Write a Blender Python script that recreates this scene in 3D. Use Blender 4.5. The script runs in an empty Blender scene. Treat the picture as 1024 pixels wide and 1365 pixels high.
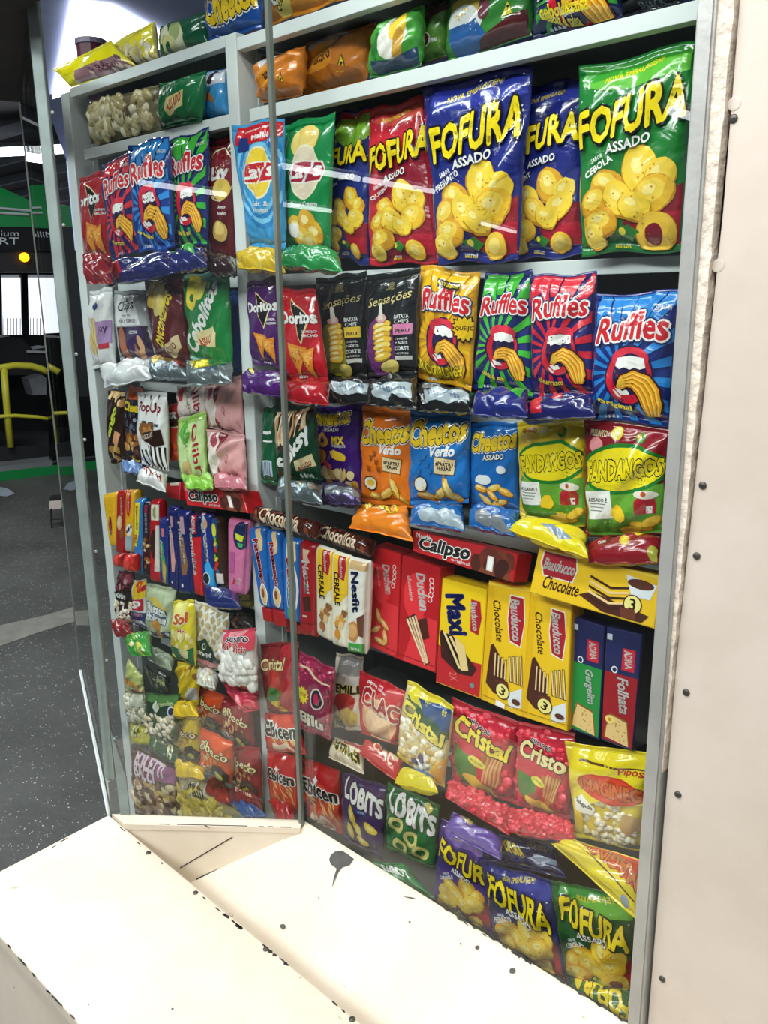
import bpy, math, random
import numpy as np

# ------------------------------------------------------------------ camera
F, CX, CY = 1124.0, 512.0, 682.5            # photograph taken as 1024 x 1365
D, HC = 1.15, 1.70                          # camera to shelf front, camera height (m)


def nrm(v):
    v = np.array(v, float)
    return v / np.linalg.norm(v)


ZW = -nrm((571 - CX, 5238 - CY, F))
XW = nrm((1312, 260.5, -F))
XW = nrm(XW - ZW * (XW @ ZW))
YW = np.cross(ZW, XW)
RW = np.stack([XW, YW, ZW])                 # world = RW @ camera vector (x right, y down, z forward)
CAM = np.array([0.0, -D, HC])

sc = bpy.context.scene
COL = sc.collection
cam_d = bpy.data.cameras.new('camera')
cam_d.sensor_fit = 'HORIZONTAL'
cam_d.sensor_width = 36.0
cam_d.lens = 36.0 * F / 1024.0
cam_d.clip_start = 0.01
cam_o = bpy.data.objects.new('camera', cam_d)
COL.objects.link(cam_o)
from mathutils import Matrix
_cx, _cy, _cz = RW @ np.array([1, 0, 0.]), RW @ np.array([0, -1., 0]), RW @ np.array([0, 0, -1.])
cam_o.matrix_world = Matrix(((_cx[0], _cy[0], _cz[0], CAM[0]), (_cx[1], _cy[1], _cz[1], CAM[1]),
                             (_cx[2], _cy[2], _cz[2], CAM[2]), (0, 0, 0, 1)))
sc.camera = cam_o

# ------------------------------------------------------------------ world, lights, exposure
sc.view_settings.view_transform = 'Standard'
sc.view_settings.look = 'None'
sc.view_settings.gamma = 1.0
sc.view_settings.use_curve_mapping = False
sc.view_settings.exposure = 0.02
wd = bpy.data.worlds.new('world')
sc.world = wd
wd.use_nodes = True
wd.node_tree.nodes['Background'].inputs[0].default_value = (0.80, 0.88, 1.0, 1)
wd.node_tree.nodes['Background'].inputs[1].default_value = 0.22


def area(name, loc, target, sx, sy, power, col=(1, 1, 1)):
    l = bpy.data.lights.new(name, 'AREA')
    l.shape = 'RECTANGLE'
    l.size, l.size_y, l.energy, l.color = sx, sy, power, col
    o = bpy.data.objects.new(name, l)
    COL.objects.link(o)
    o.location = loc
    from mathutils import Vector
    o.rotation_euler = (Vector(target) - Vector(loc)).to_track_quat('-Z', 'Y').to_euler()
    return o


# rows of ceiling luminaires over the walkway in front of the stall
area('overhead_area_light', (-0.9, -1.15, 3.5), (-0.9, -0.75, 0.6), 3.2, 0.30, 64, (1.0, 0.985, 0.95))
area('overhead_area_light', (-2.2, -3.0, 3.75), (-1.4, 0.0, 1.0), 3.0, 0.30, 88, (0.93, 0.97, 1.0))
area('overhead_area_light', (0.4, -3.4, 3.75), (-0.9, 0.0, 1.1), 3.0, 0.30, 92, (1.0, 0.98, 0.95))


area('overhead_area_light', (-5.5, 0.2, 4.3), (-5.5, 0.6, 0.0), 3.5, 0.5, 165, (0.92, 0.97, 1.0))  # added lamp out of view, brightens the asphalt and the bus


# ------------------------------------------------------------------ pixel helpers
def ray(p):
    return RW @ np.array([(p[0] - CX) / F, (p[1] - CY) / F, 1.0])


def on_y(p, y):
    r = ray(p)
    return CAM + r * ((y - CAM[1]) / r[1])


def on_z(p, z):
    r = ray(p)
    return CAM + r * ((z - CAM[2]) / r[2])


def on_pl(p, P0, n):
    r = ray(p)
    return CAM + r * (((P0 - CAM) @ n) / (r @ n))


# ------------------------------------------------------------------ colours and materials
def hx(c):
    if not isinstance(c, str):
        return tuple(c)
    c = c.lstrip('#')
    if len(c) == 3: c = ''.join(k * 2 for k in c)
    o = []
    for i in (0, 2, 4):
        s = int(c[i:i + 2], 16) / 255
        o.append(s / 12.92 if s <= 0.04045 else ((s + 0.055) / 1.055) ** 2.4)
    return tuple(o)


def new_mat(name):
    m = bpy.data.materials.new(name)
    m.use_nodes = True
    nt = m.node_tree
    return m, nt, nt.nodes, nt.links, nt.nodes['Principled BSDF']


def mat(name, col, rough=0.5, metal=0.0, var=0.06, scale=8.0, bump=0.0, bscale=60.0, emit=None, estr=0.0, coat=0.0):
    m, nt, N, L, b = new_mat(name)
    c = hx(col)
    tc = N.new('ShaderNodeTexCoord')
    nz = N.new('ShaderNodeTexNoise')
    nz.inputs['Scale'].default_value = scale
    nz.inputs['Detail'].default_value = 5
    L.new(tc.outputs['Object'], nz.inputs['Vector'])
    rp = N.new('ShaderNodeValToRGB')
    rp.color_ramp.elements[0].position = 0.3
    rp.color_ramp.elements[1].position = 0.7
    rp.color_ramp.elements[0].color = tuple(x * (1 - var) for x in c) + (1,)
    rp.color_ramp.elements[1].color = tuple(min(1, x * (1 + var)) for x in c) + (1,)
    L.new(nz.outputs['Fac'], rp.inputs[0])
    L.new(rp.outputs[0], b.inputs['Base Color'])
    b.inputs['Roughness'].default_value = rough
    b.inputs['Metallic'].default_value = metal
    b.inputs['Coat Weight'].default_value = coat
    if bump:
        n2 = N.new('ShaderNodeTexNoise')
        n2.inputs['Scale'].default_value = bscale
        n2.inputs['Detail'].default_value = 4
        L.new(tc.outputs['Object'], n2.inputs['Vector'])
        bp = N.new('ShaderNodeBump')
        bp.inputs['Strength'].default_value = bump
        bp.inputs['Distance'].default_value = 0.01
        L.new(n2.outputs['Fac'], bp.inputs['Height'])
        L.new(bp.outputs[0], b.inputs['Normal'])
    if emit:
        b.inputs['Emission Color'].default_value = hx(emit) + (1,)
        b.inputs['Emission Strength'].default_value = estr
    return m


def print_mat(name, rough, coat, bump, bscale, metal=0.0, spec=0.5):
    m, nt, N, L, b = new_mat(name)
    a = N.new('ShaderNodeAttribute')
    a.attribute_name = 'Col'
    L.new(a.outputs['Color'], b.inputs['Base Color'])
    b.inputs['Roughness'].default_value = rough
    b.inputs['Coat Weight'].default_value = coat
    b.inputs['Coat Roughness'].default_value = 0.06
    b.inputs['Metallic'].default_value = metal
    b.inputs['Specular IOR Level'].default_value = spec
    tc = N.new('ShaderNodeTexCoord')
    n2 = N.new('ShaderNodeTexNoise')
    n2.inputs['Scale'].default_value = bscale
    n2.inputs['Detail'].default_value = 3
    n2.inputs['Distortion'].default_value = 1.2
    L.new(tc.outputs['Object'], n2.inputs['Vector'])
    bp = N.new('ShaderNodeBump')
    bp.inputs['Strength'].default_value = bump
    bp.inputs['Distance'].default_value = 0.012
    L.new(n2.outputs['Fac'], bp.inputs['Height'])
    L.new(bp.outputs[0], b.inputs['Normal'])
    return m


M = {}
M['film'] = print_mat('glossy_printed_film', 0.2, 0.9, 0.55, 15)
M['foil'] = print_mat('crinkled_silver_foil', 0.28, 0.2, 0.6, 40, metal=0.75)
M['card'] = print_mat('printed_carton', 0.4, 0.12, 0.05, 20)
M['clear'] = print_mat('contents_behind_clear_film', 0.38, 0.5, 0.25, 45)
M['white_metal'] = mat('white_painted_metal', '#d3dbdb', 0.42, 0.0, 0.05, 6, 0.03)
M['grey_metal'] = mat('grey_shelf_side', '#8d9896', 0.5, 0.1, 0.08, 10)
M['dark_back'] = mat('dark_back_panel', '#24272b', 0.55, 0, 0.2, 4)
M['aluminium'] = mat('worn_aluminium', '#b0b2ae', 0.42, 0.35, 0.12, 14, 0.05, 80)
M['alu_dark'] = mat('weathered_aluminium', '#8c9a98', 0.5, 0.35, 0.15, 18, 0.05, 80)
M['glass_edge'] = mat('grey_green_glass_edge', '#6c746c', 0.25, 0.2, 0.15, 12)
M['screw'] = mat('dull_screw_steel', '#5b5954', 0.45, 0.6, 0.2, 60)
M['dark_chip'] = mat('bare_dark_metal_under_paint', '#2f2b28', 0.6, 0.1, 0.3, 80)
M['stain'] = mat('dark_grey_stain', '#4a4947', 0.6, 0, 0.2, 60)


def cream_mat(name, col, speck):
    m, nt, N, L, b = new_mat(name)
    tc = N.new('ShaderNodeTexCoord')
    nz = N.new('ShaderNodeTexNoise')
    nz.inputs['Scale'].default_value = 5
    nz.inputs['Detail'].default_value = 8
    nz.inputs['Roughness'].default_value = 0.65
    L.new(tc.outputs['Object'], nz.inputs['Vector'])
    rp = N.new('ShaderNodeValToRGB')
    c = hx(col)
    rp.color_ramp.elements[0].position = 0.35
    rp.color_ramp.elements[1].position = 0.62
    rp.color_ramp.elements[0].color = (c[0] * 0.9, c[1] * 0.885, c[2] * 0.86, 1)
    rp.color_ramp.elements[1].color = c + (1,)
    L.new(nz.outputs['Fac'], rp.inputs[0])
    n3 = N.new('ShaderNodeTexNoise')
    n3.inputs['Scale'].default_value = 38
    n3.inputs['Detail'].default_value = 3
    L.new(tc.outputs['Object'], n3.inputs['Vector'])
    r3 = N.new('ShaderNodeValToRGB')
    r3.color_ramp.elements[0].position = 0.735 - speck
    r3.color_ramp.elements[1].position = 0.76 - speck
    L.new(n3.outputs['Fac'], r3.inputs[0])
    mx = N.new('ShaderNodeMixRGB')
    L.new(r3.outputs[0], mx.inputs[0])
    L.new(rp.outputs[0], mx.inputs[1])
    mx.inputs[2].default_value = (c[0] * 0.6, c[1] * 0.55, c[2] * 0.48, 1)
    L.new(mx.outputs[0], b.inputs['Base Color'])
    b.inputs['Roughness'].default_value = 0.42
    bp = N.new('ShaderNodeBump')
    bp.inputs['Strength'].default_value = 0.06
    bp.inputs['Distance'].default_value = 0.01
    L.new(nz.outputs['Fac'], bp.inputs['Height'])
    L.new(bp.outputs[0], b.inputs['Normal'])
    return m


M['cream'] = cream_mat('cream_painted_sheet', '#ece2d0', 0.0)
M['cream_wall'] = cream_mat('cream_wall_panel', '#d3c9bd', -0.02)
M['peel'] = mat('peeling_white_paint', '#ddd2c2', 0.7, 0, 0.18, 60, 0.6, 70)


def asphalt():
    m, nt, N, L, b = new_mat('dark_speckled_asphalt')
    tc = N.new('ShaderNodeTexCoord')
    nz = N.new('ShaderNodeTexNoise')
    nz.inputs['Scale'].default_value = 1.3
    nz.inputs['Detail'].default_value = 8
    L.new(tc.outputs['Object'], nz.inputs['Vector'])
    rp = N.new('ShaderNodeValToRGB')
    rp.color_ramp.elements[0].position = 0.35
    rp.color_ramp.elements[1].position = 0.7
    rp.color_ramp.elements[0].color = hx('#3a3c3a') + (1,)
    rp.color_ramp.elements[1].color = hx('#565856') + (1,)
    L.new(nz.outputs['Fac'], rp.inputs[0])
    vo = N.new('ShaderNodeTexVoronoi')
    vo.inputs['Scale'].default_value = 80
    L.new(tc.outputs['Object'], vo.inputs['Vector'])
    r2 = N.new('ShaderNodeValToRGB')
    r2.color_ramp.elements[0].position = 0.10
    r2.color_ramp.elements[0].color = (1, 1, 1, 1)
    r2.color_ramp.elements[1].position = 0.22
    r2.color_ramp.elements[1].color = (0, 0, 0, 1)
    L.new(vo.outputs['Distance'], r2.inputs[0])
    n4 = N.new('ShaderNodeTexNoise')
    n4.inputs['Scale'].default_value = 18
    L.new(tc.outputs['Object'], n4.inputs['Vector'])
    r4 = N.new('ShaderNodeValToRGB')
    r4.color_ramp.elements[0].position = 0.48
    r4.color_ramp.elements[1].position = 0.56
    L.new(n4.outputs['Fac'], r4.inputs[0])
    mu = N.new('ShaderNodeMath')
    mu.operation = 'MULTIPLY'
    L.new(r2.outputs[0], mu.inputs[0])
    L.new(r4.outputs[0], mu.inputs[1])
    mx = N.new('ShaderNodeMixRGB')
    L.new(mu.outputs[0], mx.inputs[0])
    L.new(rp.outputs[0], mx.inputs[1])
    mx.inputs[2].default_value = hx('#d9d8cc') + (1,)
    L.new(mx.outputs[0], b.inputs['Base Color'])
    b.inputs['Roughness'].default_value = 0.55
    bp = N.new('ShaderNodeBump')
    bp.inputs['Strength'].default_value = 0.3
    bp.inputs['Distance'].default_value = 0.01
    L.new(n4.outputs['Fac'], bp.inputs['Height'])
    L.new(bp.outputs[0], b.inputs['Normal'])
    return m


M['asphalt'] = asphalt()


def glass_mat():
    m = bpy.data.materials.new('clear_window_glass')
    m.use_nodes = True
    nt = m.node_tree
    N, L = nt.nodes, nt.links
    N.clear()
    out = N.new('ShaderNodeOutputMaterial')
    mix = N.new('ShaderNodeMixShader')
    tr = N.new('ShaderNodeBsdfTransparent')
    tr.inputs[0].default_value = (0.965, 0.985, 0.975, 1)
    gl = N.new('ShaderNodeBsdfGlossy')
    gl.inputs['Roughness'].default_value = 0.0
    g = N.new('ShaderNodeNewGeometry')
    dp = N.new('ShaderNodeVectorMath')
    dp.operation = 'DOT_PRODUCT'
    L.new(g.outputs['Incoming'], dp.inputs[0])
    L.new(g.outputs['Normal'], dp.inputs[1])
    ab = N.new('ShaderNodeMath'); ab.operation = 'ABSOLUTE'
    L.new(dp.outputs['Value'], ab.inputs[0])
    s1 = N.new('ShaderNodeMath'); s1.operation = 'SUBTRACT'
    s1.inputs[0].default_value = 1.0
    L.new(ab.outputs[0], s1.inputs[1])
    pw = N.new('ShaderNodeMath'); pw.operation = 'POWER'
    L.new(s1.outputs[0], pw.inputs[0]); pw.inputs[1].default_value = 5.0
    ma = N.new('ShaderNodeMath'); ma.operation = 'MULTIPLY_ADD'
    L.new(pw.outputs[0], ma.inputs[0])
    ma.inputs[1].default_value = 0.96
    ma.inputs[2].default_value = 0.04
    L.new(ma.outputs[0], mix.inputs[0])
    L.new(tr.outputs[0], mix.inputs[1])
    L.new(gl.outputs[0], mix.inputs[2])
    L.new(mix.outputs[0], out.inputs[0])
    return m


M['glass'] = glass_mat()


# ------------------------------------------------------------------ object helpers
def put(name, verts, faces, material, parent=None, smooth=False, label=None, cat=None, group=None, kind=None):
    me = bpy.data.meshes.new(name)
    me.from_pydata([tuple(map(float, v)) for v in verts], [], faces)
    me.materials.append(material)
    if smooth:
        me.polygons.foreach_set('use_smooth', [True] * len(me.polygons))
    me.update()
    o = bpy.data.objects.new(name, me)
    COL.objects.link(o)
    if parent:
        o.parent = parent
    tag(o, label, cat, group, kind)
    return o


def tag(o, label=None, cat=None, group=None, kind=None):
    if label: o['label'] = label
    if cat: o['category'] = cat
    if group: o['group'] = group
    if kind: o['kind'] = kind
    return o


def empty(name, label=None, cat=None, group=None, loc=(0, 0, 0)):
    o = bpy.data.objects.new(name, None)
    COL.objects.link(o)
    o.location = loc
    return tag(o, label, cat, group)


class MB:
    """collects boxes / prisms / tubes for ONE part"""
    def __init__(s):
        s.v, s.f = [], []

    def hexa(s, p8):                        # bottom 4 ccw, top 4 ccw
        k = len(s.v)
        s.v += [tuple(p) for p in p8]
        s.f += [[k, k + 3, k + 2, k + 1], [k + 4, k + 5, k + 6, k + 7]] + \
               [[k + i, k + (i + 1) % 4, k + 4 + (i + 1) % 4, k + 4 + i] for i in range(4)]
        return s

    def box(s, x0, x1, y0, y1, z0, z1):
        return s.hexa([(x0, y0, z0), (x1, y0, z0), (x1, y1, z0), (x0, y1, z0),
                       (x0, y0, z1), (x1, y0, z1), (x1, y1, z1), (x0, y1, z1)])

    def slab(s, pts, off):                  # polygon extruded by vector off
        k, n = len(s.v), len(pts)
        off = np.array(off, float)
        s.v += [tuple(p) for p in pts] + [tuple(np.array(p) + off) for p in pts]
        s.f += [list(range(k, k + n)), list(range(k + 2 * n - 1, k + n - 1, -1))]
        s.f += [[k + (i + 1) % n, k + i, k + n + i, k + n + (i + 1) % n] for i in range(n)]
        return s

    def tube(s, pts, r, n=8):
        pts = [np.array(p, float) for p in pts]
        k = len(s.v)
        for i, p in enumerate(pts):
            t = nrm(pts[min(i + 1, len(pts) - 1)] - pts[max(i - 1, 0)])
            a = nrm(np.cross(t, (0.3, 0.2, 1) if abs(t[2]) < 0.9 else (1, 0.2, 0)))
            b = np.cross(t, a)
            for j in range(n):
                q = 2 * math.pi * j / n
                s.v.append(tuple(p + r * (math.cos(q) * a + math.sin(q) * b)))
        for i in range(len(pts) - 1):
            for j in range(n):
                s.f.append([k + i * n + j, k + i * n + (j + 1) % n, k + (i + 1) * n + (j + 1) % n, k + (i + 1) * n + j])
        s.f += [list(range(k + n - 1, k - 1, -1)), list(range(k + (len(pts) - 1) * n, k + len(pts) * n))]
        return s

    def disc(s, c, nvec, r, h, n=12, dome=0.0):
        nvec = nrm(nvec); c = np.array(c, float)
        a = nrm(np.cross(nvec, (0.31, 0.17, 0.9) if abs(nvec[2]) < 0.9 else (1, 0.1, 0)))
        b = np.cross(nvec, a)
        k = len(s.v)
        for rr, hh in ((r, 0), (r, h * 0.6), (r * 0.75, h)):
            for j in range(n):
                q = 2 * math.pi * j / n
                s.v.append(tuple(c + rr * (math.cos(q) * a + math.sin(q) * b) + hh * nvec))
        for i in range(2):
            for j in range(n):
                s.f.append([k + i * n + j, k + i * n + (j + 1) % n, k + (i + 1) * n + (j + 1) % n, k + (i + 1) * n + j])
        s.f += [list(range(k + 2 * n, k + 3 * n)), list(range(k + n - 1, k - 1, -1))]
        return s

    def build(s, name, material, parent=None, bevel=0.0, smooth=False, **kw):
        o = put(name, s.v, s.f, material, parent, smooth, **kw)
        if bevel:
            b = o.modifiers.new('bevel', 'BEVEL')
            b.width, b.segments, b.limit_method = bevel, 2, 'ANGLE'
        return o


# ------------------------------------------------------------------ setting: stall glass line, ledge
ZL = HC - 0.92 * D                                        # height of the ledge under the glass
PA, PB, PC_, PD = (on_z(p, ZL) for p in ((145, 1086), (404, 1096), (846, 1372), (107, 894)))
gdir = nrm((PC_ - PB) * (1, 1, 0))
gn = np.array([gdir[1], -gdir[0], 0.0])                   # outward normal of the main pane
if gn[1] > 0: gn = -gn
UP = np.array([0, 0, 1.0])


def on_g(p, off=0.0):
    return on_pl(p, PB + gn * off, gn)


ZTOP = 2.45
# floor, terminal ceiling
put('floor', [(-24, -16, 0), (8, -16, 0), (8, 24, 0), (-24, 24, 0)], [[0, 1, 2, 3]], M['asphalt'], kind='structure')


def pane(name, p, q, z0, z1, th=0.005):
    d_ = nrm((q - p) * (1, 1, 0))
    n_ = np.array([d_[1], -d_[0], 0])
    a, b = p * (1, 1, 0), q * (1, 1, 0)
    mb = MB().slab([a + UP * z0, b + UP * z0, b + UP * z1, a + UP * z1], -n_ * th)
    return mb.build(name, M['glass'], kind='structure')


ga = PB - gdir * 0.02
gw = on_g((848, 1300))
pane('window_1', PB, gw, ZL - 0.02, ZTOP)
pane('window_2', PA, PB, ZL - 0.02, ZTOP)
pane('window_3', PD, PA, ZL - 0.06, ZTOP)


# thin upright strip where the two front panes meet
mb = MB()
for s_ in (0.0,):
    a = PB * (1, 1, 0)
    w = 0.0048
    mb.slab([a + gdir * -w + UP * (ZL - 0.01), a + gdir * w + UP * (ZL - 0.01), a + gdir * w + UP * ZTOP, a - gdir * w + UP * ZTOP], gn * 0.008)
mb.build('trim_1', M['glass_edge'], kind='structure')

# aluminium corner strip at the protruding corner (rivets are parts of it)
a = PA * (1, 1, 0)
dab = nrm((PB - PA) * (1, 1, 0))
nab = np.array([dab[1], -dab[0], 0])
if nab @ (CAM - PA) < 0: nab = -nab
mb = MB().slab([a + UP * (ZL + 0.085), a + dab * 0.021 + UP * (ZL + 0.085), a + dab * 0.021 + UP * ZTOP, a + UP * ZTOP], -nab * 0.012)
corner = mb.build('trim_2', M['alu_dark'], bevel=0.002, kind='structure')
for py in (150, 300, 472, 586, 735, 880, 985):
    x = 63 + (py - 136) * 0.0985 + 6
    p = on_pl((x, py), a, nab)
    MB().disc(p, nab, 0.0032, 0.0022, 10).build('rivet', M['alu_dark'], corner, smooth=True)
mb = MB().slab([a + dab * 0.026 + UP * (ZL), a + dab * 0.046 + UP * ZL, a + dab * 0.046 + UP * (ZL + 0.09), a + dab * 0.022 + UP * (ZL + 0.2)], -nab * 0.004)
mb.build('trim_3', M['alu_dark'], kind='structure')
# white bottom bead of the side pane
b0, b1 = PD * (1, 1, 0), PA * (1, 1, 0)
MB().tube([b0 + UP * ZL, b1 + UP * ZL], 0.004, 6).build('trim_4', M['white_metal'], kind='structure')
# upright edge of the side pane
MB().tube([b0 + UP * (ZL - .05), b0 + UP * ZTOP], 0.0022, 6).build('trim_5', M['glass_edge'], kind='structure')

# right aluminium frame of the front window
fl = [on_g((934.9, 0)), on_g((844, 1333))]
fr = [on_g((958, 0)), on_g((865, 1345))]
gx = lambda P: (P - PB) @ gdir
x0 = 0.5 * (gx(fl[0]) + gx(fl[1])); x1 = 0.5 * (gx(fr[0]) + gx(fr[1]))
mb = MB()
a0, a1 = PB * (1, 1, 0) + gdir * x0, PB * (1, 1, 0) + gdir * x1
mb.slab([a0 + gn * 0.012 + UP * (ZL - 0.25), a1 + gn * 0.012 + UP * (ZL - 0.25), a1 + gn * 0.012 + UP * ZTOP, a0 + gn * 0.012 + UP * ZTOP], -gn * 0.05)
mb.build('trim_6', M['aluminium'], bevel=0.002, kind='structure')
# groove bead on the frame
mb = MB().slab([a1 - gdir * 0.007 + gn * 0.012 + UP * (ZL - .2), a1 - gdir * 0.003 + gn * 0.012 + UP * (ZL - .2), a1 - gdir * 0.003 + gn * 0.012 + UP * ZTOP, a1 - gdir * 0.007 + gn * 0.012 + UP * ZTOP], gn * 0.003)
mb.build('trim_7', M['aluminium'], kind='structure')

# peeling painted strip between frame and wall panel, ragged edge
rng = random.Random(5)
pts = []
lo, hi = HC - 0.62, ZTOP
n = 90
left = [a1 + UP * (lo + (hi - lo) * i / n) for i in range(n + 1)]
right = []
for i in range(n + 1):
    t = i / n
    wv = 0.001 + 0.0155 * min(1, t * 1.5) + (0.0018 if rng.random() < 0.35 else 0) * rng.random()
    right.append(a1 + gdir * wv + UP * (lo + (hi - lo) * t))
vs, fs = [], []
for i in range(n + 1):
    for p in (left[i], right[i]):
        vs += [p + gn * 0.008, p - gn * 0.01]
for i in range(n):
    k = 4 * i
    fs += [[k, k + 2, k + 6, k + 4], [k + 1, k + 5, k + 7, k + 3], [k + 2, k + 3, k + 7, k + 6], [k, k + 4, k + 5, k + 1]]
put('trim_8', vs, fs, M['peel'], kind='structure')

# cream wall panel to the right with caps and screws
wl = a1 + gdir * 0.0015
wt = a1 + gdir * 0.0195
wr = a1 + gdir * 1.6
mb = MB().slab([wl + UP * 0.0, wr + UP * 0.0, wr + UP * ZTOP, wt + UP * ZTOP, wt + UP * (HC + .1), wl + gdir * .0035 + UP * (HC - 0.45)], -gn * 0.03)
wall = mb.build('wall_right', M['cream_wall'], kind='structure', bevel=0.0015)
for px, kind in (((979, 138), 1), ((978, 158), 0), ((957, 354), 1), ((937, 647), 0), ((929, 741), 0), ((915, 923), 0), ((904, 1059), 0), ((883, 1305), 0)):
    p = on_g(px)
    if kind:
        MB().disc(p, gn, 0.0075, 0.0007, 20).build('paint_cap', M['cream_wall'], wall)
    else:
        s_ = MB().disc(p, gn, 0.0048, 0.0025, 14).build('screw', M['screw'], wall, smooth=True)
        MB().slab([p + gn * 0.0026 + gdir * -0.0028 + UP * -0.0005, p + gn * 0.0026 + gdir * 0.0028 + UP * -0.0005,
                   p + gn * 0.0026 + gdir * 0.0028 + UP * 0.0005, p + gn * 0.0026 + gdir * -0.0028 + UP * 0.0005], gn * 0.0004).build('screw_slot', M['dark_chip'], s_)

# ------------------------------------------------------------------ counter box in front of the glass
E1 = on_z((470, 1355), ZL)
yb = 0.5 * (PA[1] + E1[1])
F1 = on_z((0, 1165), ZL)
xa = 0.5 * (PA[0] + F1[0])
G1, H1 = on_z((0, 1248), ZL), on_z((105, 1365), ZL)
yf = 0.5 * (G1[1] + H1[1])
xr = 0.25
counter = empty('counter', 'long cream painted sheet metal counter with chipped edges below the glass', 'counter', loc=(xa + 0.6, yb - 0.15, 0))


def local(o):
    return o


def child(mb, name, material, par, **kw):
    o = mb.build(name, material, None, **kw)
    o.parent = par
    o.matrix_parent_inverse = Matrix.Translation(-par.location)
    return o


top = [(xa, yb, ZL), (E1[0], E1[1], ZL), (xr, E1[1] - (PA[1] - E1[1]) * 0.5, ZL), (xr, H1[1] - .02, ZL), (H1[0], H1[1], ZL), (G1[0], G1[1], ZL), (xa - 0.0, G1[1] + (G1[1] - H1[1]) / (G1[0] - H1[0]) * (xa - G1[0]), ZL)]
top[0] = (PA[0], PA[1], ZL)
child(MB().slab(top[::-1], (0, 0, -0.022)), 'counter_top', M['cream'], counter, bevel=0.003)
bd = [(p[0] * 1.0, p[1], ZL - 0.022) for p in top]
cxm, cym = sum(p[0] for p in bd) / len(bd), sum(p[1] for p in bd) / len(bd)
bd = [(cxm + (p[0] - cxm) * 0.985, cym + (p[1] - cym) * 0.93, p[2]) for p in bd]
child(MB().slab(bd[::-1], (0, 0, -(ZL - 0.022))), 'counter_body', M['cream'], counter)
# screws along the counter edge
for px in ((200, 1136), (263, 1189), (357, 1264), (472, 1357)):
    p = on_z(px, ZL)
    p = p + np.array([0, -0.004, 0])
    s_ = child(MB().disc(p, (0, 0, 1), 0.005, 0.0025, 14), 'screw', M['screw'], counter, smooth=True)
# chipped paint along the edges: dark bare metal flakes
rng = random.Random(11)


def chips(line_px, z, n, par, lo=0.003, hi=0.012, plane=None, mtl='dark_chip', wid=0.0012):
    for i in range(n):
        t = rng.random() * (len(line_px) - 1)
        k = int(t)
        t -= k
        p0, p1 = line_px[k], line_px[k + 1]
        px = (p0[0] + (p1[0] - p0[0]) * t, p0[1] + (p1[1] - p0[1]) * t)
        f_ = (lambda q: on_z(q, z)) if plane is None else plane
        p = f_(px)
        e = nrm(f_((px[0] + (p1[0] - p0[0]) * 0.02, px[1] + (p1[1] - p0[1]) * 0.02)) - p)
        nn = np.array([0, 0, 1.0]) if plane is None else nab
        s = np.cross(nn, e)
        L = rng.uniform(lo, hi)
        m_ = 9
        pts = []
        for j in range(m_):
            q = 2 * math.pi * j / m_
            pts.append(p + e * L * math.cos(q) * rng.uniform(.75, 1.1) + s * wid * math.sin(q) * rng.uniform(.5, 1.5))
        child(MB().slab(pts, nn * 0.0006), 'paint_chip', M[mtl], par)


chips([(146, 1091), (235, 1167), (300, 1220), (345, 1255), (410, 1307), (500, 1384)], ZL, 15, counter, 0.003, 0.016)
chips([(270, 1196), (345, 1257), (400, 1300)], ZL, 7, counter, 0.004, 0.008, wid=0.003)
chips([(2, 1250), (60, 1318), (103, 1362)], ZL, 14, counter, 0.003, 0.009)
chips([(70, 1130), (85, 1120), (100, 1112)], ZL, 3, counter)
# specks on the counter top
for px, r in (((118, 1339), .0016), ((230, 1345), .002), ((89, 1258), .001), ((460, 1215 + 100), .001)):
    child(MB().disc(on_z(px, ZL), UP, r, 0.0004, 8), 'stain', M['stain'], counter)

# ------------------------------------------------------------------ sill: rim, end panel, sloped panel under the glass
sill = empty('window_sill', 'cream sheet metal sill sloping down from the glass behind the counter', 'sill', loc=(PB[0], PB[1], 0))
R0, R1, R2, R3 = on_z((149, 1085), ZL), on_z((404, 1093), ZL), on_z((400, 1104), ZL), on_z((166, 1099), ZL)
child(MB().slab([R0, R1, R2, R3][::-1], (0, 0, -0.012)), 'rim', M['cream'], sill)
din = nrm((R2 - R3) * (1, 1, 0))
nin = np.array([din[1], -din[0], 0.0])
if nin @ (CAM - R3) < 0: nin = -nin
apr0 = R3 - nin * 0.002 - din * 0.05
apr1 = R2 - nin * 0.002
zb = 0.02
on_ap = lambda q: on_pl(q, apr0, nin)
child(MB().slab([apr0 + UP * -0.012, apr1 + UP * -0.012, apr1 * (1, 1, 0) + UP * zb, apr0 * (1, 1, 0) + UP * zb], -nin * 0.01), 'end_panel', M['cream'], sill)
q0, q1 = on_ap((240, 1157)), on_ap((310, 1116))
child(MB().slab([q0 + UP * .0012, q1 + UP * .0012, q1 - UP * .0012, q0 - UP * .0012], nin * 0.001), 'seam', M['dark_chip'], sill)
q0, q1 = on_ap((225, 1158)), on_ap((262, 1172))
Q = on_ap((262, 1172))
BL = np.array(R1); BL[2] = ZL
sn = nrm(np.cross(PC_ - BL, Q - BL))
if sn[2] < 0: sn = -sn
on_sl = lambda q: on_pl(q, BL, sn)
Qe = BL + (Q - BL) * 1.5
Rp = on_sl((289, 1206))
Rp = CAM + (Rp - CAM) * 0.988
Re = BL + (Rp - BL) * 1.4
CR = PC_ + gdir * 0.7
CRe = CR + (Qe - BL)
CRe[2] = Re[2] - 0.01
flat_n = np.array([0, 0, 1.0])
child(MB().slab([BL, Qe, Re], -sn * 0.006), 'fold_panel', M['cream'], sill)
child(MB().slab([BL, Re, CRe, CR], -sn * 0.006), 'sloped_panel', M['cream'], sill)
q0, q1 = on_pl((262, 1172), BL, sn), on_pl((398, 1106), BL, sn)
child(MB().slab([q0 + UP * .0016, q1 + UP * .001, q1 - UP * .001, q0 - UP * .0016], nin * 0.0025), 'seam', M['dark_chip'], sill)
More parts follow.
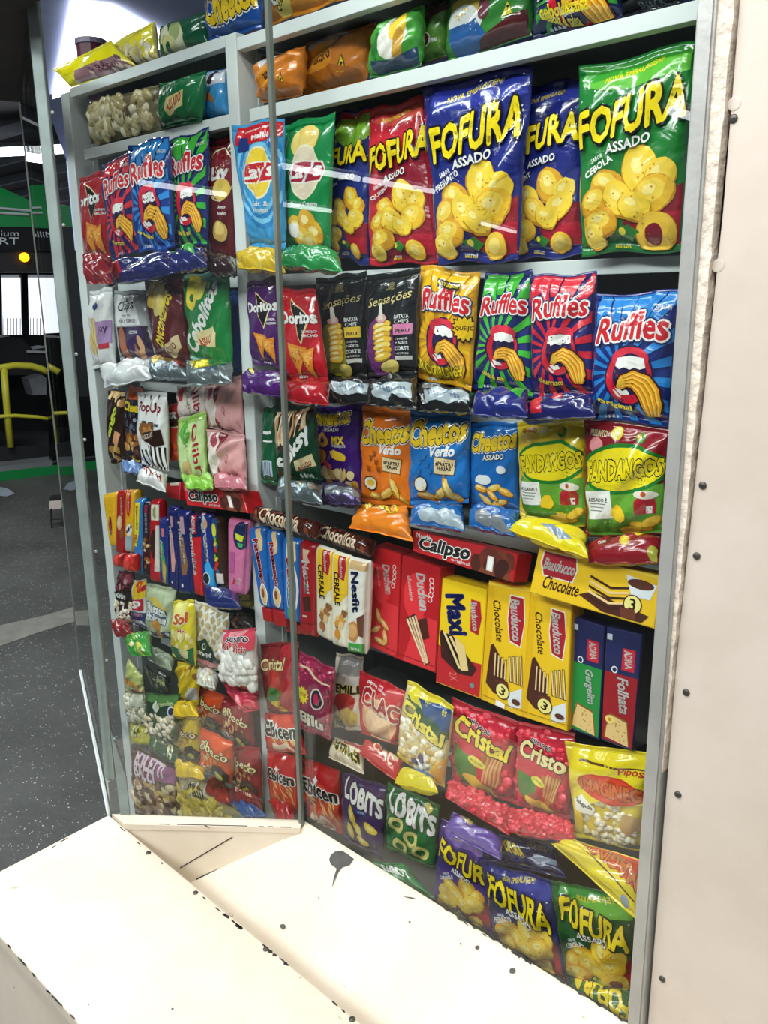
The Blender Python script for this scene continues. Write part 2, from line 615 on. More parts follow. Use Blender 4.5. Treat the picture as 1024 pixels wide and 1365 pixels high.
# chips along the rim and along the glass line
for (a_, b_) in (((212, 1098.5), (226, 1099)), ((236, 1099), (330, 1101.3)), ((273, 1100.5), (279, 1103)), ((345, 1102), (352, 1102.3)), ((358, 1102), (364, 1102.3)), ((374, 1102.5), (388, 1103))):
    q0, q1 = on_z(a_, ZL), on_z(b_, ZL)
    ex = UP * 0.0004
    child(MB().slab([q0 - nin * .0012, q1 - nin * .0012, q1 + nin * .0014, q0 + nin * .0014], ex), 'paint_chip', M['dark_chip'], sill)
sl_n = nrm(np.cross(Re - BL, CR - BL))
if sl_n[2] < 0: sl_n = -sl_n
on_s2 = lambda q: on_pl(q, BL + sl_n * 0.0006, sl_n)


def patch(pxs, par, name='stain', mtl='stain', th=0.0005):
    child(MB().slab([on_s2(p) for p in pxs], sl_n * th), name, M[mtl], par)


patch([(441, 1140), (447, 1135), (456, 1134), (463, 1138), (472, 1145), (466, 1153), (456, 1156), (451, 1162), (446, 1174), (443, 1183), (445, 1170), (449, 1158), (441, 1152), (439, 1146)], sill)
for px, r in (((377, 1235), 4), ((636, 1263), 3.2), ((683, 1294), 4.5), ((546, 1229), 1.4), ((614, 1258), 1.3), ((425, 1197), 1)):
    patch([(px[0] + r * math.cos(q * .785) * rng.uniform(.8, 1.2), px[1] + r * .8 * math.sin(q * .785) * rng.uniform(.8, 1.2)) for q in range(8)], sill)
patch([(537, 1195), (548, 1196), (558, 1199), (548, 1198)], sill)
for i in range(44):                                   # ragged chips where the sheet meets the glass
    t = rng.random() ** 0.8
    px = (590 + 250 * t, 1209 + 155 * t + rng.uniform(-1.5, 3))
    r = rng.uniform(2, 6.5)
    patch([(px[0] + r * math.cos(q * .785) * rng.uniform(.5, 1.3), px[1] + r * .62 * math.cos(q * .785) + r * .45 * math.sin(q * .785) * rng.uniform(.5, 1.3)) for q in range(8)], sill, 'paint_chip', 'dark_chip')

# ------------------------------------------------------------------ shelf unit
unit = empty('display_shelf', 'white metal display shelf unit packed with snack bags behind the glass', 'shelf', loc=(-1.2, 0.18, 0))
XL0, XL1 = -2.039, -2.004
XM0, XM1 = -1.412, -1.379
XR = -0.40


def upart(mb, name, material, **kw):
    return child(mb, name, material, unit, **kw)


for xa_, xb_ in ((XL0, XL1), (XM0, XM1)):
    upart(MB().box(xa_, xb_, 0.0, 0.055, 0.0, 2.2 if xa_ < -2 else 2.206), 'post', M['white_metal'], bevel=0.002)
    upr = upart(MB().box(xb_ - 0.004, xb_ + 0.002, 0.05, 0.10, 0.0, 2.18), 'perforated_upright', M['white_metal'])
    upart(MB().box(xb_ + 0.001, xb_ + 0.006, 0.06, 0.35, 0.0, 2.175), 'side_panel', M['grey_metal'])
    for i in range(26):
        z_ = 0.35 + i * 0.07
        child(MB().box(xb_ + 0.0021, xb_ + 0.0028, 0.064, 0.072, z_, z_ + 0.028), 'slot', M['dark_back'], upr)
upart(MB().box(XL0, XR + .2, 0.35, 0.36, 0.0, 2.172), 'back_panel', M['dark_back'])
SH = [(2.185, 2.206, 2.173, 2.195, 0.0), (2.043, 2.066, 2.043, 2.066, 0.0), (1.739, 1.762, 1.739, 1.762, 0.06),
      (1.49, 1.512, 1.49, 1.512, 0.1), (1.268, 1.288, 1.268, 1.288, 0.1), (0.975, 0.995, 0.975, 0.995, 0.1),
      (0.775, 0.795, 0.775, 0.795, 0.1), (0.33, 0.35, 0.33, 0.35, 0.1)]
for zl0, zl1, zr0, zr1, yo in SH:
    xl = -1.995 if zl0 > 2.1 else -1.958
    upart(MB().box(xl, XM0 - 0.001, yo + 0.0, yo + 0.02, zl0, zl1), 'shelf_edge', M['white_metal'], bevel=0.001)
    upart(MB().box(xl, XM0 - 0.001, yo + 0.02, 0.35, zl1 - 0.006, zl1), 'shelf_board', M['grey_metal'])
    xq = -1.376 if zl0 > 2.1 else -1.349
    upart(MB().box(xq, XR, yo + 0.0, yo + 0.02, zr0, zr1), 'shelf_edge', M['white_metal'], bevel=0.001)
    upart(MB().box(xq, XR, yo + 0.02, 0.35, zr1 - 0.006, zr1), 'shelf_board', M['grey_metal'])

# ------------------------------------------------------------------ inside of the stall above the shelves
M['lav'] = mat('pale_lavender_interior_paint', '#b9c2ee', 0.6, 0, 0.04, 3)
M['lamp'] = mat('lit_lamp_diffuser', '#ffffff', 0.5, 0, 0.0, 3, emit='#ffffff', estr=4.0)
# fascia over the protruding corner
MB().box(PA[0] - 0.02, PA[0] + 0.16, PA[1] - 0.06, PA[1] - 0.015, 2.19, 2.6).build('trim_9', mat('dark_roof_fascia', '#1c1a18', 0.6, 0, .2), kind='structure')
put('wall_back', [(-4.35, 1.3, 2.0), (0.2, 1.3, 2.0), (0.2, 1.3, 2.45), (-4.35, 1.3, 2.45)], [[0, 1, 2, 3]], M['lav'], kind='structure')
put('wall_back_lower', [(-4.2, 1.3, 0), (0.2, 1.3, 0), (0.2, 1.3, 2.0), (-4.2, 1.3, 2.0)], [[0, 1, 2, 3]], M['dark_back'], kind='structure')
put('ceiling', [(-4.35, 1.3, 2.45), (PD[0], PD[1], 2.45), (PA[0], PA[1], 2.45), (PB[0], PB[1], 2.45), (gw[0], gw[1], 2.45), (1.3, gw[1] - .05, 2.45), (1.3, 1.3, 2.45)], [[0, 1, 2, 3, 4, 5, 6]], M['lav'], kind='structure')

# ------------------------------------------------------------------ pack engine
CROP = dict(p=(0, 0, 1), c1=(60, 0, 3.413), c2=(300, 0, 3.012), c3=(560, 0, 2.56), c4=(100, 340, 3.938), c5=(310, 330, 3.103), c6=(600, 340, 3.2),
            d1=(130, 630, 4.267), d2=(130, 820, 3.531), d3=(330, 660, 3.531), d4=(560, 700, 3.012), d5=(340, 840, 3.657), d6=(560, 900, 2.969),
            e1=(140, 640, 6.2), e2=(225, 640, 6.205), e3=(150, 860, 5.936), e4=(240, 860, 5.808), e5=(130, 500, 8.53))


def quad(c, *a):
    x, y, s = CROP[c]
    return [(x + a[i] / s, y + a[i + 1] / s) for i in (0, 2, 4, 6)]


_tc = {}


def text_tris(s, res=2):
    k = (s, res)
    if k not in _tc:
        cu = bpy.data.curves.new('lettering', 'FONT')
        cu.body = s
        cu.resolution_u = res
        ob = bpy.data.objects.new('lettering', cu)
        me = bpy.data.meshes.new_from_object(ob)
        me.calc_loop_triangles()
        v = np.zeros(len(me.vertices) * 3)
        me.vertices.foreach_get('co', v)
        v = v.reshape(-1, 3)[:, :2]
        t = np.zeros(len(me.loop_triangles) * 3, dtype=np.int64)
        me.loop_triangles.foreach_get('vertices', t)
        _tc[k] = v[t.reshape(-1, 3)]
        bpy.data.objects.remove(ob)
        bpy.data.curves.remove(cu)
        bpy.data.meshes.remove(me)
    return _tc[k]


def fat(T, r):
    """thicken lettering: shifted copies"""
    if r < 0.018: return T
    n = 3 if r < 0.025 else (5 if r < .06 else 8)
    return np.concatenate([T] + [T + r * np.array([math.cos(6.2832 * (i + .5) / n), math.sin(6.2832 * (i + .5) / n)]) for i in range(n)])


def clip_poly(P, lo=0.0, hi=1.0):
    for ax in (0, 1):
        for lim, sg in ((lo, 1), (hi, -1)):
            out = []
            for i in range(len(P)):
                a, b = P[i - 1], P[i]
                ia, ib = (a[ax] - lim) * sg >= 0, (b[ax] - lim) * sg >= 0
                if ia != ib:
                    t = (lim - a[ax]) / (b[ax] - a[ax])
                    out.append((a[0] + (b[0] - a[0]) * t, a[1] + (b[1] - a[1]) * t))
                if ib:
                    out.append(b)
            P = out
            if not P:
                return P
    return P


from mathutils.geometry import tessellate_polygon
from mathutils import Vector


class Design:
    """flat print: layers of coloured 2-D triangles in (u right, v down) with sizes in bag widths"""
    def __init__(s, asp, lo=0.02):
        s.asp, s.lo, s.parts, s.is_text = asp, lo, [], []
        s.lumps = []
        s.rng = random.Random(int(asp * 1e4))

    def add(s, tris, col, clip=True, word=False):
        tris = np.asarray(tris, float)
        if len(tris) == 0: return s
        if clip:
            tris = tris[~((tris[:, :, 0].max(1) < s.lo) | (tris[:, :, 0].min(1) > 1 - s.lo) | (tris[:, :, 1].max(1) < s.lo) | (tris[:, :, 1].min(1) > 1 - s.lo))]
            tris = np.clip(tris, s.lo, 1 - s.lo)
        s.parts.append((tris, hx(col)))
        s.is_text.append(word)
        return s

    def poly(s, pts, col):
        P = clip_poly(list(pts), s.lo, 1 - s.lo)
        if len(P) < 3: return s
        t = tessellate_polygon([[Vector((a, b * s.asp, 0)) for a, b in P]])
        return s.add([[P[i] for i in f] for f in t], col)

    def rect(s, u0, v0, u1, v1, col):
        return s.poly([(u0, v0), (u1, v0), (u1, v1), (u0, v1)], col)

    def ell(s, cu, cv, ru, rv, col, rot=0, n=20, jag=0.0):
        c, sn = math.cos(math.radians(rot)), math.sin(math.radians(rot))
        P = []
        for i in range(n):
            q = 2 * math.pi * i / n
            k = 1 + (s.rng.uniform(-jag, jag) if jag else 0)
            x, y = ru * math.cos(q) * k, rv * math.sin(q) * k
            P.append((cu + x * c - y * sn, cv + (x * sn + y * c) / s.asp))
        return s.poly(P, col)

    def rel(s, cu, cv, pts, col, rot=0, k=1.0):        # polygon in bag widths about a centre
        c, sn = math.cos(math.radians(rot)), math.sin(math.radians(rot))
        return s.poly([(cu + (x * c - y * sn) * k, cv + (x * sn + y * c) * k / s.asp) for x, y in pts], col)

    def star(s, cu, cv, r, col, n=12, inner=0.7):
        return s.rel(cu, cv, [((r if i % 2 else r * inner) * math.cos(math.pi * i / n), (r if i % 2 else r * inner) * math.sin(math.pi * i / n)) for i in range(2 * n)], col)

    def burst(s, cu, cv, n, col, ph=0.0, frac=0.5, r0=0.0, bend=0.0):
        R = 2.2
        for i in range(n):
            a0 = 2 * math.pi * (i + ph) / n
            a1 = a0 + 2 * math.pi * frac / n
            P = [(r0 * math.cos(a0), r0 * math.sin(a0))] if r0 == 0 else [(r0 * math.cos(a0), r0 * math.sin(a0)), (r0 * math.cos(a1), r0 * math.sin(a1))][::-1]
            P += [(R * math.cos(a0), R * math.sin(a0)), (R * math.cos(a1), R * math.sin(a1))]
            s.poly([(cu + x, cv + y / s.asp) for x, y in P], col)
        return s

    def t(s, txt, cu, cv, w, h, col, rot=0, out=None, ow=0.05, wt=0.015, rise=0.0, arc=0.0, shear=0.0, grow=0.0, out2=None, ow2=0.1):
        res = 1 if h < .045 else 2
        base = text_tris(txt, res)
        if len(base) == 0: return s
        mn, mx = base.reshape(-1, 2).min(0), base.reshape(-1, 2).max(0)
        c, sn = math.cos(math.radians(rot)), math.sin(math.radians(rot))
        todo = []
        if out2: todo.append((ow2, out2))
        if out: todo.append((ow, out))
        todo.append((wt, col))
        for off, cl in todo:
            T = fat(base, off)
            x = (T[:, :, 0] - (mn[0] + mx[0]) / 2) / max(1e-6, mx[0] - mn[0])
            y = -(T[:, :, 1] - (mn[1] + mx[1]) / 2) / max(1e-6, mx[1] - mn[1])
            y2 = y * h * (1 + grow * x) + rise * x * w + arc * (4 * x * x - 0.33) * w
            x2 = x * w - shear * y * h
            s.add(np.stack([cu + x2 * c - y2 * sn, cv + (x2 * sn + y2 * c) / s.asp], -1), cl, word=True)
        return s

    def blobs(s, u0, v0, u1, v1, n, r, cols, seed=1, el=0.7, jag=0.12):
        g = random.Random(seed)
        for i in range(n):
            s.ell(g.uniform(u0, u1), g.uniform(v0, v1), r * g.uniform(.7, 1.2), r * el * g.uniform(.7, 1.2), g.choice(cols), g.uniform(0, 180), 11, jag)
        return s

    def lump(s, name, u0, v0, u1, v1, n, r, cols, seed=1, flat=0.6, long=1.0, ell=False):
        s.lumps.append((name, u0, v0, u1, v1, n, r, [hx(c) for c in cols], seed, flat, long, ell))
        return s


def slice_axis(T, L, ax, c):
    """split triangles (n,3,2) with layer ids L along coordinate ax = c"""
    d = T[:, :, ax] - c
    hit = (d.max(1) > 1e-6) & (d.min(1) < -1e-6)
    if not hit.any(): return T, L
    H, LH, d = T[hit], L[hit], d[hit]
    sg = np.where(d > 1e-6, 1, np.where(d < -1e-6, -1, 0))
    oT, oL = [T[~hit]], [L[~hit]]
    z = (sg == 0).any(1)
    for flag in (True, False):
        q = z if flag else ~z
        if not q.any(): continue
        t, l, g, e = H[q], LH[q], sg[q], d[q]
        if flag:
            k = np.argmax(g == 0, 1)
        else:
            k = np.argmax(g == -np.sign(g.sum(1))[:, None], 1)
        ix = (k[:, None] + np.arange(3)) % 3
        r = np.arange(len(t))[:, None]
        t, e = t[r, ix], e[r, ix]
        A, B, C = t[:, 0], t[:, 1], t[:, 2]
        if flag:
            w = (e[:, 1] / (e[:, 1] - e[:, 2]))[:, None]
            m = B + (C - B) * w
            m[:, ax] = c
            oT += [np.stack([A, B, m], 1), np.stack([A, m, C], 1)]
            oL += [l, l]
        else:
            m1 = A + (B - A) * (e[:, 0] / (e[:, 0] - e[:, 1]))[:, None]
            m2 = A + (C - A) * (e[:, 0] / (e[:, 0] - e[:, 2]))[:, None]
            m1[:, ax] = c
            m2[:, ax] = c
            oT += [np.stack([A, m1, m2], 1), np.stack([m1, B, C], 1), np.stack([m1, C, m2], 1)]
            oL += [l, l, l]
    return np.concatenate(oT), np.concatenate(oL)


def slice_grid(T, L, ax, lines):
    lo_ = np.searchsorted(lines, T[:, :, ax].min(1) + 2e-6, 'right')
    hi_ = np.searchsorted(lines, T[:, :, ax].max(1) - 2e-6, 'left')
    done = hi_ <= lo_
    W, LW = T[~done], L[~done]
    for c in lines[1:-1]:
        if len(W) == 0: break
        W, LW = slice_axis(W, LW, ax, c)
    return np.concatenate([T[done], W]), np.concatenate([L[done], LW])


class Surf:
    def __init__(s, q3, kind, T, seed, seal, pinch, wrk):
        s.q = [np.array(p) for p in q3]         # TL TR BR BL
        s.kind, s.T, s.seal, s.pinch = kind, T, seal, pinch
        TL, TR, BR, BL = s.q
        s.W = 0.5 * (np.linalg.norm(TR - TL) + np.linalg.norm(BR - BL))
        s.H = 0.5 * (np.linalg.norm(BL - TL) + np.linalg.norm(BR - TR))
        s.asp = s.H / s.W
        s.N = nrm(np.cross((BL + BR) - (TL + TR), (TR + BR) - (TL + BL)))
        g = random.Random(seed)
        m_ = min(s.W, s.H)
        s.waves = [(g.uniform(.8, 3.2), g.uniform(.8, 3.2), g.uniform(0, 6.3), m_ * wrk * g.uniform(.005, .014)) for _ in range(5)]
        s.ridges = []
        if kind == 'bag':
            for i in range(14):
                top_ = i % 2
                s.ridges.append((g.random(), top_, g.uniform(-.5, .5), g.uniform(.03, .07), m_ * wrk * g.uniform(.012, .034) * g.choice((1, -1)), g.uniform(.15, .42)))
        s.tilt = g.uniform(-1, 1)
        s.edge = [(g.uniform(1, 4), g.uniform(0, 6.3)) for _ in range(4)]

    def bulge(s, u, v):
        au, av = np.abs(2 * u - 1), np.abs(2 * v - 1)
        if s.kind == 'roll':
            return s.T * np.sqrt(np.clip(1 - av ** 2.2, 0, 1)) * np.clip(1 - au ** 14, 0, 1) ** .5
        if s.kind == 'slab':
            return s.T * np.clip(1 - au ** 8, 0, 1) ** .45 * np.clip(1 - av ** 16, 0, 1) ** .45
        bu = np.clip(1 - au ** 3.6, 0, 1) ** .5
        vv = np.clip((v - s.seal) / (1 - 2 * s.seal), 0, 1)
        bv = np.clip(1 - np.abs(2 * vv - 1) ** 3.2, 0, 1) ** .6
        b = s.T * bu * bv
        k = np.clip(bu * 1.3, 0, 1) * (0.25 + .75 * np.clip(bv * 1.6, 0, 1))
        for fu, fv, ph, am in s.waves:
            b = b + am * k * np.sin(6.283 * (fu * u + fv * v) + ph)
        for u0, tp, sl, wd, am, ln in s.ridges:
            dv = v if tp else 1 - v
            x = (u - u0 - sl * dv) / wd
            b = b + am * np.exp(-x * x) * np.exp(-(dv / ln) ** 2) * np.clip(bu * 1.4, 0, 1) * np.clip(dv / (s.seal + .02), .35, 1)
        return b

    def base(s, u, v):
        TL, TR, BR, BL = s.q
        uu = u
        if s.kind == 'bag':
            w = 1 - s.pinch * np.sin(np.pi * np.clip(v, 0, 1)) ** .8
            uu = .5 + (u - .5) * w
            uu = uu + .008 * np.sin(s.edge[0][0] * 6.28 * v + s.edge[0][1]) * (2 * u - 1)
        vv = v
        if s.kind == 'bag':
            vv = v + .012 * np.sin(s.edge[1][0] * 3.14 * u + s.edge[1][1]) * (2 * v - 1)
        uu, vv = uu[..., None], vv[..., None]
        return (TL * (1 - uu) * (1 - vv) + TR * uu * (1 - vv) + BR * uu * vv + BL * (1 - uu) * vv)

    def pos(s, u, v, off=0.0):
        b = s.bulge(u, v) + off
        return s.base(u, v) + s.N * b[..., None]

    def back(s, u, v):
        au, av = np.abs(2 * u - 1), np.abs(2 * v - 1)
        b = s.bulge(u, v)
        sh = np.clip(1 - np.maximum(au, av) ** 6, 0, 1) ** .6
        if s.kind != 'bag':
            return s.base(u, v) - s.N * b[..., None]
        return s.base(u, v) - s.N * np.minimum(s.T * .8 * sh, np.abs(b) + .0002)[..., None] * np.where(sh > 0, 1, 0)[..., None] - s.N * 0.0002


def mesh_col(name, verts, faces, cols, material, smooth=True):
    me = bpy.data.meshes.new(name)
    verts = np.asarray(verts, np.float32)
    if isinstance(faces, np.ndarray):
        nf, k = faces.shape
        me.vertices.add(len(verts))
        me.vertices.foreach_set('co', verts.ravel())
        me.loops.add(nf * k)
        me.loops.foreach_set('vertex_index', faces.astype(np.int32).ravel())
        me.polygons.add(nf)
        me.polygons.foreach_set('loop_start', np.arange(0, nf * k, k, dtype=np.int32))
        me.polygons.foreach_set('loop_total', np.full(nf, k, dtype=np.int32))
    else:
        me.from_pydata(verts.tolist(), [], faces)
    me.polygons.foreach_set('use_smooth', np.full(len(me.polygons), smooth))
    a = me.attributes.new('Col', 'FLOAT_COLOR', 'POINT')
    c = np.ones((len(verts), 4), np.float32)
    c[:, :3] = cols
    a.data.foreach_set('color', c.ravel())
    me.materials.append(material)
    me.update(calc_edges=True)
    me.validate()
    return me


ICO_V, ICO_F = None, None


def ico():
    global ICO_V, ICO_F
    if ICO_V is None:
        import bmesh
        bm = bmesh.new()
        bmesh.ops.create_icosphere(bm, subdivisions=2, radius=1)
        ICO_V = np.array([v.co[:] for v in bm.verts])
        ICO_F = np.array([[v.index for v in f.verts] for f in bm.faces])
        bm.free()
    return ICO_V, ICO_F


def attach(me, name, root, **kw):
    o = bpy.data.objects.new(name, me)
    COL.objects.link(o)
    o.parent = root
    o.matrix_parent_inverse = Matrix.Translation(-root.location)
    return tag(o, **kw)


NP = [0]
# depth (m) by which each pack stands further out (-) or further in (+) so that neighbours press together without passing through
DOFF = {
    'white and tan lattice biscuit bag with dark green crest': -0.0135,
    'red chocolate biscuit carton lying on edge in the narrow bay': -0.0185,
    'small red and brown crispbread pack beside the white popcorn bag': 0.0015,
    'small cream and red biscuit pack below the crispbread pack': -0.005,
    'lime green rice cake bag with turned red script': -0.0025,
    'dark red round pack end under the almond biscuit pack': -0.0175,
    'bright red round pack end under the football biscuit pack': -0.025,
    'navy biscuit pack lying at the foot of the row': -0.0025,
    'chocolate biscuit roll pack lying next to the middle post': -0.005,
    'chocolate biscuit roll pack lying beside the red wafer cartons': 0.0015,
    'red end strip pack under the first blue biscuit pack': 0.0025,
    'red end strip pack under the second blue biscuit pack': 0.0015,
    'red end strip pack under the white oval biscuit pack': 0.0235,
    'white breadstick bag with a lilac label by the end post': -0.012,
    'dark green snack bag with small red tag in the narrow bay': -0.024,
    'small pale blue snack bag against the middle post under the top board': 0.006,
    'crinkled orange snack bag next to the middle post under the top board': -0.0075,
    'wider crinkled orange snack bag beside the green ones under the top board': 0.003,
    'green and white snack bag with a purple round mark beside the orange bags': -0.04,
    'brown and green snack bag with a purple round mark between two green ones': -0.004,
    'green snack bag with a yellow warning triangle beside the dark bags under the top board': -0.005,
    'green striped ridged chip bag cut by the top of the wide bay': -0.01,
    'dark navy snack bag at the right end under the top board': 0.003,
    'red triangle-chip bag at the left end of the narrow bay third tier': -0.0145,
    'red and navy striped mouth chip bag next to the red triangle-chip bag': -0.01,
    'blue striped mouth chip bag between the red and green ones in the narrow bay': -0.0185,
    'green striped mouth chip bag beside the maroon bag in the narrow bay': -0.005,
    'maroon potato chip bag partly behind the middle post': 0.0015,
    'folded red chip bag lying under the red triangle-chip bag': -0.0525,
    'navy chip bag with red stripes lying across the narrow bay': -0.008,
    'navy chip bag with green stripes lying beside the maroon bag': -0.03,
    'dark maroon chip bag end lying at the middle post': 0.0005,
    'light blue salt and vinegar chip bag beside the middle post': -0.005,
    'green sour cream chip bag beside the light blue one': 0.0015,
    'white pita chip bag lying folded by the end post': 0.0045,
    'silver and maroon snack bag lying under the maroon corn bag': -0.008,
    'silver, green and yellow snack bag lying under the green onion bag': -0.0125,
    'purple triangle-chip bag by the middle post': -0.0225,
    'bright red triangle-chip bag beside the purple one': -0.011,
    'black potato chip bag with a yellow panel beside the red bag': -0.004,
    'black potato chip bag with a pink panel and purple glow': -0.015,
    'yellow cheese chip bag with open mouth and jagged speech star': -0.004,
    'purple chip bag lying folded at the middle post': -0.001,
    'crinkled red chip bag lying under the bright red triangle-chip bag': -0.02,
    'black chip bag with silver strip lying under the yellow panel bag': 0.003,
    'black chip bag with silver strip lying under the pink panel bag': -0.015,
    'black chip bag with long silver strip lying under the yellow cheese bag': 0.003,
    'navy chip bag with green stripes lying in the wide bay': -0.0325,
    'navy chip bag with red stripes lying in the wide bay': -0.0095,
    'blue printed snack bag lying under the dark puff bag': 0.0075,
    'lime green bag end lying above the red carton': -0.01,
    'green bag side with a barcode next to the middle post in the fifth tier': -0.021,
    'dark green pretzel stick bag with white slanting lettering': -0.0125,
    'maroon topped corn snack bag with green oval at the right end of the fifth tier': 0.0015,
    'dark red corn snack bag with yellow spots lying at the right end': -0.0025,
    'small snack bag with yellow top and red and blue lettering': -0.0075,
    'small shiny dark red bag at the end post': 0.012,
    'small green and yellow candy bag beside the shiny red one': -0.0375,
    'yellow snack bag with orange lettering and green foot': -0.035,
    'dark clear bag with brown sweets beside the middle post': 0.009,
    'dark green peanut bag lying under the white peanut bag': -0.032,
    'flat yellow noodle pack fold with small dark print': -0.045,
    'white and tan lattice bag fold above the orange noodle pack': -0.005,
    'red noodle pack end lying under the orange noodle packs': -0.003,
    'maroon noodle pack lying at the foot of the middle post': -0.02,
    'dark blue bag end at the foot of the middle post': -0.0475,
    'crumpled yellow pack end above the clear noodle bag': -0.0675,
    'red and peach cookie bag lying under the standing one': 0.0015,
    'yellow and blue popcorn bag end lying under the salted popcorn': -0.0025,
    'red shrimp snack bag by the middle post, upper of two': -0.02,
    'red shrimp snack bag by the middle post, lower of two': -0.004,
    'purple puff snack bag beside the green ring snack bag': 0.003,
    'lilac puff snack bag lying folded over the purple one': -0.03,
    'dark navy puff snack bag lying folded between purple and green bags': -0.001,
    'green puff snack bag in the bottom tier at the right frame': 0.0015,
    'green puff snack bag lying upside down at the very bottom': -0.0025,
    'plain pink cookie bag with a white side strip, upper of two': 0.0015,
    'clear bag of white meringues with pink top and foot': -0.0125,
    'yellow instant noodle pack with pale script and dark hat': -0.0165,
    'orange instant noodle pack with pale script, upper of two': 0.0165,
    'maroon instant noodle pack with pale script, upper of two': 0.0075,
    'orange instant noodle pack with pale script, lower of two': -0.052,
    'maroon instant noodle pack with pale script, lower of two': -0.0115,
    'clear pasta bag with long yellow header lying on top of the unit': -0.0075,
    'clear pasta bag with upright yellow corner on top of the unit': 0.003,
    'clear bag of curly yellow noodles at the bottom of the narrow bay': 0.003,
    'green topped clear bag of round white peanuts': -0.0415,
    'white popcorn bag with red script lying upside down': -0.0225,
    'small maroon topped bag of white popcorn by the end post': -0.0145,
    'clear bag of white popcorn with a plain label by the end post': -0.0025,
    'brown and red popcorn bag with cream lettering by the middle post': -0.02,
    'magenta sweet popcorn bag with a yellow starburst': -0.0175,
    'yellow and blue clear bag of salted popcorn': -0.0125,
    'bright red popcorn bag with yellow script beside the salted popcorn': 0.0045,
    'bright red popcorn bag lying flat, next to the salted popcorn': 0.003,
    'bright red popcorn bag lying flat, next to the yellow peanut bag': -0.0045,
    'big yellow bag with a red oval lying upside down': -0.035,
    'yellow footed clear snack bag by the end post': 0.0015,
    'knotted yellow sweet bag above the yellow noodle pack': -0.01,
    'yellow chocolate wafer carton lying flat over the navy cracker packs': 0.0015,
}


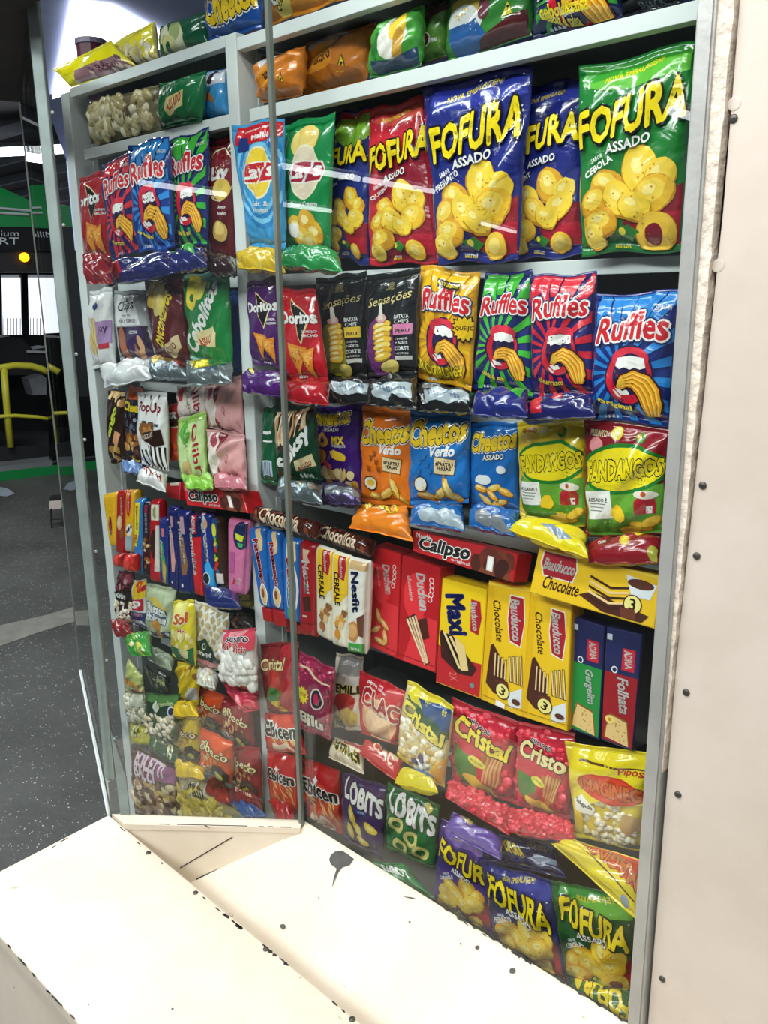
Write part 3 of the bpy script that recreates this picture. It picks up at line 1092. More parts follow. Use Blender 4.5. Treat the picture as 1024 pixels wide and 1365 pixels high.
def pack(name, label, cat, q, dep, T, base, fn=None, kind='bag', fin='film', seal=0.05, pinch=0.02, wrk=1.0, group=None, sealcol=None, nu=30, nv=38, lo=0.02, sealfin=None, shift=True):
    NP[0] += 1
    dt, db = dep if isinstance(dep, tuple) else (dep, dep)
    mx_, my_ = sum(p[0] for p in q) / 4, sum(p[1] for p in q) / 4
    sh_ = 0.0 if not shift else -.05 if mx_ < 322 else (-.04 if mx_ < 425 else 0.0)   # packs at the left of a bay stand proud of its side panel
    sh_ += DOFF.get(label, 0.0)
    dt, db = dt + sh_, db + sh_
    q3 = [on_y(q[0], dt), on_y(q[1], dt), on_y(q[2], db), on_y(q[3], db)]
    S = Surf(q3, kind, T, NP[0] * 7 + 3, seal, pinch, wrk)
    if S.asp < .8: nu, nv = 38, 22
    # body: front and back sheets welded round the rim; top and bottom seals are parts of their own
    uu = (1 - np.cos(np.pi * np.linspace(0, 1, nu))) / 2 * .55 + np.linspace(0, 1, nu) * .45
    vv = np.linspace(0, 1, nv)
    sealed = kind == 'bag' and seal > 0
    if sealed:
        vv = np.concatenate([np.linspace(0, seal, 4), np.linspace(seal, 1 - seal, nv - 6)[1:-1], np.linspace(1 - seal, 1, 4)])
        nv = len(vv)
    U, V = np.meshgrid(uu, vv)
    Fp, Bp = S.pos(U, V), S.back(U, V)
    if kind == 'bag':
        edge = (U < 1e-6) | (U > 1 - 1e-6) | (V < 1e-6) | (V > 1 - 1e-6)
        Bp[edge] = Fp[edge] - S.N * 0.0004
    o0 = S.base(np.array([.5]), np.array([1.0]))[0]

    def sheet(r0, r1):
        n_ = r1 - r0
        vs = np.concatenate([Fp[r0:r1].reshape(-1, 3), Bp[r0:r1].reshape(-1, 3)])
        idx = np.arange(n_ * nu).reshape(n_, nu)
        f = np.stack([idx[:-1, :-1], idx[1:, :-1], idx[1:, 1:], idx[:-1, 1:]], -1).reshape(-1, 4)
        g_ = (f + n_ * nu)[:, ::-1]
        rim = np.concatenate([idx[0, :], idx[1:, -1], idx[-1, -2::-1], idx[-2:0:-1, 0]])
        rn = np.roll(rim, -1)
        w = np.stack([rim, rn, rn + n_ * nu, rim + n_ * nu], 1)
        return vs, np.concatenate([f, g_, w])

    r0, r1 = (3, nv - 3) if sealed else (0, nv)
    vs, fs = sheet(r0, r1)
    me = mesh_col(name, vs - o0, fs, hx(base), M[fin])
    root = bpy.data.objects.new(name, me)
    COL.objects.link(root)
    root.location = o0
    tag(root, label, cat, group)
    sc_ = hx(sealcol) if sealcol else hx(base)
    if sealed:
        for a, b in ((0, 4), (nv - 4, nv)):
            vs, fs = sheet(a, b)
            attach(mesh_col('crimped_seal', vs, fs, sc_, M[sealfin or fin]), 'crimped_seal', root)
    if fn:
        d = Design(S.asp, lo)
        fn(d)
        if d.parts:
            view = nrm(CAM - S.base(np.array([.5]), np.array([.5]))[0])
            cs = max(.3, float(view @ S.N))
            lou = 0.0 if kind == 'roll' else min(.16, .75 * T * math.sqrt(1 - cs * cs) / cs / S.W)
            hid = lambda x: lou + (1 - lou) * x
            # normals of the front sheet
            gu, gv = np.gradient(Fp, axis=1), np.gradient(Fp, axis=0)
            GN = np.cross(gv, gu)
            GN /= np.maximum(1e-9, np.linalg.norm(GN, axis=2))[..., None]
            base_off = 0.0005 if not d.lumps else 0.0036
            off_of = np.array([base_off + 0.00006 * i for i in range(len(d.parts))])
            holder = None
            for word in (False, True):
                ids = [i for i in range(len(d.parts)) if d.is_text[i] == word and len(d.parts[i][0])]
                if not ids: continue
                Tt = np.concatenate([d.parts[i][0] for i in ids]).copy()
                Ll = np.concatenate([np.full(len(d.parts[i][0]), i) for i in ids])
                Tt[:, :, 0] = hid(Tt[:, :, 0])
                Tt, Ll = slice_grid(Tt, Ll, 0, uu)
                Tt, Ll = slice_grid(Tt, Ll, 1, vv)
                key = np.concatenate([np.round(Tt.reshape(-1, 2), 5), np.repeat(Ll, 3)[:, None]], 1)
                uq, inv = np.unique(key, axis=0, return_inverse=True)
                inv = inv.reshape(-1, 3)
                ok = (inv[:, 0] != inv[:, 1]) & (inv[:, 1] != inv[:, 2]) & (inv[:, 0] != inv[:, 2])
                inv = inv[ok]
                a, b, c = uq[inv[:, 0]], uq[inv[:, 1]], uq[inv[:, 2]]
                ar = (b[:, 0] - a[:, 0]) * (c[:, 1] - a[:, 1]) - (b[:, 1] - a[:, 1]) * (c[:, 0] - a[:, 0])
                inv[ar > 0] = inv[ar > 0][:, ::-1]
                inv = inv[np.abs(ar) > 1e-9]
                ci = np.clip(np.searchsorted(uu, uq[:, 0], 'right') - 1, 0, nu - 2)
                cj = np.clip(np.searchsorted(vv, uq[:, 1], 'right') - 1, 0, nv - 2)
                fa = ((uq[:, 0] - uu[ci]) / (uu[ci + 1] - uu[ci]))[:, None]
                fb = ((uq[:, 1] - vv[cj]) / (vv[cj + 1] - vv[cj]))[:, None]
                bl = lambda G: G[cj, ci] * (1 - fa) * (1 - fb) + G[cj, ci + 1] * fa * (1 - fb) + G[cj + 1, ci + 1] * fa * fb + G[cj + 1, ci] * (1 - fa) * fb
                li = uq[:, 2].astype(int)
                nn_ = bl(GN)
                nn_ /= np.linalg.norm(nn_, axis=1)[:, None]
                if nn_.mean(0) @ S.N < 0: nn_ = -nn_
                P_ = bl(Fp) + nn_ * off_of[li][:, None]
                cols_ = np.array([p_[1] for p_ in d.parts])[li]
                nm_ = 'lettering' if word else 'printed_front'
                me = mesh_col(nm_, P_, inv, cols_, M[fin if fin != 'clear' else 'film'])
                if len(me.vertices) == len(nn_):
                    me.normals_split_custom_set_from_vertices(nn_.astype(np.float32))
                if holder is None:
                    holder = attach(me, nm_, root)
                else:
                    o_ = bpy.data.objects.new(nm_, me)
                    COL.objects.link(o_)
                    o_.parent = holder
        for (nm, u0, v0, u1, v1, n, r, cols, seed, flat, long, ell) in d.lumps:
            IV, IF = ico()
            g = np.random.RandomState(seed)
            if ell:
                aa = g.rand(n) * 6.283; rr = np.sqrt(g.rand(n))
                us, vs_ = (u0 + u1) / 2 + (u1 - u0) / 2 * rr * np.cos(aa), (v0 + v1) / 2 + (v1 - v0) / 2 * rr * np.sin(aa)
            else:
                us, vs_ = u0 + (u1 - u0) * g.rand(n), v0 + (v1 - v0) * g.rand(n)
            P = S.pos(us, vs_, 0.0) - S.N * (r * S.W * flat * .45)
            ex = nrm(S.q[1] - S.q[0]); ey = np.cross(S.N, ex)
            rw = r * S.W
            VV, FF, CC = [], [], []
            for i in range(n):
                a = g.rand() * 3.14
                c_, s_ = math.cos(a), math.sin(a)
                sx, sy, sz = rw * long * g.uniform(.8, 1.2), rw * g.uniform(.75, 1.15), rw * flat * g.uniform(.8, 1.2)
                L_ = IV * (1 + g.uniform(-.13, .13, (len(IV), 1)))
                e1, e2 = ex * c_ + ey * s_, -ex * s_ + ey * c_
                VV.append(P[i] + np.outer(L_[:, 0] * sx, e1) + np.outer(L_[:, 1] * sy, e2) + np.outer(L_[:, 2] * sz, S.N))
                FF.append(IF + i * len(IV))
                CC.append(np.tile(np.array(cols[g.randint(len(cols))]) * g.uniform(.85, 1.08), (len(IV), 1)))
            me = mesh_col(nm, np.concatenate(VV), np.concatenate(FF), np.clip(np.concatenate(CC), 0, 1), M['clear'])
            attach(me, nm, root, kind='stuff')
    return root


def carton(name, label, cat, q, dep, depth, base, fn=None, side=None, group=None, fin='card'):
    """a stiff carton: rounded box whose front face is the pixel quad"""
    NP[0] += 1
    dt, db = dep if isinstance(dep, tuple) else (dep, dep)
    mx_, my_ = sum(p[0] for p in q) / 4, sum(p[1] for p in q) / 4
    sh_ = -.05 if mx_ < 322 else (-.04 if mx_ < 425 else 0.0)   # packs at the left of a bay stand proud of its side panel
    sh_ += DOFF.get(label, 0.0)
    dt, db = dt + sh_, db + sh_
    q3 = [on_y(q[0], dt), on_y(q[1], dt), on_y(q[2], db), on_y(q[3], db)]
    S = Surf(q3, 'slab', 0.0, NP[0], 0, 0, 0)
    S.bulge = lambda u, v: np.zeros_like(u)
    o0 = (q3[2] + q3[3]) / 2
    bv = 0.0016
    ins = lambda k: [S.base(np.array([a]), np.array([b]))[0] for a, b in ((k, k / S.asp), (1 - k, k / S.asp), (1 - k, 1 - k / S.asp), (k, 1 - k / S.asp))]
    k = bv / S.W
    rings = [ins(k), [p - S.N * bv for p in q3], [p - S.N * (depth - bv) for p in q3], [p - S.N * depth for p in ins(k)]]
    vs = np.array([p for r in rings for p in r])
    fs = [[0, 3, 2, 1], [12, 13, 14, 15]]
    for r in range(3):
        for i in range(4):
            j = (i + 1) % 4
            fs.append([4 * r + i, 4 * r + j, 4 * r + 4 + j, 4 * r + 4 + i])
    me = mesh_col(name, vs - o0, fs, hx(base), M[fin], smooth=False)
    root = bpy.data.objects.new(name, me)
    COL.objects.link(root)
    root.location = o0
    tag(root, label, cat, group)
    if side:                                     # end flap seen at the right
        a = [q3[1] - S.N * .003, q3[2] - S.N * .003, q3[2] - S.N * (depth - .003), q3[1] - S.N * (depth - .003)]
        ex = nrm(q3[1] - q3[0])
        vs2 = [p + ex * .0004 for p in a] + [p + ex * .0009 for p in a]
        fs2 = [[0, 1, 2, 3], [7, 6, 5, 4]] + [[i, i + 4, (i + 1) % 4 + 4, (i + 1) % 4] for i in range(4)]
        attach(mesh_col('side_flap', vs2, fs2, hx(side), M[fin], smooth=False), 'side_flap', root)
    if fn:
        d = Design(S.asp, 0.012)
        fn(d)
        holder = None
        for word in (False, True):
            VV, FF, CC, kk = [], [], [], 0
            for i, (tr, col) in enumerate(d.parts):
                if len(tr) == 0 or d.is_text[i] != word: continue
                uq, inv = np.unique(np.round(tr.reshape(-1, 2), 5), axis=0, return_inverse=True)
                inv = inv.reshape(-1, 3)
                a, b, c = uq[inv[:, 0]], uq[inv[:, 1]], uq[inv[:, 2]]
                ar = (b[:, 0] - a[:, 0]) * (c[:, 1] - a[:, 1]) - (b[:, 1] - a[:, 1]) * (c[:, 0] - a[:, 0])
                inv[ar > 0] = inv[ar > 0][:, ::-1]
                inv = inv[np.abs(ar) > 1e-9]
                VV.append(S.pos(uq[:, 0], uq[:, 1], 0.0003 + 0.00006 * i))
                FF.append(inv + kk)
                CC.append(np.tile(col, (len(uq), 1)))
                kk += len(uq)
            if not VV: continue
            nm_ = 'lettering' if word else 'printed_front'
            me = mesh_col(nm_, np.concatenate(VV), np.concatenate(FF), np.concatenate(CC), M[fin], smooth=False)
            if holder is None:
                holder = attach(me, nm_, root)
            else:
                o_ = bpy.data.objects.new(nm_, me)
                COL.objects.link(o_)
                o_.parent = holder
    return root

# ------------------------------------------------------------------ print designs
BLK, WHT, YEL, RED, NVY = '#15120f', '#f4f4f2', '#f6dc1c', '#d3202e', '#1b2468'
PUF = ['#f3cf3a', '#eab92c', '#f7dd62', '#e2a624']
CHP = ['#f0c33c', '#f6d65e', '#e8b02a']
POP = ['#f4ecd6', '#fffaf0', '#e9dcb8', '#f7f0df']


def ruffles(c2, flavor, fcol='#f4e02a', base2=None, txt='Ruffles', cu=.5, lowtxt=True, extra=None):
    def f(d):
        d.burst(.36, .60, 17, c2, .2, .45)
        d.poly([(.0, .0), (.16, .0), (.2, .16), (.05, .2)], c2)
        d.poly([(.32, .0), (.5, .0), (.46, .18), (.36, .18)], c2)
        d.poly([(.66, .0), (.86, .0), (.7, .2), (.58, .18)], c2)
        # lips
        x, y = cu + .02, .62
        d.ell(x - .02, y, .31, .35, '#20164a', 8)
        d.ell(x - .02, y, .285, .325, '#d21f34', 8)
        d.ell(x - .12, y - .145, .14, .09, '#e2344a', -20)
        d.ell(x + .1, y - .145, .14, .09, '#e2344a', 20)
        d.ell(x - .16, y + .02, .05, .16, '#b3152c', 10)
        d.ell(x - .0, y - .01, .215, .235, '#20164a', 6)
        d.rel(x, y - .085, [(-.19, .02), (-.17, -.07), (0, -.1), (.18, -.07), (.2, .03), (.13, .05), (.06, .03), (0, .055), (-.07, .03), (-.13, .055)], '#fbfbf7')
        d.rel(x - .06, y + .1, [(-.12, 0), (.02, .02), (.06, .07), (-.06, .08)], '#f2f2ee')
        d.rel(x - .14, y + .13, [(-.07, -.03), (-.03, -.01), (.03, .07), (-.03, .05)], '#fbe9ea')
        # ridged chip tongue: a strip bent out of the mouth
        cl = [(-.2, .06), (-.14, -.02), (-.02, -.05), (.1, .0), (.19, .11), (.23, .24), (.235, .34)]
        hw = [.03, .07, .1, .12, .125, .115, .07]
        def strip(a0, a1, col, ext=0.0):
            Lp, Rp = [], []
            for i_, (px_, py_) in enumerate(cl):
                q0, q1 = cl[max(0, i_ - 1)], cl[min(len(cl) - 1, i_ + 1)]
                tx, ty = q1[0] - q0[0], q1[1] - q0[1]
                n_ = math.hypot(tx, ty)
                nx, ny = -ty / n_, tx / n_
                w_ = hw[i_] + ext
                Lp.append((px_ + nx * w_ * a0, py_ + ny * w_ * a0))
                Rp.append((px_ + nx * w_ * a1, py_ + ny * w_ * a1))
            d.rel(x + .06, y + .06, Lp + Rp[::-1], col)
        strip(-1, 1, '#3a1410', .022)
        strip(-1, 1, '#f0a41c')
        for k in range(4):
            strip(-.78 + .46 * k, -.6 + .46 * k, '#ffd558')
            strip(-.6 + .46 * k, -.5 + .46 * k, '#cf7a10')
        d.ell(x - .1, y + .055, .045, .05, '#f6c33c')
        # name and flavour
        d.t(txt, .5, .26, .86, .27, RED, out=WHT, ow=.085, wt=.03, arc=.05, rise=-.04, shear=.1, out2=NVY, ow2=.125)
        if lowtxt:
            d.t(flavor, .34, .855, .42, .07, fcol, wt=.03, rise=.22, arc=-.06, out=NVY, ow=.09)
        d.t('ELMA CHIPS', .86, .13, .16, .05, WHT, wt=.02)
        for k in range(4):
            d.ell(.16 + k * .055, .955, .022, .03, '#c9cfe0')
        if extra: extra(d)
    return f


def fofura(c2, c3, flavor, txt='FOFURA', tu=.5, tw=.98, top='NOVA EMBALAGEM!', rise=-.16, ring=False, puf=PUF):
    def f(d):
        d.ell(.55, .0, .75, .26, c2, 0, 24)
        d.rel(.5, .02, [(-.6, -.1), (.6, -.16), (.6, .03), (0, .09), (-.6, .15)], c3)
        d.t(top, .5, .085, .5, .05, '#f2dd2c', wt=.02, rise=-.12)
        # red dish and snacks
        d.rel(.68, .82, [(-.22, .1), (-.26, -.2), (-.05, -.1), (.3, -.25), (.34, .16), (.1, .26)], '#8e1424')
        d.rel(.68, .86, [(-.2, .1), (-.18, -.08), (.3, -.1), (.3, .16)], '#b11c30')
        g = random.Random(len(txt) + int(tu * 10))
        for (x, y, a, b, r) in ((.3, .64, .17, .12, 20), (.17, .72, .15, .12, -30), (.62, .58, .2, .17, 60), (.8, .62, .15, .12, -50), (.74, .7, .18, .14, -20), (.42, .72, .18, .13, 40), (.22, .83, .18, .12, 0), (.57, .76, .15, .11, 10), (.14, .9, .13, .1, 30)):
            d.ell(x, y + .008, a * 1.05, b * 1.08, '#c4891c', r, 18, .05)
            d.ell(x, y, a, b, g.choice(puf), r, 18, .05)
            d.ell(x - .02, y - .012, a * .72, b * .66, '#f2cf4c', r, 14, .07)
            d.ell(x - .035, y - .02, a * .36, b * .28, '#f9e58a', r, 12, .1)
            for k_ in range(3): d.ell(x + g.uniform(-.6, .6) * a, y + g.uniform(-.5, .5) * b, .012, .009, '#c98f22', 0, 7)
        if ring:
            d.ell(.76, .9, .2, .18, '#c88a1c').ell(.76, .895, .19, .17, '#efc441').ell(.76, .895, .09, .085, '#7c1424')
        else:
            d.ell(.74, .91, .14, .12, '#c88a1c').ell(.74, .905, .13, .11, '#efc441').ell(.74, .9, .07, .06, '#f7dc72')
        d.rel(.5, .9, [(-.14, -.02), (0, -.08), (.1, -.02), (.02, .05)], '#2f7a2c')
        d.ell(.44, .885, .03, .03, '#f2e04a')
        d.t(txt, tu, .30, tw * .94, .29, YEL, out=BLK, ow=.085, wt=.035, rise=rise, grow=.12, shear=.06)
        d.t('ASSADO', .5, .445, .4, .075, WHT, wt=.03, rise=rise * .9, out=BLK, ow=.06)
        d.t('SABOR', .2, .5, .13, .04, WHT, rot=-18, wt=.03)
        d.t(flavor, .22, .545, .3, .055, WHT, rot=-24, wt=.03)
        d.t('FEITO DE', .42, .955, .16, .03, WHT, wt=.03).t('MILHO', .42, .975, .16, .035, '#f2dd2c', wt=.03)
        # loose glints of confetti
        for k in range(14):
            d.ell(g.uniform(.05, .95), g.uniform(.05, .3), .007, .007, '#cfd6ee')
    return f


def doritos(txt='Doritos', tri='#7a1018', cx=.5, sub='QUEIJO', chipc='#e8902c', tw=.86):
    def f(d):
        for k, c in ((1.0, '#f0d9a0'), (.88, '#17100f'), (.2, tri)):
            d.rel(cx, .33, [(-.2 * k, -.36 * k), (.36 * k, -.02 * k), (.02 * k, .42 * k)], c)
        d.t(txt, cx, .31, tw, .19, WHT, out='#17100f', ow=.06, wt=.045, rise=-.02)
        d.t(sub, .8, .46, .3, .045, WHT, wt=.03)
        d.t('NACHO', .8, .5, .3, .045, WHT, wt=.03)
        for x, y, r, k in ((.4, .74, 8, 1.), (.7, .77, -14, .85)):
            d.rel(x, y + .008, [(-.24, -.22), (.26, -.2), (-.02, .36)], '#7a3408', r, k * 1.06)
            d.rel(x, y, [(-.24, -.22), (.26, -.2), (-.02, .36)], chipc, r, k)
            d.rel(x, y, [(-.17, -.17), (.18, -.15), (-.04, .12)], '#f4b04a', r, k)
            g = random.Random(int(x * 100))
            for i in range(12):
                d.ell(x + g.uniform(-.12, .12), y + g.uniform(-.08, .08), .015, .012, g.choice(('#c8551c', '#fbd48a', '#a83c10')))
        for k in range(4):
            d.ell(.3 + k * .07, .955, .028, .035, '#e9e2e2')
    return f


def lays(disc, ribbon, sub1, sub2, ring=None, chip=True, dx=.5, word="Lay's"):
    def f(d):
        if ring:
            for k, c in ((.62, ring[0]), (.56, ring[1]), (.5, ring[0]), (.44, ring[1]), (.385, ring[2])):
                d.ell(dx, .44, k, k * 1.15, c)
        d.ell(dx, .4, .33, .37, '#f3eccb').ell(dx, .4, .3, .34, disc)
        d.rel(dx, .4, [(-.4, -.02), (-.3, -.13), (.0, -.16), (.36, -.14), (.42, -.02), (.34, .13), (0, .15), (-.32, .14)], '#f4f0e6')
        d.rel(dx, .4, [(-.38, -.02), (-.28, -.115), (.0, -.14), (.34, -.12), (.4, -.02), (.32, .11), (0, .13), (-.3, .12)], ribbon)
        d.t(word, dx, .4, .68, .25, WHT, wt=.04, shear=.22, rise=-.05)
        d.t(sub1, dx, .635, .4 if len(sub1) < 8 else .6, .07, WHT, wt=.02)
        if sub2: d.t(sub2, dx, .685, .4, .07, WHT, wt=.02)
        if chip:
            g = random.Random(3)
            for x, y, a in ((.3, .8, .19), (.55, .76, .2), (.72, .85, .2), (.42, .88, .2), (.6, .92, .17)):
                d.ell(x, y, a, a * .78, '#b88c28', 20).ell(x, y - .006, a * .96, a * .72, g.choice(CHP), 20, 14, .08).ell(x - .02, y - .012, a * .5, a * .3, '#fbeaa0', 20)
            d.ell(.25, .83, .13, .1, '#f5f2ea')
    return f


def cheetos(word='Cheetos', sub='ASSADO', body='#e9a52b', sign=False, tv=.2, script=None, tw=.92, tu=.5, puffs=True):
    def f(d):
        if puffs:
            g = random.Random(len(word) * 3 + len(sub))
            for x, y, r in ((.3, .9, 10), (.55, .86, -30), (.78, .9, 30), (.7, .8, 70)) if sign else ((.25, .72, 10), (.55, .7, -20), (.78, .74, 25), (.35, .84, 30), (.65, .86, -10), (.5, .78, 40)):
                d.ell(x, y + .008, .17, .065, '#9a5a10', r, 14, .12).ell(x, y, .16, .055, g.choice(('#f2b53a', '#f6cf62', '#ecab2c')), r, 14, .14).ell(x - .02, y - .012, .1, .02, '#fbe49a', r, 10, .2)
        d.t(word, tu, tv, tw, .3, '#f6cf2e', out=BLK, ow=.085, wt=.05, rise=-.1, arc=-.04, out2=WHT, ow2=.12, shear=.08)
        if script:
            d.t(script, .62, .40, .46, .13, WHT, wt=.045, shear=.2, rise=-.05)
        else:
            d.t(sub, .55, .37, .46, .085, WHT, wt=.04, rise=-.08, out=BLK, ow=.09)
        if sign:
            d.rel(.66, .56, [(-.17, -.13), (.19, -.1), (.17, .13), (-.19, .1)], '#6b4a22').rel(.66, .56, [(-.16, -.12), (.18, -.09), (.16, .12), (-.18, .09)], '#e8d3a4')
            d.t('#PARTIU', .66, .54, .28, .06, BLK, wt=.04, rot=5).t('FÉRIAS', .66, .58, .22, .06, BLK, wt=.04, rot=5)
            d.rect(.635, .625, .65, .8, '#c9a96c')
            for x, y in ((.22, .52), (.36, .55), (.2, .62), (.4, .62), (.3, .47)):
                d.ell(x, y, .035, .03, '#8f4a10' if body != 'b' else '#2b72b8')
                for k in range(3): d.ell(x - .035 + .035 * k, y - .026, .012, .014, '#8f4a10' if body != 'b' else '#2b72b8')
            d.ell(.22, .76, .13, .11, BLK).ell(.22, .76, .115, .095, '#f4ead0').ell(.22, .755, .07, .05, '#e9c23c' if body != 'b' else '#e4e6ea')
    return f


def fandangos(top, oval='#f3df1f'):
    def f(d):
        if top:
            d.poly([(0, 0), (1, 0), (1, .35), (.6, .5), (0, .5)], top)
        d.ell(.4, .09, .07, .07, '#f4e24a').ell(.4, .085, .045, .04, '#fbf0a0')
        d.t('QUEIJO' if top is None else 'PRESUNTO', .17, .1, .24, .06, '#f4f0c0' if top else '#c84a18', wt=.03)
        d.ell(.16, .19, .09, .08, '#f3c53a' if top is None else '#f09aa0')
        d.ell(.68, .11, .06, .06, '#3a8f2e').ell(.66, .1, .03, .03, '#f2a31a')
        d.rel(.5, .76, [(-.5, -.3), (-.2, -.22), (.2, -.28), (.5, -.34), (.5, .5), (-.5, .5)], '#69a83a')
        d.rel(.5, .9, [(-.5, -.1), (0, -.2), (.5, -.1), (.5, .3), (-.5, .3)], '#4f9230')
        d.ell(.5, .385, .54, .28, '#1f7d2c', -5, 28).ell(.5, .385, .5, .235, oval, -5, 28)
        d.t('FANDANGOS', .5, .385, .92, .2, '#f6e11c', out='#3b2208', ow=.09, wt=.045, rise=-.12, grow=-.05)
        d.rel(.18, .69, [(-.15, -.13), (.18, -.15), (.2, .16), (-.13, .18)], WHT)
        d.t('ASSADO É', .19, .655, .26, .05, BLK, wt=.03)
        for k in range(3): d.rect(.07, .69 + .03 * k, .3 - .03 * k, .697 + .03 * k, '#777')
        # barn and corn
        d.rel(.78, .7, [(-.1, .1), (-.1, -.05), (-.04, -.12), (.1, -.1), (.14, -.02), (.14, .1)], '#b42330').rel(.84, .72, [(-.03, .07), (-.03, -.02), (.04, -.02), (.04, .07)], WHT)
        d.ell(.8, .6, .14, .05, '#ece6da', 0, 12, .1).ell(.78, .595, .03, .03, '#c6562c')
        for x, y, r in ((.72, .9, 20), (.85, .86, -25), (.6, .93, 0)):
            d.ell(x, y, .14, .06, '#b88a1c', r).ell(x, y - .006, .13, .05, '#f0cb44', r, 12, .1)
        d.ell(.47, .78, .1, .1, '#f5cf2a', 0, 10, .25)
    return f


def wafer(d, name='Bauducco', sub='Chocolate', wmat='#4b2012', ylo='#f2c31c'):
    """upright wafer carton, lettering turned a quarter"""
    d.rect(.0, .0, .16, 1, '#e6b50f')
    d.poly([(.0, .0), (1, 0), (1, .03), (.0, .03)], '#f6d64a')
    d.rel(.7, .27, [(-.17, -.5), (.16, -.5), (.22, 0), (.16, .52), (-.12, .46), (-.2, 0)], '#f3ead2').rel(.7, .27, [(-.15, -.47), (.14, -.47), (.2, 0), (.14, .49), (-.1, .43), (-.18, 0)], '#a8182c')
    d.t(name, .7, .27, .82, .2, WHT, rot=82, wt=.03, shear=.15)
    d.t(sub, .3, .31, .85, .17, '#5a2a12', rot=80, wt=.02, shear=.2)
    d.poly([(.16, .52), (.22, .5), (.55, .66), (.55, .9), (.3, .9), (.1, .84)], wmat)
    d.poly([(.62, .86), (.96, .78), (.98, .93), (.7, .97)], '#dfe6ec')
    for cx_, sl in ((.42, 1), (.76, -1)):
        for k in range(4):
            x = cx_ - .16 + k * .085
            d.poly([(x, .565 + .012 * k * sl), (x + .05, .56 + .012 * k * sl), (x + .03 * -sl + .09, .76), (x + .03 * -sl + .03, .76)], '#3a150c')
            d.poly([(x + .012, .57 + .012 * k * sl), (x + .042, .565 + .012 * k * sl), (x + .03 * -sl + .08, .755), (x + .03 * -sl + .048, .755)], '#efcf94')
    d.rel(.48, .82, [(-.14, -.1), (.14, -.14), (.2, .06), (-.08, .12)], '#5a2716').rel(.5, .81, [(-.08, -.06), (.1, -.08), (.12, .02), (-.04, .06)], '#6d3420')
    d.ell(.52, .855, .17, .17, '#3a150c').ell(.52, .855, .15, .15, '#f0e48a')
    d.t('3', .52, .855, .12, .17, '#3a2008', rot=20, wt=.02)
    d.ell(.85, .9, .1, .06, '#5a2a18')
    d.rect(.0, .945, 1, .953, '#b98a0a')


def wafer_flat(d):
    d.rect(0, 0, 1, .06, '#f6d64a')
    d.rel(.21, .3, [(-.16, -.1), (.13, -.1), (.15, 0), (.13, .1), (-.13, .1), (-.17, 0)], '#f3ead2').rel(.21, .3, [(-.15, -.09), (.12, -.09), (.14, 0), (.12, .09), (-.12, .09), (-.155, 0)], '#a8182c')
    d.t('Bauducco', .21, .3, .26, .085, WHT, wt=.03, shear=.15)
    d.t('Chocolate', .25, .68, .3, .1, '#5a2a12', wt=.02, shear=.2)
    d.poly([(.4, .75), (.5, .62), (.95, .8), (.9, .96), (.6, .96)], '#4b2012')
    d.poly([(.74, .12), (.98, .2), (.94, .5), (.8, .5)], '#dfe6ec').ell(.86, .25, .1, .035, '#5a2a18')
    for k in range(5):
        y = .3 + k * .1
        d.poly([(.47, y), (.64, y + .13), (.78, y + .05), (.78, y + .09), (.64, y + .18), (.47, y + .05)], '#3a150c' if k % 2 == 0 else '#efcf94')
    d.ell(.82, .66, .07, .07, '#3a150c').ell(.82, .66, .062, .062, '#f0e48a').t('3', .82, .66, .045, .08, '#3a2008', wt=.02)
    d.rel(.78, .85, [(-.05, -.03), (.06, -.04), (.08, .03), (-.03, .04)], '#6d3420')


def calipso(d, n='Calipso'):
    d.poly([(.55, .0), (1, 0), (1, 1), (.5, 1)], '#c01c24')
    d.blobs(.62, .2, .95, .9, 26, .07, ['#4a1a10', '#6b2a1a', '#3a120c', '#7d3a24'], 5)
    d.rect(.75, .3, .81, .85, '#d9cfc6')
    d.rect(.76, .34, .8, .8, '#eee')
    d.t(n, .33, .52, .5, .14, BLK, wt=.05, shear=.2, rise=-.04, out=WHT, ow=.1)
    d.t('Nestlé', .12, .17, .14, .045, WHT, wt=.02)
    d.t('original', .5, .84, .18, .035, WHT, wt=.02)


def duchen(sub, wafer_=False):
    def f(d):
        d.burst(.5, .5, 1, '#e0303a', 0, .3)
        d.ell(.4, .35, .3, .5, '#e2323a')
        d.t('Duchen', .58, .28, .74, .22, WHT, rot=78, wt=.04, shear=.1)
        d.t(sub, .27, .28, .5, .1, WHT, rot=78, wt=.02, shear=.2)
        for k in range(5):
            d.ell(.8 + .02 * math.sin(k), .14 + k * .045, .06, .06, '#f6e9e6').ell(.8 + .02 * math.sin(k), .14 + k * .045, .045, .045, '#c8182c')
        if wafer_:
            d.poly([(.18, .58), (.42, .5), (.86, .92), (.74, .97)], '#3a150c')
            for k in range(4):
                d.poly([(.2 + k * .07, .585 - k * .02), (.245 + k * .07, .57 - k * .02), (.75 + k * .03, .945 - k * .01), (.72 + k * .03, .955 - k * .01)], '#f1d9b4' if k % 2 == 0 else '#e6b894')
            d.poly([(.5, .55), (.72, .5), (.82, .68), (.66, .72)], '#4a1c10')
        else:
            for x, y, r in ((.35, .66, 70), (.55, .72, 40), (.3, .8, -40), (.6, .84, 80), (.45, .9, 10)):
                d.ell(x, y, .2, .085, '#9a5c1c', r, 16, .06).ell(x, y - .005, .185, .07, '#e7b46a', r, 16, .06).ell(x, y - .01, .08, .03, '#f6d79a', r)
        d.rect(0, .935, 1, .942, '#8e0c16')
    return f


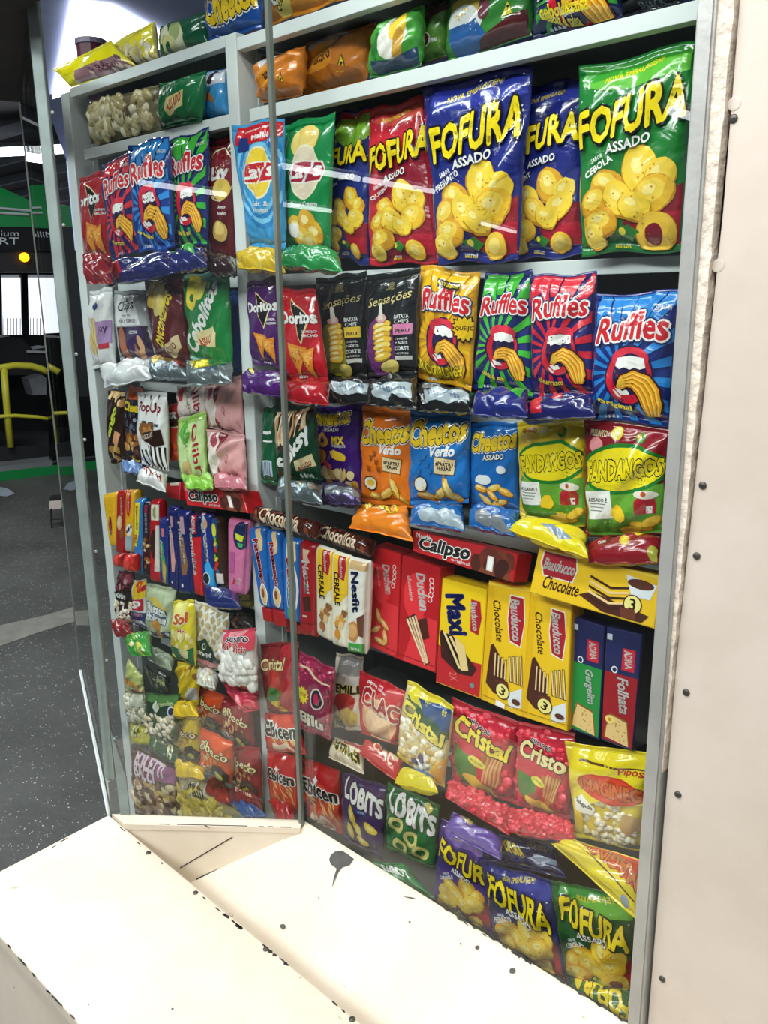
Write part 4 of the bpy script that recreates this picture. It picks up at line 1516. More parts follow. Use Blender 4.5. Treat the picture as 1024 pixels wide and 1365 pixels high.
def biscuit_tube(bg2, word, col, pic, rot=80, wc=None, wt=.02, tv=.35, tl=2.2, out=None):
    def f(d):
        if bg2: d.rect(0, .0, 1, .12, bg2)
        d.t(word, .5, tv, min(tl, d.asp * .55), .42, col, rot=rot, wt=.03, out=out, ow=.08)
        if pic: d.ell(.5, .78, .36, .55, pic[1], 0, 16).ell(.5, .775, .32, .5, pic[0], 0, 16).ell(.45, .76, .15, .22, pic[2] if len(pic) > 2 else pic[0], 0, 12)
    return f


def ebicen(d):
    d.rect(0, 0, 1, .18, '#b4141e')
    d.ell(.5, .75, .6, .6, '#d24a34')
    g = random.Random(4)
    for k in range(16):
        x, y, r = g.uniform(.1, .95), g.uniform(.48, .8), g.uniform(40, 75)
        d.ell(x, y, .14, .026, '#a8541e', r, 8).ell(x, y - .004, .135, .02, '#f1bd7c', r, 8)
    for x, y in ((.35, .9), (.65, .86), (.5, .95)):
        d.ell(x, y, .2, .14, '#f3d8c0', 30, 12, .15).ell(x + .05, y, .1, .06, '#d86a4a', 30)
    d.t('Ebicen', .5, .36, .9, .26, BLK, out=WHT, ow=.09, wt=.045, rise=.06)
    d.rel(.42, .23, [(0, -.08), (.03, -.02), (.09, 0), (.03, .03), (0, .09), (-.03, .03), (-.08, 0), (-.03, -.02)], WHT)


def lobits(green):
    def f(d):
        if green:
            for x, y in ((.2, .5), (.55, .62), (.75, .78), (.3, .8)):
                d.ell(x, y, .17, .15, '#7a8a20').ell(x, y - .005, .16, .14, '#e6d98a', 0, 16, .06).ell(x, y - .005, .085, .07, '#1c6a34')
            d.ell(.82, .1, .1, .06, '#e2cf70', 0, 12, .2)
        else:
            for x, y, r in ((.25, .5, 70), (.4, .7, 50), (.75, .6, 20), (.55, .82, 0), (.2, .75, 80)):
                d.ell(x, y, .19, .085, '#8a6a14', r, 14, .08).ell(x, y - .005, .18, .075, '#f0d14a', r, 14, .08).ell(x, y - .012, .09, .03, '#f9ea9a', r)
            d.rel(.5, .42, [(-.12, -.05), (.13, -.03), (.12, .05), (-.13, .04)], '#2850a8').t('QUEIJO', .5, .42, .18, .05, WHT, wt=.03)
        d.t('LOBITS' if green else 'LOBITS', .5, .24, .98, .34, WHT, out='#2a2a30', ow=.08, wt=.05, rise=.2)
    return f


def popcorn_window(col, word, wcol, low='#3f7d2a'):
    def f(d):
        d.lump('popcorn', .04, .06, .96, .94, 120, .062, ['#e2304a', '#d6203c', '#ee5468', '#c81a34'], 3, .55)
        d.rel(.45, .5, [(-.42, -.42), (.05, -.36), (.44, -.3), (.4, .1), (.2, .56), (-.2, .5), (-.44, .1)], '#c62036')
        d.rel(.4, .62, [(-.38, -.2), (0, -.1), (.1, .3), (-.1, .38), (-.34, .2)], low)
        d.rel(.55, .68, [(-.02, -.28), (.32, -.3), (.28, .1), (.05, .3)], '#b06a2c')
        for k in range(5): d.rel(.62 + .05 * k, .6 + .01 * k, [(-.015, -.2), (.015, -.2), (.0, .22), (-.03, .22)], '#d8a064', 12)
        d.ell(.5, .86, .3, .09, '#e8c23c', 20)
        d.ell(.46, .57, .15, .07, '#e9dc4a', 14).t('MAIS CROCANTE', .46, .57, .24, .035, '#2a5a1c', rot=14, wt=.02)
        d.t('PIPOCAS', .45, .17, .4, .06, '#3a1c10', wt=.03, rise=.2, out=WHT, ow=.08)
        d.t(word, .5, .29, .86, .24, wcol, out='#3a1c10', ow=.09, wt=.04, rise=.22, shear=.15)
    return f


def gibeco(hat, sub):
    def f(d):
        d.blobs(.08, .28, .9, .95, 46, .07, ['#c9a56a', '#b78f52', '#dcc08a', '#9a7440', '#e6d0a0'], 5, .45, .2)
        d.t('gibeco', .5, .3, .9, .22, '#e9dba6', out='#5a3418', ow=.09, wt=.02, rise=.2)
        d.rel(.28, .78, [(-.28, -.1), (0, -.14), (.2, .0), (.14, .12), (-.26, .12)], '#8e2418').rel(.28, .77, [(-.26, -.08), (0, -.12), (.18, 0), (.12, .1), (-.24, .1)], '#e8ecef')
        d.t(sub, .27, .775, .34, .1, '#20304a', wt=.04, rise=.25)
        d.rel(.72, .72, [(-.24, .02), (-.16, -.16), (.12, -.18), (.26, .02), (.2, .3), (-.1, .34)], '#24221f')
        d.ell(.72, .78, .15, .08, '#b9b84a', 10, 10, .2)
    return f


# ------------------------------------------------------------------ the packs, tier by tier
st, ly = .05, (.03, -.02)
BAG, BIS, POPB = 'chip bag', 'biscuit pack', 'popcorn bag'


def bag(label, q, fn, base, dep=st, T=.026, cat=BAG, name='chip_bag', **kw):
    return pack(name, label, cat, q, dep, T * .62, base, fn, **kw)


def lie(label, q, base, fn=None, dep=ly, T=.02, name='chip_bag', cat=BAG, **kw):
    kw.setdefault('wrk', 2.6)
    kw.setdefault('seal', .06)
    return pack(name, label, cat, q, dep, T, base, fn, **kw)


# top of the unit
bag('clear pasta bag with long yellow header lying on top of the unit', quad('c1', 35, 315, 300, 185, 420, 305, 120, 398),
    lambda d: (d.rect(0, 0, .98, .5, '#e8dc14'), d.poly([(.25, .5), (.9, .5), (.98, .95), (.1, .95)], '#8c6a72'), d.blobs(.3, .55, .95, .95, 22, .04, ['#a98088', '#6b4a55', '#c9b6a8'], 3), d.t('Rotini', .72, .7, .3, .09, '#4a2c3a', wt=.01)), '#d9cf2a', dep=.03, T=.02, shift=False, name='pasta_bag', cat='pasta bag', fin='clear')
bag('clear pasta bag with upright yellow corner on top of the unit', quad('c1', 300, 195, 500, 95, 520, 275, 290, 335),
    lambda d: (d.rect(0, 0, .98, .42, '#ded04a'), d.poly([(.5, 0), (.98, 0), (.98, .8), (.75, .9), (.55, .45)], '#f0df1e'), d.blobs(.1, .45, .9, .95, 30, .06, ['#e0d2a4', '#c9b684', '#efe6c6'], 4), d.t('Rotini', .35, .8, .4, .1, '#4a3c2a', wt=.01)), '#cfc07a', dep=.05, T=.03, shift=False, name='pasta_bag', cat='pasta bag', fin='clear')
bag('green snack bag with pale ring shapes on top of the unit', quad('c1', 525, 120, 740, 45, 748, 208, 530, 270),
    lambda d: (d.blobs(.1, .3, .6, .9, 9, .16, ['#cfd0a0', '#a9b878', '#e4e0bc'], 8, .75), d.ell(.2, .8, .14, .13, '#d8cf8a').ell(.2, .8, .07, .06, '#1d5a3c')), '#1b5c3e', dep=.06, T=.035, shift=False)
bag('large blue puff bag standing on top of the unit above the middle post', quad('c1', 730, -190, 985, -250, 990, 128, 745, 196),
    cheetos('Cheetos', 'ASSADO', tv=.62, puffs=False, tw=1.05), '#1d4f9c', dep=.05, T=.04, shift=False)
bag('orange puff bag on the top board of the wide bay', quad('c2', 165, -230, 490, -330, 490, -3, 165, 108),
    lambda d: (cheetos('Cheetos', 'ASSADO', tv=.45, puffs=False)(d), d.t('ASSADO', .25, .72, .42, .1, WHT, wt=.04, rise=-.1, out=BLK, ow=.08), d.ell(.24, .85, .13, .08, '#e4cf6a', -20, 12, .1), d.t('QUEIJO', .22, .8, .2, .06, BLK, wt=.03, rot=-35), d.blobs(.7, .6, .95, .95, 6, .08, ['#f0c33c', '#e8b02a'], 2)), '#dd8c24', dep=.10, T=.04, shift=False)
# second tier, narrow bay
bag('clear bag of pale ring pasta in the narrow bay under the top board', quad('c1', 196, 466, 520, 385, 530, 590, 208, 660),
    lambda d: (d.lump('pasta', .09, .16, .91, .86, 90, .052, ['#d9cfa4', '#c4b684', '#ece4c4', '#b8a874'], 5, .6, 1.3), d.t('ROTINI', .6, .55, .4, .1, '#5a4a3a', wt=.01, rise=-.1)), '#7a7458', dep=.08, T=.034, name='pasta_bag', cat='pasta bag', fin='clear')
bag('dark green snack bag with small red tag in the narrow bay', quad('c1', 520, 382, 735, 322, 715, 547, 535, 590),
    lambda d: (d.rel(.42, .55, [(-.26, .05), (-.2, -.08), (.26, -.13), (.22, .06), (-.18, .16)], '#d9c88a').t('ASSADO', .42, .54, .4, .12, '#a82a1c', wt=.03, rise=-.25), d.t('CO', .15, .15, .2, .2, '#cfd6c8', wt=.04, rot=-15)), '#146b3c', dep=.07, T=.035)
bag('small pale blue snack bag against the middle post under the top board', quad('c1', 735, 330, 830, 308, 836, 532, 715, 548),
    lambda d: (d.poly([(0, 0), (1, 0), (1, .3), (.0, .4)], '#cfd8e4'), d.rel(.4, .62, [(-.3, .1), (-.1, -.2), (.1, -.15), (.3, .15), (.05, .02)], '#b8702c'), d.ell(.4, .15, .15, .2, '#3a2c3c')), '#3f93cf', dep=.08, T=.03)
# second tier, wide bay
for lab, qq, sd in (('crinkled orange snack bag next to the middle post under the top board', quad('c2', 125, 250, 325, 180, 312, 383, 145, 414), 1),
                    ('wider crinkled orange snack bag beside the green ones under the top board', quad('c2', 330, 170, 605, 90, 570, 328, 320, 383), 2)):
    bag(lab, qq, lambda d: (d.poly([(.0, .0), (.6, .0), (.45, .2), (.1, .3)], '#c9ccd0'), d.rel(.3, .42, [(-.2, .2), (-.18, -.1), (.22, -.18), (.2, .1)], '#ee9c2a'), d.t('assado', .36, .45, .26, .1, '#4a2408', wt=.04, rise=-.2),
                            d.rel(.68, .7, [(-.11, .1), (0, -.12), (.13, .09)], '#3a3410').rel(.68, .7, [(-.09, .085), (0, -.095), (.105, .075)], '#f0dc3a').t('T', .685, .715, .04, .09, BLK, wt=.05),
                            d.poly([(.0, .75), (.5, .62), (.98, .8), (.98, 1), (.0, 1)], '#b8681c')), '#d9802a', dep=.08, T=.045, wrk=2.2)
bag('green and white snack bag with a purple round mark beside the orange bags', quad('c2', 612, 95, 800, 15, 790, 266, 578, 317),
    lambda d: (d.ell(.5, .45, .34, .34, '#e6e4dc', 0, 16, .1), d.ell(.62, .3, .2, .2, '#efc733', 0, 14, .1), d.ell(.66, .62, .12, .22, '#c89a3c', 10), d.poly([(0, .75), (.5, .85), (.98, .7), (.98, 1), (0, 1)], '#27405e'), d.ell(.12, .55, .08, .2, '#2c7a34')), '#49a040', dep=.08, T=.045)
bag('brown and green snack bag with a purple round mark between two green ones', quad('c2', 800, 24, 928, -20, 892, 226, 786, 264),
    lambda d: (d.poly([(0, .45), (.98, .25), (.98, 1), (0, 1)], '#5c8a3c'), d.ell(.28, .68, .26, .18, '#dfe0d4').ell(.28, .68, .22, .15, '#5a2338').t('DUBAI', .62, .72, .3, .09, WHT, wt=.04)), '#5a2a2c', dep=.09, T=.04)
bag('green snack bag with a yellow warning triangle beside the dark bags under the top board', quad('c3', 100, -8, 400, -104, 382, 122, 92, 216),
    lambda d: (d.ell(.2, .3, .25, .3, '#d9b64a', 0, 14, .1), d.ell(.18, .62, .3, .2, '#e9ecea', 0, 14, .1), d.poly([(0, .6), (.4, .55), (.6, 1), (0, 1)], '#2f62a4'), d.poly([(.45, .85), (.98, .6), (.98, 1), (.3, 1)], '#5a1f24'),
               d.rel(.78, .55, [(-.06, .06), (0, -.06), (.07, .05)], '#f0dc3a').t('T', .785, .56, .025, .06, BLK, wt=.04), d.ell(.5, .45, .08, .09, '#7a3a4a')), '#3c8a3c', dep=.08, T=.045)
bag('green striped ridged chip bag cut by the top of the wide bay', quad('c3', 400, -102, 690, -196, 690, 62, 385, 132),
    ruffles('#3c9a3c', 'cebola & salsa', extra=lambda d: d.t('cebola&salsa', .4, .74, .6, .1, '#f4e02a', wt=.03)), '#1c2458', dep=.08, T=.045)
bag('dark navy snack bag at the right end under the top board', quad('c3', 690, -172, 900, -222, 885, 12, 690, 54), lambda d: d.t('SNACK', .5, .93, .5, .07, '#8c95a8', wt=.02), '#16181f', dep=.1, T=.04)

# third tier, narrow bay
bag('red triangle-chip bag at the left end of the narrow bay third tier', quad('c1', 158, 815, 292, 760, 300, 1168, 185, 1168), doritos('oritos', cx=.4, sub='QUEIJO'), '#a81a24', dep=.07)
bag('red and navy striped mouth chip bag next to the red triangle-chip bag', quad('c1', 258, 748, 395, 690, 437, 1130, 305, 1196), ruffles('#d8303c', 'churrasco'), '#1d2466', dep=.055)
bag('blue striped mouth chip bag between the red and green ones in the narrow bay', quad('c1', 375, 665, 565, 612, 592, 1130, 425, 1150), ruffles('#2f8ede', 'original'), '#163a8c', dep=.035)
bag('green striped mouth chip bag beside the maroon bag in the narrow bay', quad('c1', 558, 640, 747, 580, 742, 1112, 595, 1142), ruffles('#3fb43c', 'cebola & salsa'), '#1c2a6c', dep=.05)
bag('maroon potato chip bag partly behind the middle post', quad('c1', 715, 640, 872, 608, 868, 1200, 740, 1200),
    lambda d: (d.ell(.62, .3, .42, .5, '#d8cfb0').ell(.62, .3, .4, .47, '#7a1c26').t('Lay', .62, .3, .5, .3, WHT, wt=.05, shear=.2), d.ell(.7, .42, .26, .2, '#dfc25a'), d.t('Aneto', .7, .55, .3, .06, WHT, wt=.02).t('Bolado', .7, .6, .32, .06, WHT, wt=.02), d.ell(.6, .75, .3, .26, '#3a1c14').ell(.6, .74, .26, .2, '#c9a65a').ell(.6, .72, .18, .12, '#e4c878')), '#5e141c', dep=.075, T=.03)
lie('folded red chip bag lying under the red triangle-chip bag', quad('c1', 178, 1150, 300, 1165, 306, 1290, 190, 1290), '#8c1420')
lie('navy chip bag with red stripes lying across the narrow bay', quad('c1', 290, 1225, 570, 1122, 590, 1240, 275, 1302), '#1c2464', lambda d: (d.poly([(0, .2), (.2, .1), (.15, .9), (0, .9)], '#c8303c'), d.poly([(.45, .05), (.6, 0), (.72, .4), (.5, .6)], '#2f7ec8'), d.t('Ruffles', .36, .6, .13, .1, '#d8a0b0', rot=-10, wt=.02)))
lie('navy chip bag with green stripes lying beside the maroon bag', quad('c1', 560, 1160, 738, 1122, 737, 1212, 570, 1243), '#1c2464', lambda d: (d.poly([(.05, 0), (.25, 0), (.2, .5), (.0, .5)], '#3fa43c'), d.poly([(.6, 0), (.8, 0), (.75, .5), (.55, .5)], '#3fa43c')), dep=(.025, -.025))
lie('dark maroon chip bag end lying at the middle post', quad('c1', 745, 1188, 866, 1178, 866, 1242, 750, 1238), '#2c1418')

# third tier, wide bay
bag('light blue salt and vinegar chip bag beside the middle post', quad('c2', 25, 505, 240, 470, 245, 1005, 105, 1005),
    lambda d: (lays('#f0cf3c', '#c8202c', 'Salt &', 'Vinegar', ring=('#2c86c8', '#7cc4ea', '#3a9ad6'), chip=False)(d), d.poly([(0, 0), (1, 0), (1, .13), (.72, .15), (.6, .17), (0, .17)], '#c81e2c'), d.t('Ofertas para a', .5, .06, .6, .05, WHT, wt=.03, rise=-.08), d.t('Malliê U', .62, .12, .5, .07, WHT, wt=.04, rise=-.05), d.rel(.2, .16, [(-.15, .12), (-.1, -.1), (.1, -.08), (.12, .1)], '#263a7c'), d.ell(.84, .16, .1, .11, '#1f6fc0').ell(.84, .155, .05, .05, WHT)), '#3f9ad4', dep=.03)
bag('green sour cream chip bag beside the light blue one', quad('c2', 240, 500, 442, 450, 422, 1025, 240, 1000), lambda d: (d.ell(.45, .17, .3, .2, '#f0d57a', -15), lays('#e9d9c0', '#a81c34', 'Sour Cream', None)(d)), '#1b8a4c', dep=.05)
bag('puff snack bag with lime top and navy front beside the green chip bag', quad('c2', 440, 452, 602, 425, 578, 1070, 415, 1012), lambda d: (d.poly([(0, .0), (1, 0), (1, .18), (0, .18)], '#c8243a'), d.ell(.5, .13, .5, .3, '#8cc63c'), fofura('#a8d24a', '#c8243a', '', 'FURA', .5, .9)(d)), '#26347c', dep=.065)
bag('red puff snack bag between the navy ones in the third tier', quad('c2', 580, 440, 802, 385, 858, 1055, 580, 1066), lambda d: (d.poly([(0, .32), (1, .24), (1, 1), (0, 1)], '#8c1c30'), d.poly([(0, .32), (.2, .38), (.2, 1), (0, 1)], '#c22c3c'), fofura('#e05a4c', '#d23c44', 'QUEIJO', 'FOFURA', .56, 1.05, ring=False)(d)), '#cf2c3c', dep=.055)
bag('large navy puff snack bag in the third tier, the front one of two', quad('c3', 8, 300, 388, 214, 335, 890, 62, 902), fofura('#2c3a9c', '#25308a', 'PRESUNTO', 'FOFURA', .52, .95), '#222c7e', dep=.03, T=.032)
bag('navy puff snack bag squeezed between the front navy bag and the green one', quad('c3', 315, 300, 562, 262, 558, 872, 300, 892), fofura('#2c3a9c', '#25308a', 'PRESUNT', 'OFURA', .5, 1.0), '#222c7e', dep=.07, T=.03)
bag('large green onion puff snack bag at the right end of the third tier', quad('c3', 538, 235, 948, 138, 897, 856, 550, 872), fofura('#5fb83c', '#3a9a34', 'CEBOLA', 'FOFURA', .5, 1.0, ring=True), '#1f7c34', dep=.03, T=.035)
lie('yellow snack bag lying at the foot of the light blue chip bag', quad('c5', 20, 32, 200, 15, 222, 105, 22, 82), '#d9b72a', lambda d: d.blobs(.2, .2, .9, .9, 8, .05, ['#b8901a', '#f0dc6a'], 2))
lie('green snack bag lying at the foot of the green chip bag', quad('c5', 205, 22, 440, 18, 458, 100, 200, 72), '#1f8a44', dep=(.02, -.03))

# fourth tier, narrow bay
bag('white breadstick bag with a lilac label by the end post', quad('c4', 75, 190, 195, 168, 217, 592, 95, 602),
    lambda d: (d.rect(.0, .36, .35, .8, '#c9a95c'), [d.rect(.02 + .09 * k, .34, .07 + .09 * k, .82, '#e2cf94') for k in range(4)], d.rect(.36, .4, .98, .68, '#a98ab8'), d.t('Joy', .66, .5, .4, .2, '#4a2a5c', wt=.02), d.rel(.66, .71, [(-.25, -.05), (.25, -.07), (.25, .05), (-.25, .06)], '#b81c2c'), d.ell(.35, .2, .2, .11, '#22386c')), '#dfe2e2', dep=.06, name='breadstick_bag')
bag('white and purple pita chip bag beside the white breadstick bag', quad('c4', 205, 190, 362, 184, 430, 542, 235, 552),
    lambda d: (d.poly([(0, .05), (.7, .08), (.85, .5), (0, .5)], '#e8eaea'), d.t('air', .5, .12, .25, .1, BLK, wt=.02, shear=.2), d.t('Chips', .42, .23, .6, .2, BLK, wt=.02, shear=.25, rise=-.05), d.t('PÃO SÍRIO', .42, .43, .55, .08, BLK, wt=.02), d.t('feito de', .42, .35, .3, .05, BLK, wt=.01), d.rect(.0, .52, .98, .98, '#2c1c34'), d.rect(.35, .52, .85, .98, '#3c2a5c'), d.rel(.2, .76, [(-.12, .3), (-.14, -.2), (.02, -.3), (.1, 0), (.0, .32)], '#b06a4c'), d.blobs(.5, .75, .75, .95, 6, .12, ['#c98a5c', '#e0ac7c', '#a86438'], 3, .5), d.t('AZEITONA', .6, .6, .3, .05, WHT, wt=.03)), '#aab0b2', dep=.05)
bag('maroon corn snack bag with yellow chips at its top', quad('c4', 365, 140, 562, 108, 607, 552, 430, 532),
    lambda d: (d.blobs(.02, .02, .75, .4, 26, .13, ['#d9b43c', '#e8cc5c', '#c89c2c', '#f0dc80'], 6, .8), d.poly([(.98, 0), (.75, .05), (.55, .35), (.3, .55), (.1, .7), (.1, 1), (.98, 1)], '#5c1c1c'), d.t('ONCONZITOS', .45, .52, .98, .2, '#f0dc3c', rot=-58, wt=.05), d.rel(.6, .85, [(-.3, .1), (-.22, -.05), (.25, -.2), (.3, 0), (-.1, .2)], '#d8c49a').t('ASSADO', .55, .86, .4, .1, '#6a3a1c', rot=-15, wt=.03)), '#5c1c1c', dep=.045)
bag('green onion snack bag with white slanting lettering at the narrow bay end', quad('c4', 570, 110, 807, 68, 832, 622, 605, 547),
    lambda d: (d.poly([(.0, .02), (.55, .02), (.3, .32), (.05, .36)], '#e8d22c'), d.ell(.15, .28, .16, .16, '#f0dc3c').ell(.15, .27, .06, .06, '#1c6a3c'), d.ell(.42, .12, .14, .22, '#e9dc5c', 20), d.t('Cebolitos', .42, .48, 1.15, .24, WHT, rot=-52, wt=.045, shear=.1), d.rel(.5, .71, [(-.25, .1), (-.22, -.08), (.2, -.2), (.3, -.12), (.24, .06)], '#e8d8a0').t('ASSADO', .48, .72, .38, .11, '#b82a1c', rot=-18, wt=.04), d.poly([(.2, 0), (.98, 0), (.98, .12), (.5, .1)], '#6ab8a0')), '#17803c', dep=.03, sealcol='#8cc4b4')
bag('blue snack bag mostly hidden beside the middle post in the fourth tier', quad('c4', 812, 190, 868, 188, 872, 622, 835, 622), None, '#1c4a9c', dep=.09, T=.012)
lie('white pita chip bag lying folded by the end post', quad('c4', 140, 580, 400, 545, 412, 640, 152, 698), '#d3d8da', lambda d: (d.rect(.1, .1, .8, .3, '#eceeee'), d.t('chips', .5, .25, .15, .12, '#777', wt=.01)))
lie('silver and maroon snack bag lying under the maroon corn bag', quad('c4', 400, 555, 590, 550, 592, 652, 398, 645), '#8c98a0', lambda d: (d.rect(0, 0, .98, .45, '#a8883c'), d.poly([(.7, 0), (.98, 0), (.98, .6), (.6, .4)], '#7a2420')), fin='foil')
lie('silver, green and yellow snack bag lying under the green onion bag', quad('c4', 588, 555, 822, 560, 824, 672, 585, 684), '#98a4a8', lambda d: (d.ell(.35, .25, .35, .2, '#d8cc3c'), d.ell(.75, .3, .2, .16, '#2c9a4c'), [d.rect(.3 + .06 * k, .55, .33 + .06 * k, .65, '#4a6a9c') for k in range(9)]), fin='foil', dep=(.02, -.03))

# fourth tier, wide bay
bag('purple triangle-chip bag by the middle post', quad('c5', 60, 145, 182, 118, 222, 502, 85, 482), doritos('Doritos', '#3a1450', .5, 'SUPER', tw=1.0), '#4c1a66', dep=.06)
bag('bright red triangle-chip bag beside the purple one', quad('c5', 183, 165, 345, 172, 397, 552, 220, 552), doritos('Doritos', '#3a1014', .55, 'QUEIJO'), '#c41a28', dep=.045)


def sens(pan, c2):
    def f(d):
        d.ell(.28, .72, .34, .45, c2, 0, 24)
        d.t('Sensações', .5, .26, .86, .16, '#e4d48a', wt=.005, shear=.25, rise=-.1)
        d.ell(.5, .13, .07, .05, '#6a6244').t('ELMA CHIPS', .5, .165, .2, .03, '#b0a468', wt=.01)
        d.t('BATATA', .76, .43, .28, .055, WHT, wt=.02).t('CHIPS', .76, .475, .26, .055, WHT, wt=.02)
        d.rect(.6, .5, .95, .6, pan)
        d.t('PERU', .77, .565, .26, .05, '#3a2a10', wt=.03)
        d.t('-TOQUE-', .77, .64, .25, .035, WHT, wt=.02).t('+ AZEITE', .77, .675, .25, .035, WHT, wt=.02).t('CORTE', .77, .73, .28, .055, WHT, wt=.03).t('+RÚSTICO', .77, .775, .25, .035, WHT, wt=.02)
        d.rect(.62, .8, .95, .84, '#c8c8c0')
        for k in range(7):
            d.ell(.36 + .02 * (k % 2), .5 + k * .05, .2, .07, '#a88a24', -8).ell(.36 + .02 * (k % 2), .495 + k * .05, .19, .055, CHP[k % 3], -8, 14, .08).ell(.32, .49 + k * .05, .1, .02, '#f8ecb0', -8)
        d.ell(.5, .9, .2, .1, '#b89a34', -10).ell(.5, .895, .19, .09, '#f2dc78', -10)
        d.ell(.36, .43, .12, .06, '#d8a09c', 0, 12, .2).rel(.34, .38, [(-.05, .1), (-.02, -.14), (.04, -.14), (.06, .1)], '#d9d6c8')
    return f


bag('black potato chip bag with a yellow panel beside the red bag', quad('c5', 345, 130, 557, 94, 557, 547, 395, 542), sens('#e4c23c', '#8a8a1c'), '#17191c', dep=.05, sealcol='#1c1e22')
bag('black potato chip bag with a pink panel and purple glow', quad('c5', 555, 120, 777, 74, 763, 537, 560, 532), sens('#d884b0', '#6a2c72'), '#17191c', dep=.04)


def rufyel(d):
    ruffles('#f0bc14', '', lowtxt=False)(d)
    d.star(.88, .47, .2, '#2a1c0c', 14, .75).star(.88, .47, .17, '#f2c61c', 14, .75).t('QUEIJO', .88, .47, .24, .07, '#2a1c0c', wt=.03, rise=-.1)
    d.t('CROCRRRUNCH!', .45, .86, .86, .14, '#f4d82a', out=BLK, ow=.09, wt=.05, arc=-.12, rise=.02)
    d.rect(.35, .1, .72, .16, '#3a2c10').t('NOVO SABOR', .53, .13, .34, .04, '#f4d82a', wt=.03)


bag('yellow cheese chip bag with open mouth and jagged speech star', quad('c5', 780, 68, 1024, 108, 988, 592, 765, 542), rufyel, '#e8a818', dep=.05, T=.03)
bag('green and navy sunburst mouth chip bag beside the yellow one', quad('c6', 150, 75, 352, 62, 358, 612, 95, 572), ruffles('#46b83c', 'cebola & salsa'), '#1e2a72', dep=.055)
bag('red and navy sunburst mouth chip bag next to the green sunburst one', quad('c6', 338, 88, 627, 72, 613, 602, 355, 612), ruffles('#d8283c', 'churrasco'), '#241f6a', dep=.04, T=.03)
bag('blue sunburst mouth chip bag at the right end of the fourth tier', quad('c6', 622, 170, 988, 148, 942, 732, 600, 702), ruffles('#2486da', 'original'), '#152c7c', dep=.03, T=.035)
lie('purple chip bag lying folded at the middle post', quad('c5', 48, 530, 226, 510, 232, 622, 42, 592), '#4a1c6c', lambda d: d.ell(.2, .3, .05, .05, '#c8c83c'))
lie('crinkled red chip bag lying under the bright red triangle-chip bag', quad('c5', 228, 562, 402, 553, 398, 652, 222, 632), '#a81424', dep=(.025, -.025), wrk=2.2)
for lab, qq, dd in (('black chip bag with silver strip lying under the yellow panel bag', quad('c5', 395, 548, 582, 543, 592, 642, 393, 642), (.03, -.02)),
                    ('black chip bag with silver strip lying under the pink panel bag', quad('c5', 568, 550, 762, 523, 763, 667, 558, 652), (.02, -.03)),
                    ('black chip bag with long silver strip lying under the yellow cheese bag', quad('c5', 758, 560, 1002, 600, 988, 682, 757, 672), (.03, -.02))):
    lie(lab, qq, '#1d1f22', lambda d: (d.poly([(.06, .48), (.95, .4), (.95, .82), (.06, .86)], '#a9b6be'), [d.rect(.15 + .06 * k, .58, .19 + .06 * k, .68, '#5f7890') for k in range(12)]), dep=dd)
lie('navy chip bag with green stripes lying in the wide bay', quad('c6', 108, 585, 332, 573, 332, 692, 95, 682), '#1e2a78', lambda d: (d.poly([(.2, 0), (.4, 0), (.35, .4), (.15, .4)], '#3fa43c'), d.poly([(.7, 0), (.98, .1), (.9, .5), (.7, .4)], '#3fa43c')), dep=(.025, -.025))
lie('navy chip bag with red stripes lying in the wide bay', quad('c6', 310, 652, 622, 588, 622, 692, 298, 702), '#1e2062', lambda d: (d.poly([(0, .3), (.25, .1), (.2, .9), (0, .9)], '#c82c3c'), d.poly([(.4, .1), (.6, 0), (.55, .5), (.4, .6)], '#c82c3c')))

# fifth tier, narrow bay
bag('dark brown snack bag with lime lettering by the end post', quad('e5', 118, 175, 327, 163, 332, 988, 150, 1004),
    lambda d: (d.blobs(.05, .02, .95, .2, 12, .16, ['#d8b070', '#b8884a', '#ecd09a'], 4), d.t('ango', .45, .43, .95, .3, '#c8dc3c', rot=-62, wt=.05, out='#2a2010', ow=.09), d.rel(.6, .65, [(-.22, .1), (0, -.24), (.3, -.12), (.1, .3)], '#d89a70'), d.blobs(.2, .78, .8, .95, 9, .16, ['#c8a060', '#a87c3c', '#e4c88c'], 7)), '#2c1812', dep=.06)
bag('orange and dark puff bag between the lime lettered bag and the white one', quad('e5', 335, 85, 532, 140, 502, 1004, 335, 962),
    lambda d: (d.rect(0, 0, .98, .17, '#e8661c'), d.t('Chee', .45, .27, .85, .3, '#f2d42e', out=BLK, ow=.09, wt=.05), d.blobs(.1, .6, .9, .85, 20, .14, ['#c8904a', '#9a5c28', '#e8c080', '#6a3818'], 5), d.blobs(.1, .35, .9, .58, 12, .1, ['#5a6474', '#8c95a4', '#39404e'], 6), d.t('Chee', .6, .95, .6, .15, '#f2d42e', wt=.04, out=BLK, ow=.08)), '#2a2026', dep=.05)


def popup(d):
    d.t('PopUp', .45, .21, .86, .24, '#7a1420', wt=.03, rise=.02)
    for k in range(3): d.rect(.18 + .24 * k, .37 + .01 * k, .36 + .24 * k, .405 + .01 * k, '#3c4450')
    for x, y in ((.12, .06), (.4, .08), (.7, .06)): d.rel(x, y, [(-.06, -.06), (.05, -.02), (.07, .06)], '#4a4c50')
    d.ell(.35, .5, .33, .2, '#8c5a2c', 0, 14, .2).blobs(.15, .44, .6, .54, 14, .08, ['#b07c44', '#6a3c1c', '#d0a468'], 3)
    d.rel(.5, .58, [(-.36, .05), (-.3, -.08), (.4, -.2), (.45, .1), (.2, .16)], '#2c1810').t('CHOCOLATE', .4, .56, .5, .09, '#d8c8b8', rot=-14, wt=.03)
    d.rect(.0, .68, .98, .98, '#1c1a1c')
    for k in range(7): d.poly([(.04 + .14 * k, .68), (.11 + .14 * k, .68), (.14 + .14 * k, .98), (.07 + .14 * k, .98)], '#f0f0ee')
    d.ell(.2, .69, .14, .1, '#f0f0ee')


